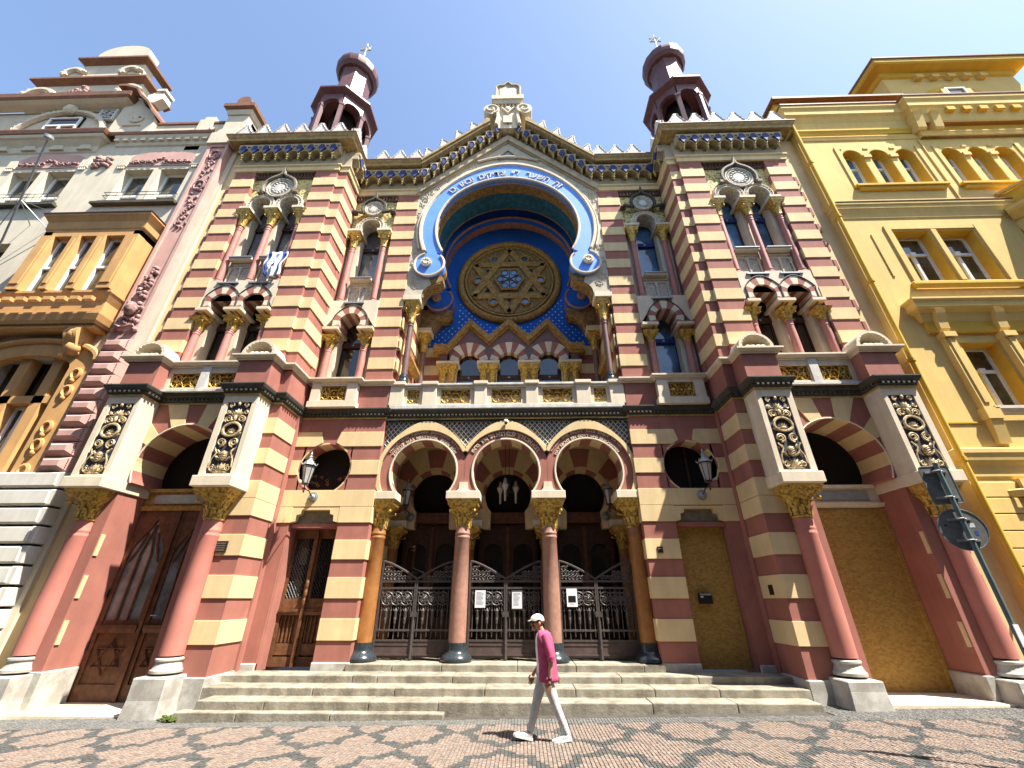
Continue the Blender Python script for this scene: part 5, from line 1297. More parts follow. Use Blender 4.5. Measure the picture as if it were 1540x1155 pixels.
# ================================================================ lanterns
def lantern(name, label, x, y, z, sc_=1.0, mt='lampglass', grp=None, wall=True, ywall=None):
    t = thing(name, label, 'lamp', (x, y, z), grp)
    b = MB(); hx = [(pi / 6 + pi / 3 * i) for i in range(6)]
    for a in hx: b.tube([(x + .085 * sc_ * cos(a), y + .085 * sc_ * sin(a), z + .04), (x + .155 * sc_ * cos(a), y + .155 * sc_ * sin(a), z + .50 * sc_)], .010, 4)
    b.lathe([(.09 * sc_, z), (.10 * sc_, z + .04), (.085 * sc_, z + .05)], x, y, 6, rot=pi / 6); b.lathe([(.17 * sc_, z + .50 * sc_), (.175 * sc_, z + .53 * sc_)], x, y, 6, rot=pi / 6)
    b.build('lamp_frame', 'blackiron', t)
    b = MB(); b.lathe([(.08 * sc_, z + .045), (.148 * sc_, z + .50 * sc_)], x, y, 6, rot=pi / 6); b.build('lamp_glass', mt, t)
    b = MB(); b.lathe([(.185 * sc_, z + .53 * sc_), (.14 * sc_, z + .60 * sc_), (.06 * sc_, z + .68 * sc_), (.05 * sc_, z + .74 * sc_), (.065 * sc_, z + .76 * sc_), (.02 * sc_, z + .80 * sc_), (.03 * sc_, z + .84 * sc_), (.005, z + .92 * sc_)], x, y, 6, rot=pi / 6)
    for a in hx: b.tube([(x + .17 * sc_ * cos(a), y + .17 * sc_ * sin(a), z + .53 * sc_), (x + .21 * sc_ * cos(a), y + .21 * sc_ * sin(a), z + .60 * sc_)], .012, 4)
    b.build('lamp_cap', 'zinc', t)
    if wall:
        b = MB(); b.tube([(x, ywall - .03, z - .20), (x, ywall - .16, z - .18), (x, (y + ywall) / 2, z - .10), (x, y, z - .10), (x, y, z)], .016, 6); b.lathe([(.004, z - .22), (.03, z - .17), (.02, z - .12), (.04, z - .08)], x, y, 8); b.tube([(x - .05, y, z - .1), (x + .05, y, z - .1)], .012, 5); b.build('lamp_arm', 'blackiron', t)
        b = MB(); b.disc_y(x, z - .20, .135, ywall - .02, ywall, 20); b.disc_y(x, z - .20, .10, ywall - .05, ywall - .02, 20); b.ball(x, ywall - .05, z - .2, .07, .05, .07); b.build('wall_rose', 'zinc', t, 40)
    return t
lantern('wall_lantern', 'black wall lantern beside the round window above the brown wooden door', -5.34, C - .62, 4.68, 1.0, 'lampglass', 'wall lanterns by the round windows', True, C - D)
lantern('wall_lantern', 'black wall lantern beside the round window above the boarded doorway', 5.34, C - .62, 4.68, 1.0, 'lampglass', 'wall lanterns by the round windows', True, C - D)
lantern('porch_lantern', 'dark lantern on the left wall inside the porch', -3.05, 12.75, 4.45, .9, 'lampglass', 'lanterns inside the porch', True, 13.45)
lantern('porch_lantern', 'dark lantern on the right wall inside the porch', 3.05, 12.75, 4.45, .9, 'lampglass', 'lanterns inside the porch', True, 13.45)
t = thing('hanging_lamp', 'hanging lamp with pale glass arms in the middle porch arch', 'lamp', (0, 12.8, 6.5))
b = MB(); b.tube([(-.06, 12.8, 6.55), (-.06, 12.8, 5.3)], .012, 4); b.tube([(.06, 12.8, 6.55), (.06, 12.8, 5.3)], .012, 4); b.lathe([(.05, 4.75), (.08, 4.85), (.06, 5.0), (.1, 5.1), (.03, 5.3)], 0, 12.8, 10)
for a in (20, 140, 260): b.tube([(0, 12.8, 4.95), (.16 * cos(radians(a)), 12.8 + .16 * sin(radians(a)), 4.85), (.28 * cos(radians(a)), 12.8 + .28 * sin(radians(a)), 4.98)], .014, 5)
b.build('lamp_arm', 'blackiron', t)
for a in (20, 140, 260):
    x, y = .28 * cos(radians(a)), 12.8 + .28 * sin(radians(a)); g_ = MB(); g_.lathe([(.03, 4.55), (.04, 4.85), (.09, 4.95), (.11, 5.02), (.05, 5.12), (.04, 5.2), (.005, 5.24)], x, y, 10); g_.build('lamp_glass', 'lampglass', t, 40)
# ================================================================ plaques, camera, letter box, flag
b = MB(); b.box(-6.90, -6.58, W - .0, W + .032, 2.95, 3.20); o = tag(b.build('wall_plaque', 'bronze'), 'dark bronze plaque on a cream stripe of the left wing', 'plaque')
k = MB()
for i in range(4): k.box(-6.86, -6.62, W - .004, W, 3.14 - .05 * i, 3.155 - .05 * i)
k.build('plaque_lines', 'plategrey', o)
b = MB(); b.box(3.92, 4.06, C - .05, C - D, 3.02, 3.17); o = tag(b.build('wall_plaque', 'bronze'), 'small brown plaque on a cream stripe right of the porch', 'plaque')
k = MB(); k.box(3.94, 4.04, C - .054, C - .05, 3.11, 3.13); k.build('plaque_lines', 'plategrey', o)
b = MB(); b.box(6.215, 6.25, 10.85, 11.05, 2.05, 2.26); tag(b.build('intercom_box', 'black'), 'small black intercom box on the side of the right wing', 'intercom')
b = MB(); b.box(4.86, 5.18, C + .22, C + .295, 1.86, 2.10); o = tag(b.build('letter_box', 'black'), 'black letter box on the boarded doorway', 'letter box')
k = MB(); k.box(4.88, 5.16, C + .20, C + .22, 2.05, 2.09); k.build('letter_flap', 'zinc', o)
k = MB(); k.box(4.89, 4.96, C + .215, C + .22, 2.0, 2.03); k.build('name_tag', 'paper', o)
t = thing('security_camera', 'small white dome camera at the top of the middle porch arch', 'camera', (0, ya0 - .08, 6.62))
b = MB(); b.ball(0, ya0 - .14, 6.68, .075, .075, .07, 10, 7); b.build('camera_body', 'whitepaint', t, 60); b = MB(); b.ball(0, ya0 - .15, 6.63, .05, .05, .05, 8, 6); b.build('camera_lens', 'black', t, 60)
# flag hung over the balustrade of the upper left window
def flag():
    nu, nv = 22, 14; V = []; F = []
    x0, x1, z0, z1 = -7.92, -7.42, 12.43, 11.28
    mi = []
    for j in range(nv + 1):
        for i in range(nu + 1):
            u, v = i / nu, j / nv
            wdt = 1 - .30 * v ** 2
            xc = -7.74; x = xc + (u - .5) * .76 * (1 - .22 * v) + .02 * sin(9 * v)
            y = W - .10 + .05 * sin(u * 17 + v * 2) * (.3 + v) - .03 * v + .03 * sin(8 * v)
            z = z0 + (z1 - z0) * v * (1 - .12 * abs(u - .5) * 2) + .03 * sin(u * 12) * v
            V.append((x, y, z))
    for j in range(nv):
        for i in range(nu):
            F.append((j * (nu + 1) + i, j * (nu + 1) + i + 1, (j + 1) * (nu + 1) + i + 1, (j + 1) * (nu + 1) + i)); u = (i + .5) / nu
            mi.append(1 if (.10 < u < .27 or .73 < u < .90) else 0)
    b = MB(); b.add(V, F); b.m = mi
    o = tag(b.build('flag', ['tee', 'flagblue'], None, 60), 'white flag with blue stripes draped over the left window sill', 'flag')
    so = o.modifiers.new('thick', 'SOLIDIFY'); so.thickness = .006
    k = MB()
    for rot in (90, 270): k.tube([(-7.74 + .13 * cos(radians(rot + 120 * q)), W - .2, 11.85 + .13 * sin(radians(rot + 120 * q))) for q in range(3)], .012, 4, True)
    k.build('flag_star', 'flagblue', o)
m['flagblue'] = M('flag_blue', (.04, .085, .34), .85, .1, 8, .1)
flag()
# Hebrew verse on the blue arch
HEB = 'זה השער ליי צדיקים יבאו בו'
lettering(HEB[::-1], 0, AZ, 2.93, 92.0, .43, Y1 - .012, 'white', AH1, 96, .03, 'hebrew_lettering', .004)
# ================================================================ left neighbour: cream, pink and orange apartment house
L0 = 10.40
ap = thing('cream_apartment_house', 'cream apartment house with an orange bay window and pink corner strip', 'building', (-18, 11, 0))
def wallholes(x0, x1, z0, z1, holes, y0, y1, name, mt, par):
    """wall with rectangular openings, built from butted pieces"""
    zs_ = sorted({z0, z1} | {h[2] for h in holes} | {h[3] for h in holes})
    b = MB()
    for za, zb in zip(zs_[:-1], zs_[1:]):
        hh = sorted([h for h in holes if h[2] <= za + 1e-6 and h[3] >= zb - 1e-6]); x = x0
        for h in hh:
            if h[0] > x: b.box(x, h[0], y0, y1, za, zb)
            x = h[1]
        if x < x1: b.box(x, x1, y0, y1, za, zb)
    return b.build(name, mt, par)
LW = []
for xa in (-15.15, -19.75, -24.3): LW += [(xa, xa + 1.15, 15.25, 17.12), (xa + 1.45, xa + 2.60, 15.25, 17.12)]
for xa in (-20.6, -25.2): LW += [(xa, xa + 1.3, 10.6, 13.2), (xa + 1.7, xa + 3.0, 10.6, 13.2), (xa, xa + 3.0, 4.6, 8.4)]
LW += [(-15.2, -12.72, 4.0, 8.4)]
wallholes(-34, -11.95, -.8, 19.2, LW, L0, L0 + .5, 'wall', 'beige', ap)
b = MB(); b.box(-34, -11.2, L0 + .52, L0 + .7, -.8, 19); b.build('inner_wall', 'dark', ap)
def win(par, x0, x1, z0, z1, y, zt=None, mt='paneg', fm='whitepaint', name='window', mull=True):
    f = MB(); e = .07
    f.box(x0, x0 + e, y - .04, y + .06, z0, z1); f.box(x1 - e, x1, y - .04, y + .06, z0, z1); f.box(x0 + e, x1 - e, y - .04, y + .06, z0, z0 + e); f.box(x0 + e, x1 - e, y - .04, y + .06, z1 - e, z1)
    if zt: f.box(x0 + e, x1 - e, y - .05, y + .06, zt, zt + .09)
    if mull: f.box((x0 + x1) / 2 - .045, (x0 + x1) / 2 + .045, y - .055, y + .06, z0 + e, zt or z1 - e)
    o = f.build(name, fm, par)
    p = MB(); p.box(x0 + e, x1 - e, y + .015, y + .025, z0 + e, z1 - e); p.build('pane', mt, o); return o
for h in LW:
    if h[3] > 14: win(ap, h[0], h[1], h[2], h[3], L0 + .32, h[2] + .62, 'paney', mull=False)
    elif h[2] > 9: win(ap, h[0], h[1], h[2], h[3], L0 + .3, h[2] + 1.6, 'paned')
for xa in (-15.15, -19.75, -24.3):
    b = MB(); b.box(xa - .35, xa + 2.85, L0 - .18, L0, 15.02, 15.12); b.box(xa - .2, xa + 2.75, L0 - .10, L0, 15.12, 15.25); b.build('window_sill', 'darkcorn', ap)
    b = MB()
    for z in (15.45, 15.62): b.tube([(xa - .05, L0, z), (xa - .05, L0 - .14, z), (xa + 2.65, L0 - .14, z), (xa + 2.65, L0, z)], .014, 5)
    for i in range(9): b.tube([(xa + .2 + .28 * i, L0 - .14, 15.25), (xa + .2 + .28 * i, L0 - .14, 15.62)], .009, 4)
    b.build('window_railing', 'iron', ap)
    b = MB(); b.prism([(xa - .02, 17.32), (xa + 2.62, 17.32)] + [(xa + 1.3 + 1.32 * cos(t), 17.85 + .35 * sin(t)) for t in [pi * i / 10 for i in range(11)]], L0 - .03, L0); tp = b.build('relief_panel', 'pink', ap)
    b = MB()
    for i in range(26): b.ball(xa + .1 + 2.4 * i / 25, L0 - .05, 17.45 + .10 * random.random() + .25 * max(0, 1 - abs(i - 12.5) / 4), .07, .05, .06, 6, 4)
    for q in (-1, 1):
        for i in range(4): b.tube([(xa + 1.3 + q * (.25 + .25 * i) + .1 * cos(k * .7), L0 - .06, 17.5 + .1 * sin(k * .7)) for k in range(8)], .025, 4)
    b.build('relief', 'pinkrelief', tp, 60)
    for q in (xa - .2, xa + 2.8):
        b = MB(); b.box(q - .16, q + .16, L0 - .07, L0, 17.3, 17.75)
        for i in range(4): b.ball(q - .12 + .08 * i, L0 - .05, 17.2, .03, .03, .07, 5, 4)
        b.build('window_bracket', 'beige', ap)
b = MB()
for i in range(30): a = random.uniform(0, 6.28); r = random.random(); b.ball(-16.3 + .42 * r * cos(a), L0 - .08 * random.random(), 17.55 + .5 * r * sin(a), .11, .09, .10, 6, 4)
b.build('wall_mask', 'pinkrelief', ap, 60)
# main cornice with coffers
cpl = [(-34, L0), (-16.9, L0), (-16.9, L0 + .02), (-11.9, L0 + .02)]
b = MB(); b.sweep([(-34, L0), (-16.95, L0), (-16.95, L0 + .45)], [(0, 18.25), (.05, 18.3), (.08, 18.6), (.26, 18.82), (.34, 18.86), (.38, 18.95), (.38, 19.05), (0, 19.1)]); co = b.build('main_cornice', 'beige', ap)
b = MB(); b.sweep([(-34, L0), (-16.95, L0), (-16.95, L0 + .45)], [(.38, 18.98), (.42, 19.02), (.46, 19.18), (.46, 19.24), (0, 19.35)]); b.build('cornice_coping', 'rooftile', co)
b = MB(); b.sweep([(-16.2, L0), (-12.0, L0)], [(0, 18.55), (.06, 18.6), (.10, 18.75), (.2, 18.9), (.24, 18.98), (.24, 19.05), (0, 19.08)]); c2 = b.build('main_cornice', 'beige', ap)
b = MB(); b.sweep([(-16.5, L0), (-12.0, L0)], [(.24, 19.0), (.27, 19.04), (.30, 19.16), (0, 19.24)]); b.build('cornice_coping', 'rooftile', c2)
for i in range(14):
    b = MB(); x = -33 + i * 1.18; b.prism([(x, 18.36), (x + .6, 18.36), (x + .5, 18.62), (x + .1, 18.62)], L0 - .14, L0 - .05); b.build('cornice_bracket', 'beige', co)
for i in range(11):
    b = MB(); b.cbox(-16.1 + .37 * i, L0 - .14, 18.83, .2, .12, .14); b.build('cornice_bracket', 'beige', c2)
# attic over the cornice and the stepped scrolled gable
b = MB(); b.box(-34, -16.6, L0 + .1, L0 + .6, 19.2, 21.4); b.build('gable_wall', 'beige', ap)
for cx in (-19.3, -29.5):
    b = MB(); b.prism([(cx - 1.9, 19.3)] + [(cx + 1.9 * cos(t), 19.5 + 1.6 * sin(t)) for t in [pi - pi * i / 16 for i in range(17)]] + [(cx + 1.9, 19.3)], L0 + .05, L0 + .1); b.build('attic_recess', 'beige', ap)
    b = MB(); b.tube([(cx + 2.0 * cos(t), L0, 19.5 + 1.65 * sin(t)) for t in [pi - pi * i / 20 for i in range(21)]], .13, 6)
    for i in range(15):
        t = pi * .5 + pi * .48 * i / 15; b.ball(cx + 2.2 * cos(t), L0 - .02, 19.5 + 1.85 * sin(t), .10, .08, .10, 5, 4)
    b.ball(cx, L0 - .1, 21.2, .3, .2, .3); b.build('attic_arch', 'beige', ap)
    b = MB(); b.box(cx - .75, cx + .75, L0 - .01, L0 + .05, 19.3, 20.8); b.build('attic_window_reveal', 'dark', ap); win(ap, cx - .72, cx + .72, 19.35, 20.7, L0 - .03, 20.1, 'paned', 'whitepaint')
b = MB(); b.box(-17.9, -17.2, L0 - .02, L0 + .1, 20.55, 21.2); b.tube([(-17.9, L0 - .05, 20.5), (-17.2, L0 - .05, 20.5), (-17.2, L0 - .05, 21.2), (-17.9, L0 - .05, 21.2)], .06, 5, True); b.build('shield_relief', 'whiteblock', ap)
b = MB()
for i in range(12): b.ball(-17.55 + .2 * cos(i * 2.4), L0 - .06, 20.87 + .22 * sin(i * 1.7), .08, .06, .08, 5, 4)
b.build('shield_carving', 'zinc', ap)
b = MB(); b.sweep([(-34, L0), (-17.0, L0), (-17.0, L0 + .6)], [(0, 21.3), (.25, 21.4), (.4, 21.5), (.4, 21.55), (0, 21.6)]); g1 = b.build('gable_cornice', 'beige', ap)
b = MB(); b.sweep([(-34, L0), (-17.0, L0), (-17.0, L0 + .6)], [(.4, 21.5), (.48, 21.62), (.50, 21.85), (0, 21.95)]); b.build('cornice_coping', 'rooftile', g1)
# curved shoulder piece
sh = [(-16.95, 18.3), (-15.15, 18.3), (-15.15, 20.35), (-15.5, 20.9), (-16.0, 21.35), (-16.4, 21.95), (-16.95, 22.1)]
b = MB(); b.prism([(x, max(z, 19.2)) for x, z in sh], L0 - .1, L0 + .5); g2 = b.build('gable_shoulder', 'beige', ap)
b = MB(); cur = [(-15.05, 20.35), (-15.45, 20.95), (-15.95, 21.42), (-16.35, 22.0), (-16.95, 22.25), (-17.3, 22.25)]
for (xa, za), (xb, zb) in zip(cur[:-1], cur[1:]): b.prism([(xa, za), (xb, zb), (xb, zb + .14), (xa, za + .14)], L0 - .5, L0 + .55)
b.build('cornice_coping', 'rooftile', g2)
b = MB(); b.tube(spiral(-15.9, 20.4, L0 - .12, .35, .1, 160, 480, 14), .05, 5); b.tube([(-16.4, L0 - .12, 19.9), (-15.6, L0 - .12, 19.9)], .04, 5); b.build('shoulder_scroll', 'beige', g2)
b = MB(); b.prism([(-16.5, 22.1), (-16.1, 22.0), (-15.75, 22.3), (-15.85, 22.7), (-16.2, 22.85), (-16.55, 22.6)], L0 + .1, L0 + .5); b.box(-16.2, -15.8, L0 + .05, L0 + .55, 22.85, 23.0); b.build('gable_urn', 'whiteblock', g2)
def tier(x0, x1, z0, z1, over, scroll):
    b = MB(); b.box(x0, x1, L0 + .1, L0 + .6, z0, z1); t_ = b.build('gable_tier', 'beige', ap)
    k = MB(); k.sweep([(x0 - .0, L0 + .6), (x0, L0 + .1), (x1, L0 + .1), (x1, L0 + 1.4)], [(0, z1 - .15), (.16, z1 - .03), (over, z1 + .04), (over, z1 + .16), (0, z1 + .26)]); k.build('cornice_coping', 'rooftile', t_)
    return t_
tier(-22.3, -17.2, 21.9, 23.7, .26, 1); tier(-20.8, -17.8, 24.0, 25.45, .26, 1)
b = MB(); b.prism([(-20.4, 25.85), (-17.9, 25.85), (-17.9, 26.3)] + [(-19.1 + 1.25 * cos(t), 26.2 + .75 * sin(t)) for t in [pi * i / 10 for i in range(1, 10)]] + [(-20.4, 26.2)], L0 + .0, L0 + .55); b.build('gable_crown', 'beige', ap)
for (cx, cz, r, q) in ((-21.9, 22.3, 1.0, 1), (-17.6, 22.7, .6, -1), (-21.0, 24.3, .6, 1), (-18.2, 24.35, .55, -1)):
    b = MB(); b.tube(spiral(cx, cz, L0 + .02, r, r * .35, 20, 200, 14), .14, 6)
    for i in range(7): t = radians(40 + 20 * i); b.ball(cx + r * .8 * cos(t), L0 - .0, cz + r * .8 * sin(t), .12, .1, .16, 6, 4)
    b.prism([(cx + r * cos(t), cz + r * .8 * sin(t)) for t in [pi * i / 12 for i in range(13)]], L0 + .05, L0 + .5)
    b.build('gable_scroll', 'beige', ap)
b = MB()
for i in range(24): a = random.uniform(0, 6.28); r = random.random(); b.ball(-19.75 + .5 * r * cos(a), L0 - .05, 22.75 + .45 * r * sin(a), .12, .1, .12, 6, 4)
b.build('gable_cartouche', 'pinkrelief', ap, 60)
# low parapet to the right, with posts
b = MB(); b.box(-15.2, -11.0, L0 + .1, L0 + .5, 19.1, 20.2); b.build('parapet', 'beige', ap)
b = MB(); b.box(-15.1, -11.4, L0 + .04, L0 + .6, 20.2, 20.32); b.build('cornice_coping', 'rooftile', ap)
for x in (-12.95,): b = MB(); b.box(x - .3, x + .3, L0, L0 + .1, 18.3, 20.4); b.box(x - .25, x + .2, L0 + .1, L0 + .5, 20.4, 20.75); b.build('parapet_post', 'beige', ap)
b = MB(); b.prism([(-15.2, 19.2)] + [(-14.0 + 1.15 * cos(t), 19.2 + .32 * sin(t)) for t in [pi - pi * i / 10 for i in range(11)]], L0 + .07, L0 + .1); b.build('parapet_panel', 'pink', ap)
b = MB(); b.box(-11.9, -11.0, L0 - .15, L0 + 1.0, 18.3, 20.6); b.taper(-11.95, -10.95, L0 - .2, L0 + 1.0, 20.35, 20.6, .06, .06); cp = b.build('corner_post', 'beige', ap)
b = MB(); b.taper(-12.0, -10.9, L0 - .25, L0 + 1.0, 20.6, 20.7, .12, .12); b.box(-12.12, -10.78, L0 - .37, L0 + 1.0, 20.7, 20.9); b.disc_y(-11.4, 21.2, .3, L0 - .3, L0 + .5, 14); b.build('cornice_coping', 'rooftile', cp)
# pink corner strip
b = MB(); b.box(-11.98, -11.17, 10.22, L0 + .3, 8.9, 18.3); ps = b.build('corner_strip', 'pink', ap)
b = MB(); b.box(-11.98, -11.87, 10.16, 10.22, 9.2, 18.25); b.box(-11.28, -11.17, 10.16, 10.22, 9.2, 18.25); b.box(-11.87, -11.28, 10.16, 10.22, 18.1, 18.25); b.build('strip_frame', 'pink', ps)
b = MB()
for i in range(60):
    z = 13.6 + 4.2 * random.random(); wv = .10 + .12 * abs(sin(z * 2.6)); b.ball(-11.57 + random.uniform(-wv, wv), 10.20, z, .055, .05, .08, 6, 4)
for z in (17.6, 15.8): b.tube([(-11.57 + .2 * cos(t), 10.18, z + .25 * sin(t)) for t in [2 * pi * i / 16 for i in range(16)]], .045, 5, True)
for i in range(50):
    z = 9.2 + 2.5 * random.random(); wv = .30 * (1 - (z - 9.2) / 3.0) + .05; b.ball(-11.57 + random.uniform(-wv, wv), 10.16, z, .075, .09, .09, 6, 4)
b.ball(-11.57, 10.06, 9.95, .17, .16, .24, 10, 8); b.tube([(-11.87, 10.12, 9.35), (-11.57, 10.05, 9.2), (-11.27, 10.12, 9.35)], .07, 6)
b.build('strip_relief', 'pinkrelief', ps, 60)
b = MB(); b.prism([(-12.05, 18.25), (-11.1, 18.25), (-11.1, 18.9), (-11.3, 18.95), (-11.38, 19.1), (-11.58, 19.22), (-11.78, 19.1), (-11.86, 18.95), (-12.05, 18.9)], 10.08, L0 + .2); b.build('strip_head', 'zinc' if False else 'beige', ps)
for i in range(10):
    z0 = 4.86 + .405 * i; b = MB(); x0, x1, z1 = -12.0, -11.17, z0 + .395
    y_, yf_ = 10.2, 10.06; q = .20
    b.add([(x0, y_, z0), (x1, y_, z0), (x1, y_, z1), (x0, y_, z1), (x0 + q, yf_, z0 + .13), (x1 - q, yf_, z0 + .13), (x1 - q, yf_, z1 - .12), (x0 + q, yf_, z1 - .12)], [(4, 5, 6, 7), (0, 1, 5, 4), (1, 2, 6, 5), (2, 3, 7, 6), (3, 0, 4, 7)])
    b.box(x0, x1, y_, L0 + .3, z0, z1 - .0)
    bl = b.build('rusticated_block', 'pink', ps)
    k = MB()
    for j in range(6):
        for e in (-1, 1):
            xc = x0 + .05 if e < 0 else x1 - .05; zz_ = z0 + .04 + .055 * j; ln = .12 * (1 - abs(j - 2.5) / 6)
            k.box(min(xc, xc - e * ln), max(xc, xc - e * ln), y_ - .055, y_ - .02, zz_, zz_ + .022)
    k.build('block_ridges', 'pinkrelief', bl)
b = MB(); b.box(-11.17, -10.98, 10.45, L0 + .6, -.8, 18.3); b.build('corner_return', 'beige', ap)
for i in range(13):
    z1 = 4.84 - .44 * i; b = MB(); b.box(-13.6 - .0, -11.12, 10.14, L0 + .3, z1 - .385, z1); b.taper(-13.5, -11.22, 10.10, 10.14, z1 - .36, z1 - .02, -.03, 0); bevel(b.build('rusticated_block', 'whiteblock', ap), .02)
# orange bay window
by = 9.75; MB.ox = -.27
bayt = MB(); bayt.box(-15.28, -15.0, by, L0, 10.5, 13.0); bayt.box(-12.2, -11.95, by, L0, 10.5, 13.0); bayt.box(-15.28, -11.95, by, L0 - .05, 12.78, 13.3)
bay = bayt.build('bay_window', 'orange', ap)
b = MB(); b.box(-15.28, -15.2, by - .0, L0, 10.5, 12.8)
for x0, x1 in ((-15.25, -14.85), (-14.18, -13.94), (-13.32, -13.06), (-12.36, -11.93)): b.box(x0, x1, by - .05, by + .2, 10.5, 12.78); b.box(x0 + .06, x1 - .06, by - .08, by - .05, 10.7, 12.6)
b.build('bay_pier', 'orange', bay)
b = MB(); b.box(-15.2, -12.0, L0 - .4, L0 - .3, 10.5, 12.8); b.build('bay_interior', 'dark', bay)
for x0, x1 in ((-14.85, -14.18), (-13.94, -13.32), (-13.06, -12.36)): win(ap, x0, x1, 10.5, 12.78, by + .22, 11.5, 'paney', mull=False)
b = MB(); b.sweep([(-15.3, L0), (-15.3, by), (-11.92, by), (-11.92, L0)], [(0, 13.05), (.03, 13.1), (.05, 13.4), (.14, 13.55), (.18, 13.6), (.18, 13.68), (0, 13.8)]); b.build('bay_cornice', 'orange', bay)
b = MB(); b.sweep([(-15.3, L0), (-15.3, by), (-11.92, by), (-11.92, L0)], [(.18, 13.64), (.21, 13.70), (0, 13.86)]); b.build('cornice_coping', 'rooftile', bay)
b = MB(); b.sweep([(-15.9, L0), (-15.9, by + .15), (-12.0, by + .15), (-12.0, L0)], [(0, 9.3), (.05, 9.4), (.10, 9.6), (.10, 9.66), (.02, 9.68), (.02, 10.08), (.10, 10.3), (.14, 10.38), (.14, 10.46), (0, 10.5)]); b.box(-15.85, -12.05, by + .2, L0, 9.2, 10.5); b.build('bay_corbel', 'orange', bay)
b = MB()
for i in range(9): b.cbox(-15.6 + .42 * i, by - .12, 10.02, .26, .12, .12)
b.build('corbel_blocks', 'orange', bay)
b = MB(); b.side([(L0, 8.3), (L0 - .35, 8.5), (L0 - .55, 9.0), (by + .2, 9.25), (L0, 9.25)], -12.75, -12.35)
b.ball(-12.55, L0 - .35, 8.95, .22, .22, .25); b.ball(-12.5, L0 - .28, 8.55, .2, .2, .22)
for i in range(8): b.ball(-12.6 + random.uniform(-.15, .15), L0 - .3, 8.3 + .12 * i, .08, .08, .08, 6, 4)
b.build('bay_console', 'orange', bay, 60)
b = MB(); b.prism([(-15.9, 8.9)] + [(-14.1 + 1.6 * cos(t), 8.6 + .75 * sin(t)) for t in [pi - pi * i / 12 for i in range(13)]] + [(-12.4, 8.9), (-12.4, 9.25), (-15.9, 9.25)], L0 - .06, L0 - .02); b.build('bay_apron', 'soffitpink', bay)
MB.ox = 0
# great orange arched window below
b = MB(); cxw = -14.0
b.prism([(-15.7, 3.0), (-15.2, 3.0), (-15.2, 8.0)] + [(cxw + 1.26 * cos(t), 8.0 + .42 * sin(t)) for t in [pi - pi * i / 10 for i in range(1, 10)]] + [(-12.74, 8.0), (-12.74, 3.0), (-12.05, 3.0), (-12.05, 8.0)] + [(cxw + 1.95 * cos(t), 8.15 + .68 * sin(t)) for t in [pi * i / 10 for i in range(1, 10)]] + [(-15.7, 8.0)], L0 - .14, L0 + .1); ow = b.build('window_surround', 'orange', ap)
b = MB(); b.tube([(cxw + 2.0 * cos(t), L0 - .16, 8.2 + .72 * sin(t)) for t in [pi - pi * i / 14 for i in range(15)]], .09, 6)
for x in (-12.4,):
    for z in (7.75, 7.2, 6.1, 5.6, 4.9):
        b.tube([(x + .13 * cos(t), L0 - .16, z + .16 * sin(t)) for t in [2 * pi * i / 10 for i in range(10)]], .05, 5, True); b.ball(x, L0 - .17, z - .22, .08, .06, .09, 6, 4)
b.build('surround_relief', 'orange', ow, 60)
b = MB(); b.box(-15.2, -12.74, L0 + .02, L0 + .3, 6.92, 7.15)
for x in (-14.35, -13.35): b.box(x - .16, x + .16, L0 + .02, L0 + .3, 3.5, 8.4)
b.box(-15.2, -12.74, L0 - .02, L0 + .3, 4.0, 4.4); b.build('stone_mullion', 'orange', ow)
b = MB(); b.box(-15.2, -12.74, L0 + .36, L0 + .38, 3.5, 8.5); b.build('pane', 'paned', ow)
for x0, x1 in ((-15.18, -14.52), (-14.18, -13.52), (-13.18, -12.75)): win(ap, x0, x1, 4.45, 6.9, L0 + .3, None, 'paned', 'whitepaint')
# spotlight pole fixed to that wall with stays
t = thing('spotlight_pole', 'slanting pole with a round spotlight on the cream house', 'lamp', (-16.9, 9.8, 12.0))
b = MB(); b.tube([(-17.95, 10.38, 12.35), (-17.5, 10.1, 13.03), (-15.85, 8.5, 16.25)], .032, 8); b.build('pole', 'zinc', t)
b = MB(); b.lathe([(.02, 0), (.12, .04), (.13, .15), (.07, .22)], 0, 0, 12); me = b.mesh('spotlight', 'zinc', 40); put(me, 'spotlight', t, (-15.8, 8.45, 16.3), (radians(200), 0, .4))
b = MB()
for q in ((-17.4, 10.4, 14.1), (-16.2, 10.4, 14.4), (-18.6, 10.4, 12.6)): b.tube([(-16.85, 9.47, 14.3), q], .016, 4)
b.tube([(-16.85, 9.47, 14.3), (-16.3, 10.38, 13.6)], .02, 5); b.build('stay', 'zinc', t)
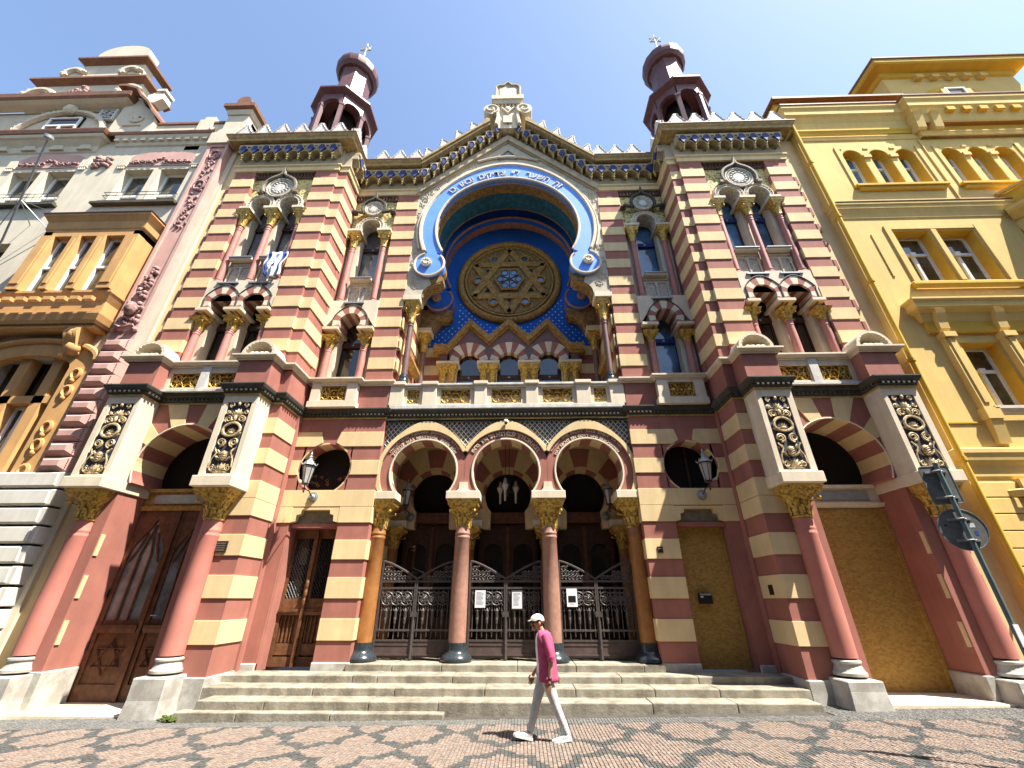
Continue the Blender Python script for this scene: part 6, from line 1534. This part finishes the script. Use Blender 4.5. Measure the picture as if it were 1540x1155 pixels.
# ================================================================ right neighbour: yellow house
R0 = 10.30
ye = thing('yellow_house', 'yellow plastered house with cornices and paired windows', 'building', (18, 11, 0))
YW = []
tri = []
for xa in (12.66, 16.30):
    for i in range(3): tri.append(xa + .36 + .98 * i)
for cx in tri: YW.append((cx - .37, cx + .37, 15.05, 17.12))
YW += [(12.86, 14.03, 10.72, 12.85), (14.29, 15.48, 10.72, 12.85), (12.92, 13.98, 6.42, 8.44), (14.5, 15.5, 6.42, 8.44), (17.0, 18.2, 10.7, 12.85), (16.9, 18.0, 6.4, 8.4)]
wallholes(11.26, 34, -.3, 19.4, YW, R0, R0 + .72, 'wall', 'yellow', ye)
b = MB(); b.box(11.3, 34, R0 + .73, R0 + .8, -.3, 19.4); b.build('inner_wall', 'dark', ye)
for h in YW:                                            # reveals in shade-toned ochre, and white windows
    b = MB(); b.box(h[0] - .001, h[0] + .02, R0 + .004, R0 + .45, h[2], h[3]); b.box(h[1] - .02, h[1] + .001, R0 + .004, R0 + .45, h[2], h[3]); b.box(h[0] + .02, h[1] - .02, R0 + .004, R0 + .45, h[3] - .02, h[3] + .001); rv = b.build('window_reveal', 'yellow2', ye)
    if h[2] > 14:
        cx = (h[0] + h[1]) / 2
        b = MB()
        for e in (-1, 1): b.prism([(cx, 17.13), (cx + e * .372, 17.13), (cx + e * .372, 16.75)] + [(cx + e * .37 * cos(t), 16.75 + .37 * sin(t)) for t in [pi / 2 * i / 6 for i in range(1, 7)]], R0 - .002, R0 + .45)
        b.build('arch_head', 'yellow', rv)
        b = MB(); b.sector(cx, 16.75, .345, .372, 0, 180, R0 + .004, R0 + .448, 12); b.build('arch_soffit', 'yellow2', rv)
        win(ye, h[0] + .02, h[1] - .02, 15.05, 17.1, R0 + .36, 16.35, 'paneb', mull=False)
    else: 
        zt = h[2] + (1.3 if h[3] > 10 else 1.2)
        wn_ = win(ye, h[0] + .02, h[1] - .02, h[2], h[3] - .02, R0 + .36, zt, 'paney')
        b = MB(); b.cbox((h[0] + h[1]) / 2, R0 + .29, zt + .045, .16, .06, .16); b.build('window_knob', 'whitepaint', wn_)
# string courses and cornices
def course(x0, x1, prof, name, mt='yellow', par=None, ret=True):
    b = MB(); b.sweep(([(x0, R0 + .3)] if ret else []) + [(x0, R0), (x1, R0)], prof); return b.build(name, mt, par or ye)
b = MB(); b.sweep([(11.3, R0 + .6), (11.3, R0), (15.9, R0), (15.9, R0 - .25), (34, R0 - .25)], [(0, 18.3), (.04, 18.36), (.07, 18.7), (.16, 18.95), (.24, 19.05), (.24, 19.3), (.30, 19.42), (.30, 19.58), (0, 19.7)]); mc = b.build('main_cornice', 'yellow', ye)
b = MB(); b.sweep([(11.3, R0 + .6), (11.3, R0), (15.9, R0), (15.9, R0 - .25), (34, R0 - .25)], [(.305, 19.54), (.33, 19.58), (.33, 19.64), (0, 19.76)]); b.build('cornice_flashing', 'rooftile', mc)
b = MB(); b.sweep([(11.35, R0 + .6), (11.35, R0), (34, R0)], [(0, 17.98), (.05, 18.02), (.06, 18.12), (.10, 18.2), (.10, 18.28), (0, 18.32)]); b.build('cornice_bed', 'yellow2', mc)
for x in (15.9, 16.55):
    b = MB(); b.side([(R0 - .25, 17.9), (R0 - .30, 17.98), (R0 - .40, 18.6), (R0 - .48, 18.75), (R0, 18.75), (R0, 17.9)], x - .16, x + .16); b.build('cornice_console', 'yellow', mc)
for i in range(16): b = MB(); b.cbox(17.2 + .62 * i, R0 - .38, 18.84, .3, .2, .2); b.build('modillion', 'yellow2', mc)
b = MB(); b.sweep([(11.3, R0), (15.9, R0), (15.9, R0 - .12), (34, R0 - .12)], [(0, 17.66), (.03, 17.68), (.05, 17.76), (.03, 17.78), (.06, 17.86), (.06, 17.9), (0, 17.92)]); b.build('string_course', 'yellow', ye)
b = MB(); b.box(11.25, 34, R0 + .2, R0 + 3.0, 19.6, 20.55); b.build('parapet', 'yellow2', ye)
b = MB(); b.box(11.1, 16.5, R0 - .05, R0 + 3.1, 20.55, 20.66); b.build('parapet_coping', 'rooftile', ye)
for (xa, xb) in ((12.46, 15.62), (16.1, 19.3)):
    b = MB(); b.box(xa, xa + .16, R0 - .04, R0, 15.05, 17.25); b.box(xb - .16, xb, R0 - .04, R0, 15.05, 17.25)
    for i in range(4): b.box(xa + .16 + i * .98 - .06, xa + .16 + i * .98 + .12, R0 - .03, R0 - .001, 17.14, 17.22)
    k = b.build('window_frame_strip', 'yellow', ye)
    b = MB(); b.box(xa - .02, xb + .02, R0 - .16, R0, 14.95, 15.04); b.box(xa + .1, xb - .1, R0 - .1, R0, 14.80, 14.95); b.build('window_sill', 'yellow2', ye)
    for cx in [(xa + .2 + .36 + .98 * i + .49) for i in range(2)]:
        b = MB(); b.box(cx - .14, cx + .14, R0 - .06, R0 - .002, 16.62, 16.78); b.build('pier_capital', 'yellow', ye)
course(11.35, 34, [(0, 13.40), (.03, 13.45), (.05, 13.62), (.10, 13.78), (.13, 13.82), (.13, 13.93), (.17, 13.98), (.17, 14.06), (0, 14.16)], 'string_cornice')
b = MB(); b.box(11.34, 34, R0 - .19, R0, 14.085, 14.11); b.build('cornice_flashing', 'rooftile', ye)
b = MB(); b.box(15.74, 15.78, R0 - .05, R0, 13.95, 17.6); b.build('corner_bead', 'yellow', ye)
# first pair of windows: frame, sill; hood on consoles
b = MB(); b.box(12.62, 12.80, R0 - .05, R0, 10.6, 13.05); b.box(15.54, 15.72, R0 - .05, R0, 10.6, 13.05); b.box(14.08, 14.24, R0 - .05, R0, 10.7, 12.86); b.box(12.80, 15.54, R0 - .04, R0, 12.9, 13.05); b.box(12.1, 12.16, R0 - .03, R0, 10.9, 12.7); b.build('window_frame_strip', 'yellow', ye)
b = MB(); b.sweep([(12.55, R0), (12.55, R0 - .07), (15.85, R0 - .07), (15.85, R0)], [(0, 10.36), (.03, 10.42), (.06, 10.5), (.06, 10.58), (0, 10.64)]); b.build('window_sill', 'yellow2', ye)
b = MB(); b.sweep([(12.15, R0), (12.15, R0 - .10), (16.2, R0 - .10), (16.2, R0)], [(0, 9.1), (.04, 9.2), (.08, 9.35), (.22, 9.45), (.24, 9.5), (.24, 9.64), (.30, 9.72), (.30, 9.78), (0, 9.9)]); hd = b.build('window_hood', 'yellow', ye)
b = MB(); b.box(12.2, 16.2, R0 - .10, R0, 8.75, 9.3); b.build('hood_frieze', 'yellow2', hd)
for x in (12.55, 14.2, 15.9):
    b = MB(); b.side([(R0 - .1, 8.72), (R0 - .20, 8.8), (R0 - .22, 9.0), (R0 - .30, 9.28), (R0 - .33, 9.4), (R0, 9.4), (R0, 8.72)], x - .13, x + .13); b.build('hood_console', 'yellow', hd)
    b = MB(); b.box(x - .17, x + .17, R0 - .24, R0, 8.52, 8.68); b.box(x - .14, x + .14, R0 - .16, R0, 6.35, 8.52); b.box(x - .06, x + .06, R0 - .19, R0 - .16, 6.5, 8.5); b.box(x - .2, x + .2, R0 - .2, R0, 6.05, 6.35); b.side([(R0, 5.42), (R0 - .08, 5.42), (R0 - .18, 6.05), (R0, 6.05)], x - .15, x + .15); b.build('window_pilaster', 'yellow', ye)
b = MB(); b.sweep([(12.75, R0), (12.75, R0 - .1), (16.2, R0 - .1), (16.2, R0)], [(0, 6.16), (.06, 6.22), (.1, 6.32), (.1, 6.40), (0, 6.42)]); b.build('window_sill', 'pale', ye)
b = MB(); b.box(11.35, 12.3, R0 - .03, R0, 5.98, 6.02); b.build('plinth_line', 'yellow2', ye)
course(11.32, 34, [(0, 4.55), (.03, 4.6), (.03, 4.75), (.05, 4.86), (.12, 4.98), (.13, 5.06), (.16, 5.16), (.16, 5.26), (0, 5.34)], 'base_cornice')
b = MB(); b.box(12.3, 34, R0 - .14, R0, 3.9, 4.52); b.sweep([(12.0, R0), (12.2, R0 - .16), (34, R0 - .16)], [(0, 4.1), (.05, 4.15), (.05, 4.25), (0, 4.28)]); b.build('shop_fascia', 'yellow', ye)
for i in range(12):
    z1 = 4.46 - .375 * i; b = MB(); b.box(11.28, 16, R0 - .045, R0, z1 - .352, z1); bevel(b.build('rusticated_block', 'yellow', ye), .012)
# oriel at the right edge
b = MB(); b.plan([(17.05, R0), (17.6, R0 - .95), (24, R0 - .95), (24, R0)], 10.6, 13.6); orl = b.build('oriel', 'yellow', ye)
b = MB(); b.sweep([(17.0, R0), (17.6, R0 - .95), (24, R0 - .95)], [(0, 13.2), (.1, 13.3), (.25, 13.42), (.3, 13.5), (.3, 13.62), (0, 13.75)]); b.build('oriel_cornice', 'yellow', orl)
b = MB(); b.plan([(17.15, R0), (17.7, R0 - .85), (24, R0 - .85), (24, R0)], 13.75, 14.4); b.build('oriel_parapet', 'yellow2', orl)
b = MB(); b.sweep([(17.1, R0), (17.7, R0 - .85), (24, R0 - .85)], [(0, 14.4), (.1, 14.42), (.1, 14.5), (0, 14.55), (-.2, 14.55)]); b.build('oriel_coping', 'yellow', orl)
b = MB(); b.box(18.0, 19.2, R0 - .97, R0 - .93, 11.2, 13.0); b.build('oriel_window', 'paney', orl)
# attic block above
b = MB(); b.box(16.55, 22.2, R0 + .3, R0 + 4.0, 20.0, 23.0); at = b.build('attic_block', 'yellow', ye)
b = MB(); b.sweep([(16.55, R0 + 4.0), (16.55, R0 + .3), (22.2, R0 + .3), (22.2, R0 + 4)], [(0, 22.35), (.08, 22.42), (.12, 22.6), (.45, 22.72), (.5, 22.8), (.5, 23.0), (0, 23.1)]); b.build('attic_cornice', 'yellow2', at)
b = MB(); b.sweep([(16.55, R0 + 4.0), (16.55, R0 + .3), (22.2, R0 + .3), (22.2, R0 + 4)], [(.505, 22.97), (.55, 23.02), (.55, 23.09), (0, 23.25), (-.5, 23.3)]); b.build('attic_coping', 'rooftile', at)
b = MB(); b.box(18.2, 20.2, R0 + 1.2, R0 + 3, 23.4, 24.15); b.box(18.0, 20.4, R0 + 1.0, R0 + 3, 24.15, 24.25); b.build('chimney', 'rooftile', at)
for i in range(5): b = MB(); b.cbox(18.0 + .68 * i, R0 + .2, 22.25, .3, .2, .2); b.build('modillion', 'yellow', at)
cx, cz = 19.1, 20.35
b = MB(); b.prism([(cx - 1.6, 20.0)] + [(cx + 1.6 * cos(t), cz + 1.3 * sin(t)) for t in [pi - pi * i / 14 for i in range(15)]] + [(cx + 1.6, 20.0)], R0 + .26, R0 + .31); b.build('attic_lunette', 'yellow2', at)
b = MB(); b.box(cx - .62, cx - .44, R0 + .16, R0 + .26, 20.0, 21.3); b.box(cx + .44, cx + .62, R0 + .16, R0 + .26, 20.0, 21.3); b.build('lunette_pier', 'yellow', at)
win(ye, cx - .42, cx + .42, 20.1, 21.4, R0 + .2, 20.8, 'paney')
# rainwater pipe at the joint
t = thing('rainwater_pipe', 'yellow rainwater downpipe on the corner of the yellow house', 'pipe', (11.15, 10.2, 0))
b = MB(); b.tube([(11.2, 10.14, .3), (11.2, 10.14, 4.0), (11.2, 10.14, 8), (11.2, 10.14, 13), (11.2, 10.14, 18.4)], .065, 10); b.build('pipe', 'yellow2', t, 40)
for z in (2.2, 5.0, 7.8, 10.6, 13.4, 16.2): b = MB(); b.lathe([(.08, z - .05), (.085, z - .05), (.085, z + .05), (.08, z + .05)], 11.2, 10.14, 10); b.cbox(11.2, 10.24, z, .05, .2, .04); b.build('pipe_bracket', 'yellow2', t)
# ================================================================ road sign on its pole, seen from behind
sg = thing('road_sign', 'grey back of a round and a rectangular road sign on a leaning-looking pole', 'road sign', (7.0, 6.6, gz(7)))
b = MB(); b.tube([(7.0, 6.6, gz(7) - .05), (7.0, 6.6, 1.6), (7.0, 6.6, 3.84)], .032, 12); b.lathe([(.036, 3.84), (.036, 3.87), (.01, 3.88)], 7.0, 6.6, 12); b.lathe([(.07, .05), (.06, .12), (.034, .14)], 7.0, 6.6, 12); b.build('pole', 'pole', sg, 40)
def signplate(name, pts, z, rim):
    b = MB(); b.prism(pts, -.008, .0); b.tube([(x, -.004, zz) for x, zz in pts], rim, 6, True); return b.mesh(name, 'sign', 40)
rot = radians(-14)
c_ = [(.29 * cos(2 * pi * i / 32), .29 * sin(2 * pi * i / 32)) for i in range(32)]
o1 = put(signplate('round_plate', c_, 0, .011), 'round_plate', sg, (7.0, 6.655, 2.88), (0, 0, rot))
hw, hh, r = .19, .29, .04
rp = []
for cx, cz, a in ((hw - r, hh - r, 0), (-hw + r, hh - r, 90), (-hw + r, -hh + r, 180), (hw - r, -hh + r, 270)): rp += [(cx + r * cos(radians(a + 22.5 * k)), cz + r * sin(radians(a + 22.5 * k))) for k in range(5)]
o2 = put(signplate('rectangular_plate', rp, 0, .010), 'rectangular_plate', sg, (6.98, 6.655, 3.54), (0, 0, rot))
for z, par in ((2.72, o1), (3.02, o1), (3.34, o2), (3.74, o2)):
    b = MB(); dz = z - par.location.z
    b.box(-.14, .14, -.03, -.009, dz - .018, dz + .018); b.tube([(.045 * cos(t), -.055 + .045 * sin(t), dz) for t in [2 * pi * k / 12 for k in range(12)]], .012, 5, True); b.ball(.07, -.04, dz, .014, .02, .014, 6, 4)
    put(b.mesh('clamp', 'zinc'), 'clamp', par)
for (x, z, mt, w_, h_) in ((-.19, .06, 'black', .03, .025), (.12, .05, 'paper', .08, .06), (.14, -.06, 'flagblue', .04, .06)):
    b = MB(); b.box(x - w_ / 2, x + w_ / 2, -.0095, -.008, z - h_ / 2, z + h_ / 2); put(b.mesh('sticker', mt), 'sticker', o1)
b = MB(); b.box(6.966, 7.034, 6.556, 6.566, 1.40, 1.66); b.build('torn_sticker', 'paper', sg)
# ================================================================ man in a pink shirt walking past
px, py = .72, 8.28; g0 = gz(px)
man = thing('person', 'man in a cream flat cap, pink shirt and pale trousers walking to the left', 'person', (px, py, g0))
def skinbody():
    V = []; E_ = []; R_ = []
    def v(p, r): V.append(p); R_.append(r); return len(V) - 1
    pel = v((.80, py, .90), .115); sp = v((.805, py, 1.10), .105); ch = v((.80, py, 1.28), .115); nb = v((.785, py, 1.42), .062); nk = v((.755, py, 1.49), .052); hd = v((.70, py, 1.575), .085); tp = v((.715, py, 1.65), .078)
    E_ += [(pel, sp), (sp, ch), (ch, nb), (nb, nk), (nk, hd), (hd, tp)]
    for s, pts in ((-1, [((.83, py - .17, 1.385), .058), ((.905, py - .21, 1.09), .043), ((.885, py - .20, .92), .035), ((.87, py - .19, .815), .027), ((.86, py - .19, .745), .034)]),
                   (1, [((.82, py + .17, 1.385), .058), ((.80, py + .21, 1.09), .043), ((.72, py + .20, .95), .035), ((.64, py + .19, .86), .027), ((.60, py + .19, .80), .034)])):
        prev = ch
        for p, r in pts: k = v(p, r); E_.append((prev, k)); prev = k
    for s, pts in ((-1, [((.83, py - .085, .80), .085), ((.955, py - .08, .475), .058), ((1.03, py - .075, .30), .05), ((1.115, py - .07, .115), .036), ((1.12, py - .07, .06), .035), ((.98, py - .075, .035), .03)]),
                   (1, [((.775, py + .085, .80), .085), ((.655, py + .04, .455), .058), ((.60, py + .03, .29), .05), ((.545, py + .02, .115), .036), ((.53, py + .02, .06), .035), ((.38, py + .01, .06), .03)])):
        prev = pel
        for p, r in pts: k = v(p, r); E_.append((prev, k)); prev = k
    me = bpy.data.meshes.new('body'); me.from_pydata([(x, y, z + g0) for x, y, z in V], E_, [])
    ob = bpy.data.objects.new('tmp', me); COL.objects.link(ob)
    ob.modifiers.new('s', 'SKIN')
    for i, r in enumerate(R_): me.skin_vertices[0].data[i].radius = (r, r)
    me.skin_vertices[0].data[0].use_root = True
    ss = ob.modifiers.new('d', 'SUBSURF'); ss.levels = 2; ss.render_levels = 2
    bpy.context.view_layer.update()
    r = bpy.data.meshes.new_from_object(ob.evaluated_get(bpy.context.evaluated_depsgraph_get()))
    bpy.data.objects.remove(ob); b = MB()
    b.add([tuple(q.co) for q in r.vertices], [tuple(p.vertices) for p in r.polygons])
    # nose, chin, ears and five fingers on each hand
    b.ball(.612, py, 1.565 + g0, .026, .016, .03); b.ball(.645, py, 1.505 + g0, .04, .045, .035); b.ball(.625, py, 1.525 + g0, .022, .03, .008)
    for e in (-1, 1): b.ball(.735, py + e * .083, 1.58 + g0, .022, .012, .032)
    for (hx, hy, hz, dx, dz) in ((.86, py - .19, .745, -.012, -1), (.60, py + .19, .80, -.35, -.9)):
        for i, ln in enumerate((.062, .075, .080, .068)):
            x0 = hx - .028 + .019 * i; y0 = hy
            b.tube([(x0, y0, hz - .02 + g0), (x0 + dx * .04, y0 + .004, hz - .045 - ln * .3 + g0), (x0 + dx * .07 - .012, y0 + .012, hz - .045 - ln * .95 + g0)], [.0105, .010, .007], 6)
        b.tube([(hx - .03, hy, hz + .02 + g0), (hx - .055, hy + .006, hz - .015 + g0), (hx - .05, hy + .012, hz - .055 + g0)], [.013, .012, .008], 6)
    return b
skinbody().build('body', 'skin', man, 60)
def loft(rings, n=20, a0=0, a1=2 * pi):
    """rings of (x, y, z, rx, ry, tilt of the ring along x); angle 0 points forward (-x)"""
    V = []; F = []; full = a1 - a0 > 6.28; m_ = n if full else n + 1
    for j, (x, y, z, rx, ry) in enumerate(rings):
        for i in range(m_):
            a = a0 + (a1 - a0) * i / n; f = 1 + .035 * sin(7 * a + j * 1.3) * (j % 2)
            V.append((x - rx * cos(a) * f, y - ry * sin(a) * f, z + g0))
    for j in range(len(rings) - 1):
        for i in range(n): k = (i + 1) % m_; F.append((j * m_ + i, j * m_ + k, (j + 1) * m_ + k, (j + 1) * m_ + i))
    return V, F
def limb(pts, n=14):
    """tube through (x,y,z,r)"""
    b = MB(); b.tube([(x, y, z + g0) for x, y, z, r in pts], [r * (1 + .05 * (-1) ** i) for i, (x, y, z, r) in enumerate(pts)], n); return b
b = MB(); b.add(*loft([(.775, py, 1.455, .07, .085), (.785, py, 1.42, .105, .155), (.79, py, 1.33, .128, .19), (.79, py, 1.2, .128, .18), (.795, py, 1.05, .122, .165), (.80, py, .92, .125, .165), (.80, py, .84, .128, .165)])); b.build('t_shirt', 'tee', man, 60)
gap = radians(38)
b = MB(); b.add(*loft([(.785, py, 1.475, .075, .09), (.80, py, 1.435, .115, .165), (.805, py, 1.36, .14, .205), (.815, py, 1.25, .15, .20), (.825, py, 1.12, .155, .19), (.835, py, 1.0, .16, .19), (.84, py, .90, .165, .195), (.845, py, .82, .172, .20), (.85, py, .765, .178, .205)], 26, gap, 2 * pi - gap))
sh = b.build('open_shirt', 'shirt', man, 60); q = sh.modifiers.new('t', 'SOLIDIFY'); q.thickness = .008
b = limb([(.82, py - .155, 1.415, .062), (.845, py - .185, 1.34, .070), (.875, py - .205, 1.22, .062), (.90, py - .212, 1.13, .060), (.908, py - .212, 1.085, .058)]); b.build('sleeve', 'shirt', man, 60)
b = limb([(.907, py - .212, 1.12, .066), (.911, py - .212, 1.055, .064)]); b.build('sleeve_cuff', 'shirt', man, 60)
b = limb([(.82, py + .155, 1.415, .062), (.82, py + .185, 1.34, .068), (.81, py + .205, 1.2, .06), (.80, py + .212, 1.09, .058), (.79, py + .212, 1.06, .062)]); b.build('sleeve', 'shirt', man, 60)
b = limb([(.80, py, .95, .05), (.80, py, .93, .130), (.80, py, .86, .138), (.80, py, .80, .125), (.80, py, .76, .06)]); 
for pts in ([(.83, py - .085, .85, .098), (.85, py - .085, .74, .095), (.905, py - .082, .60, .080), (.955, py - .08, .475, .070), (.995, py - .078, .38, .064), (1.04, py - .075, .28, .062), (1.085, py - .072, .18, .056), (1.115, py - .07, .11, .052)],
            [(.78, py + .085, .85, .098), (.755, py + .075, .74, .095), (.70, py + .055, .60, .080), (.655, py + .04, .46, .070), (.63, py + .035, .37, .064), (.60, py + .03, .27, .062), (.565, py + .025, .17, .056), (.545, py + .02, .11, .054)]):
    b.tube([(x, y, z + g0) for x, y, z, r in pts], [r * (1 + .035 * (-1) ** i) for i, (x, y, z, r) in enumerate(pts)], 14)
b.build('trousers', 'trouser', man, 60)
def shoe(ax, ay, az, tilt, yaw=0):
    b = MB(); V = []; F = []; n = 12
    prof = [(.055, .035, .055, .0), (.045, .045, .075, .0), (.0, .046, .10, .0), (-.06, .045, .085, .0), (-.13, .048, .060, .0), (-.19, .045, .048, .0), (-.235, .03, .036, .0), (-.25, .008, .02, .0)]
    for j, (dx, wd, h, _) in enumerate(prof):
        for i in range(n):
            a = 2 * pi * i / n; z = max(0, h * (.5 + .5 * sin(a))) ; V.append((dx, wd * cos(a), z))
    for j in range(len(prof) - 1):
        for i in range(n): k = (i + 1) % n; F.append((j * n + i, j * n + k, (j + 1) * n + k, (j + 1) * n + i))
    F += [tuple(range(n)), tuple((len(prof) - 1) * n + i for i in range(n))]
    ct, st = cos(tilt), sin(tilt)
    b.add([(ax + x * ct + z * st, ay + y, az + g0 - x * st + z * ct) for x, y, z in V], F)
    s_ = MB(); sole = [(.062, .03), (.05, .05), (-.02, .05), (-.14, .052), (-.21, .046), (-.25, .02)]
    P_ = [(x, y) for x, y in sole] + [(x, -y) for x, y in sole[::-1]]; W_ = [(x, y, z) for z in (-.012, .012) for x, y in P_]; n2 = len(P_)
    s_.add([(ax + x * ct + z * st, ay + y, az + g0 - x * st + z * ct) for x, y, z in W_], [tuple(range(n2)), tuple(range(n2, 2 * n2))] + [(i, (i + 1) % n2, n2 + (i + 1) % n2, n2 + i) for i in range(n2)])
    o = b.build('shoe', 'shoe', man, 60); s_.build('sole', 'whitepaint', o)
shoe(.53, py + .02, .022, radians(10)); shoe(1.125, py - .07, .03, radians(-8))
b = MB(); b.lathe([(.040, .105 + g0), (.042, .14 + g0)], 1.113, py - .07, 12); b.lathe([(.040, .105 + g0), (.042, .14 + g0)], .545, py + .02, 12); b.build('socks', 'black', man, 60)
# flat cap, hair, sunglasses, watch
V = []; F = []; n, mm = 20, 7
for j in range(mm + 1):
    t = pi / 2 * j / mm
    for i in range(n):
        a = 2 * pi * i / n; fx = -cos(a); k = 1.0 if fx > 0 else 1.25
        V.append((.715 + .112 * k * fx * cos(t) * .98, py + .100 * sin(a) * cos(t), 1.635 + g0 + .095 * sin(t) ** .8 - (.018 * cos(t) if fx < 0 else -.004 * cos(t)) - .02 * (1 if fx > .4 else 0) * cos(t)))
for j in range(mm):
    for i in range(n): k = (i + 1) % n; F.append((j * n + i, j * n + k, (j + 1) * n + k, (j + 1) * n + i))
b = MB(); b.add(V, F); b.add(V[:n], [tuple(range(n))]); cp_o = b.build('flat_cap', 'cap', man, 60)
b = MB(); P_ = [(.615, -.085), (.57, -.07), (.545, -.03), (.54, 0), (.545, .03), (.57, .07), (.615, .085)]
b.add([(x, py + y, 1.628 + g0 - (.62 - x) * .35) for x, y in P_] + [(x, py + y, 1.640 + g0 - (.62 - x) * .30) for x, y in P_], [tuple(range(7)), tuple(range(13, 6, -1))] + [(i, i + 1, i + 8, i + 7) for i in range(6)]); b.build('cap_peak', 'cap', cp_o)
b = MB(); b.ball(.755, py, 1.60, .062, .088, .06, 10, 7); b.v = [(x, y, z + g0) for x, y, z in b.v]; b.build('hair', 'hair', man, 60)
b = MB()
for e in (-1, 1): b.ball(.628, py + e * .036, 1.592 + g0, .014, .028, .021, 8, 6); b.tube([(.635, py + e * .064, 1.596 + g0), (.74, py + e * .088, 1.60 + g0)], .005, 4)
b.tube([(.618, py - .02, 1.597 + g0), (.618, py + .02, 1.597 + g0)], .005, 4); b.build('sunglasses', 'black', man, 50)
b = MB(); b.lathe([(.032, .80), (.036, .805), (.036, .83), (.032, .835)], .871, py - .19, 12); b.v = [(x, y, z + g0) for x, y, z in b.v]; b.build('wristwatch', 'black', man, 50)
# moss in the corner of the steps
b = MB()
for i in range(60): b.ball(-6.2 + random.uniform(-.22, .12), 9.72 + random.uniform(-.1, .05), gz(-6.2) + .02 + random.uniform(0, .06), .025, .025, .02, 5, 4)
o = b.build('moss', 'moss'); o['kind'] = 'stuff'
# unseen row across the street, added to block sky light; shows in the glass
op = thing('unseen_opposite_house', 'grey house across the street, out of view, added to cut sky light on the facade', 'building', (0, -4, 0))
b = MB(); b.box(-45, 45, -9, -3.6, -1.2, 16.5); b.build('wall', 'ground', op)
for i in range(22):
    for z in (1.2, 5.2, 9.2, 13.0):
        x = -42 + 4 * i; k = MB(); k.box(x - .7, x + .7, -3.62, -3.56, z, z + 2.2); k.build('window', 'paned', op)
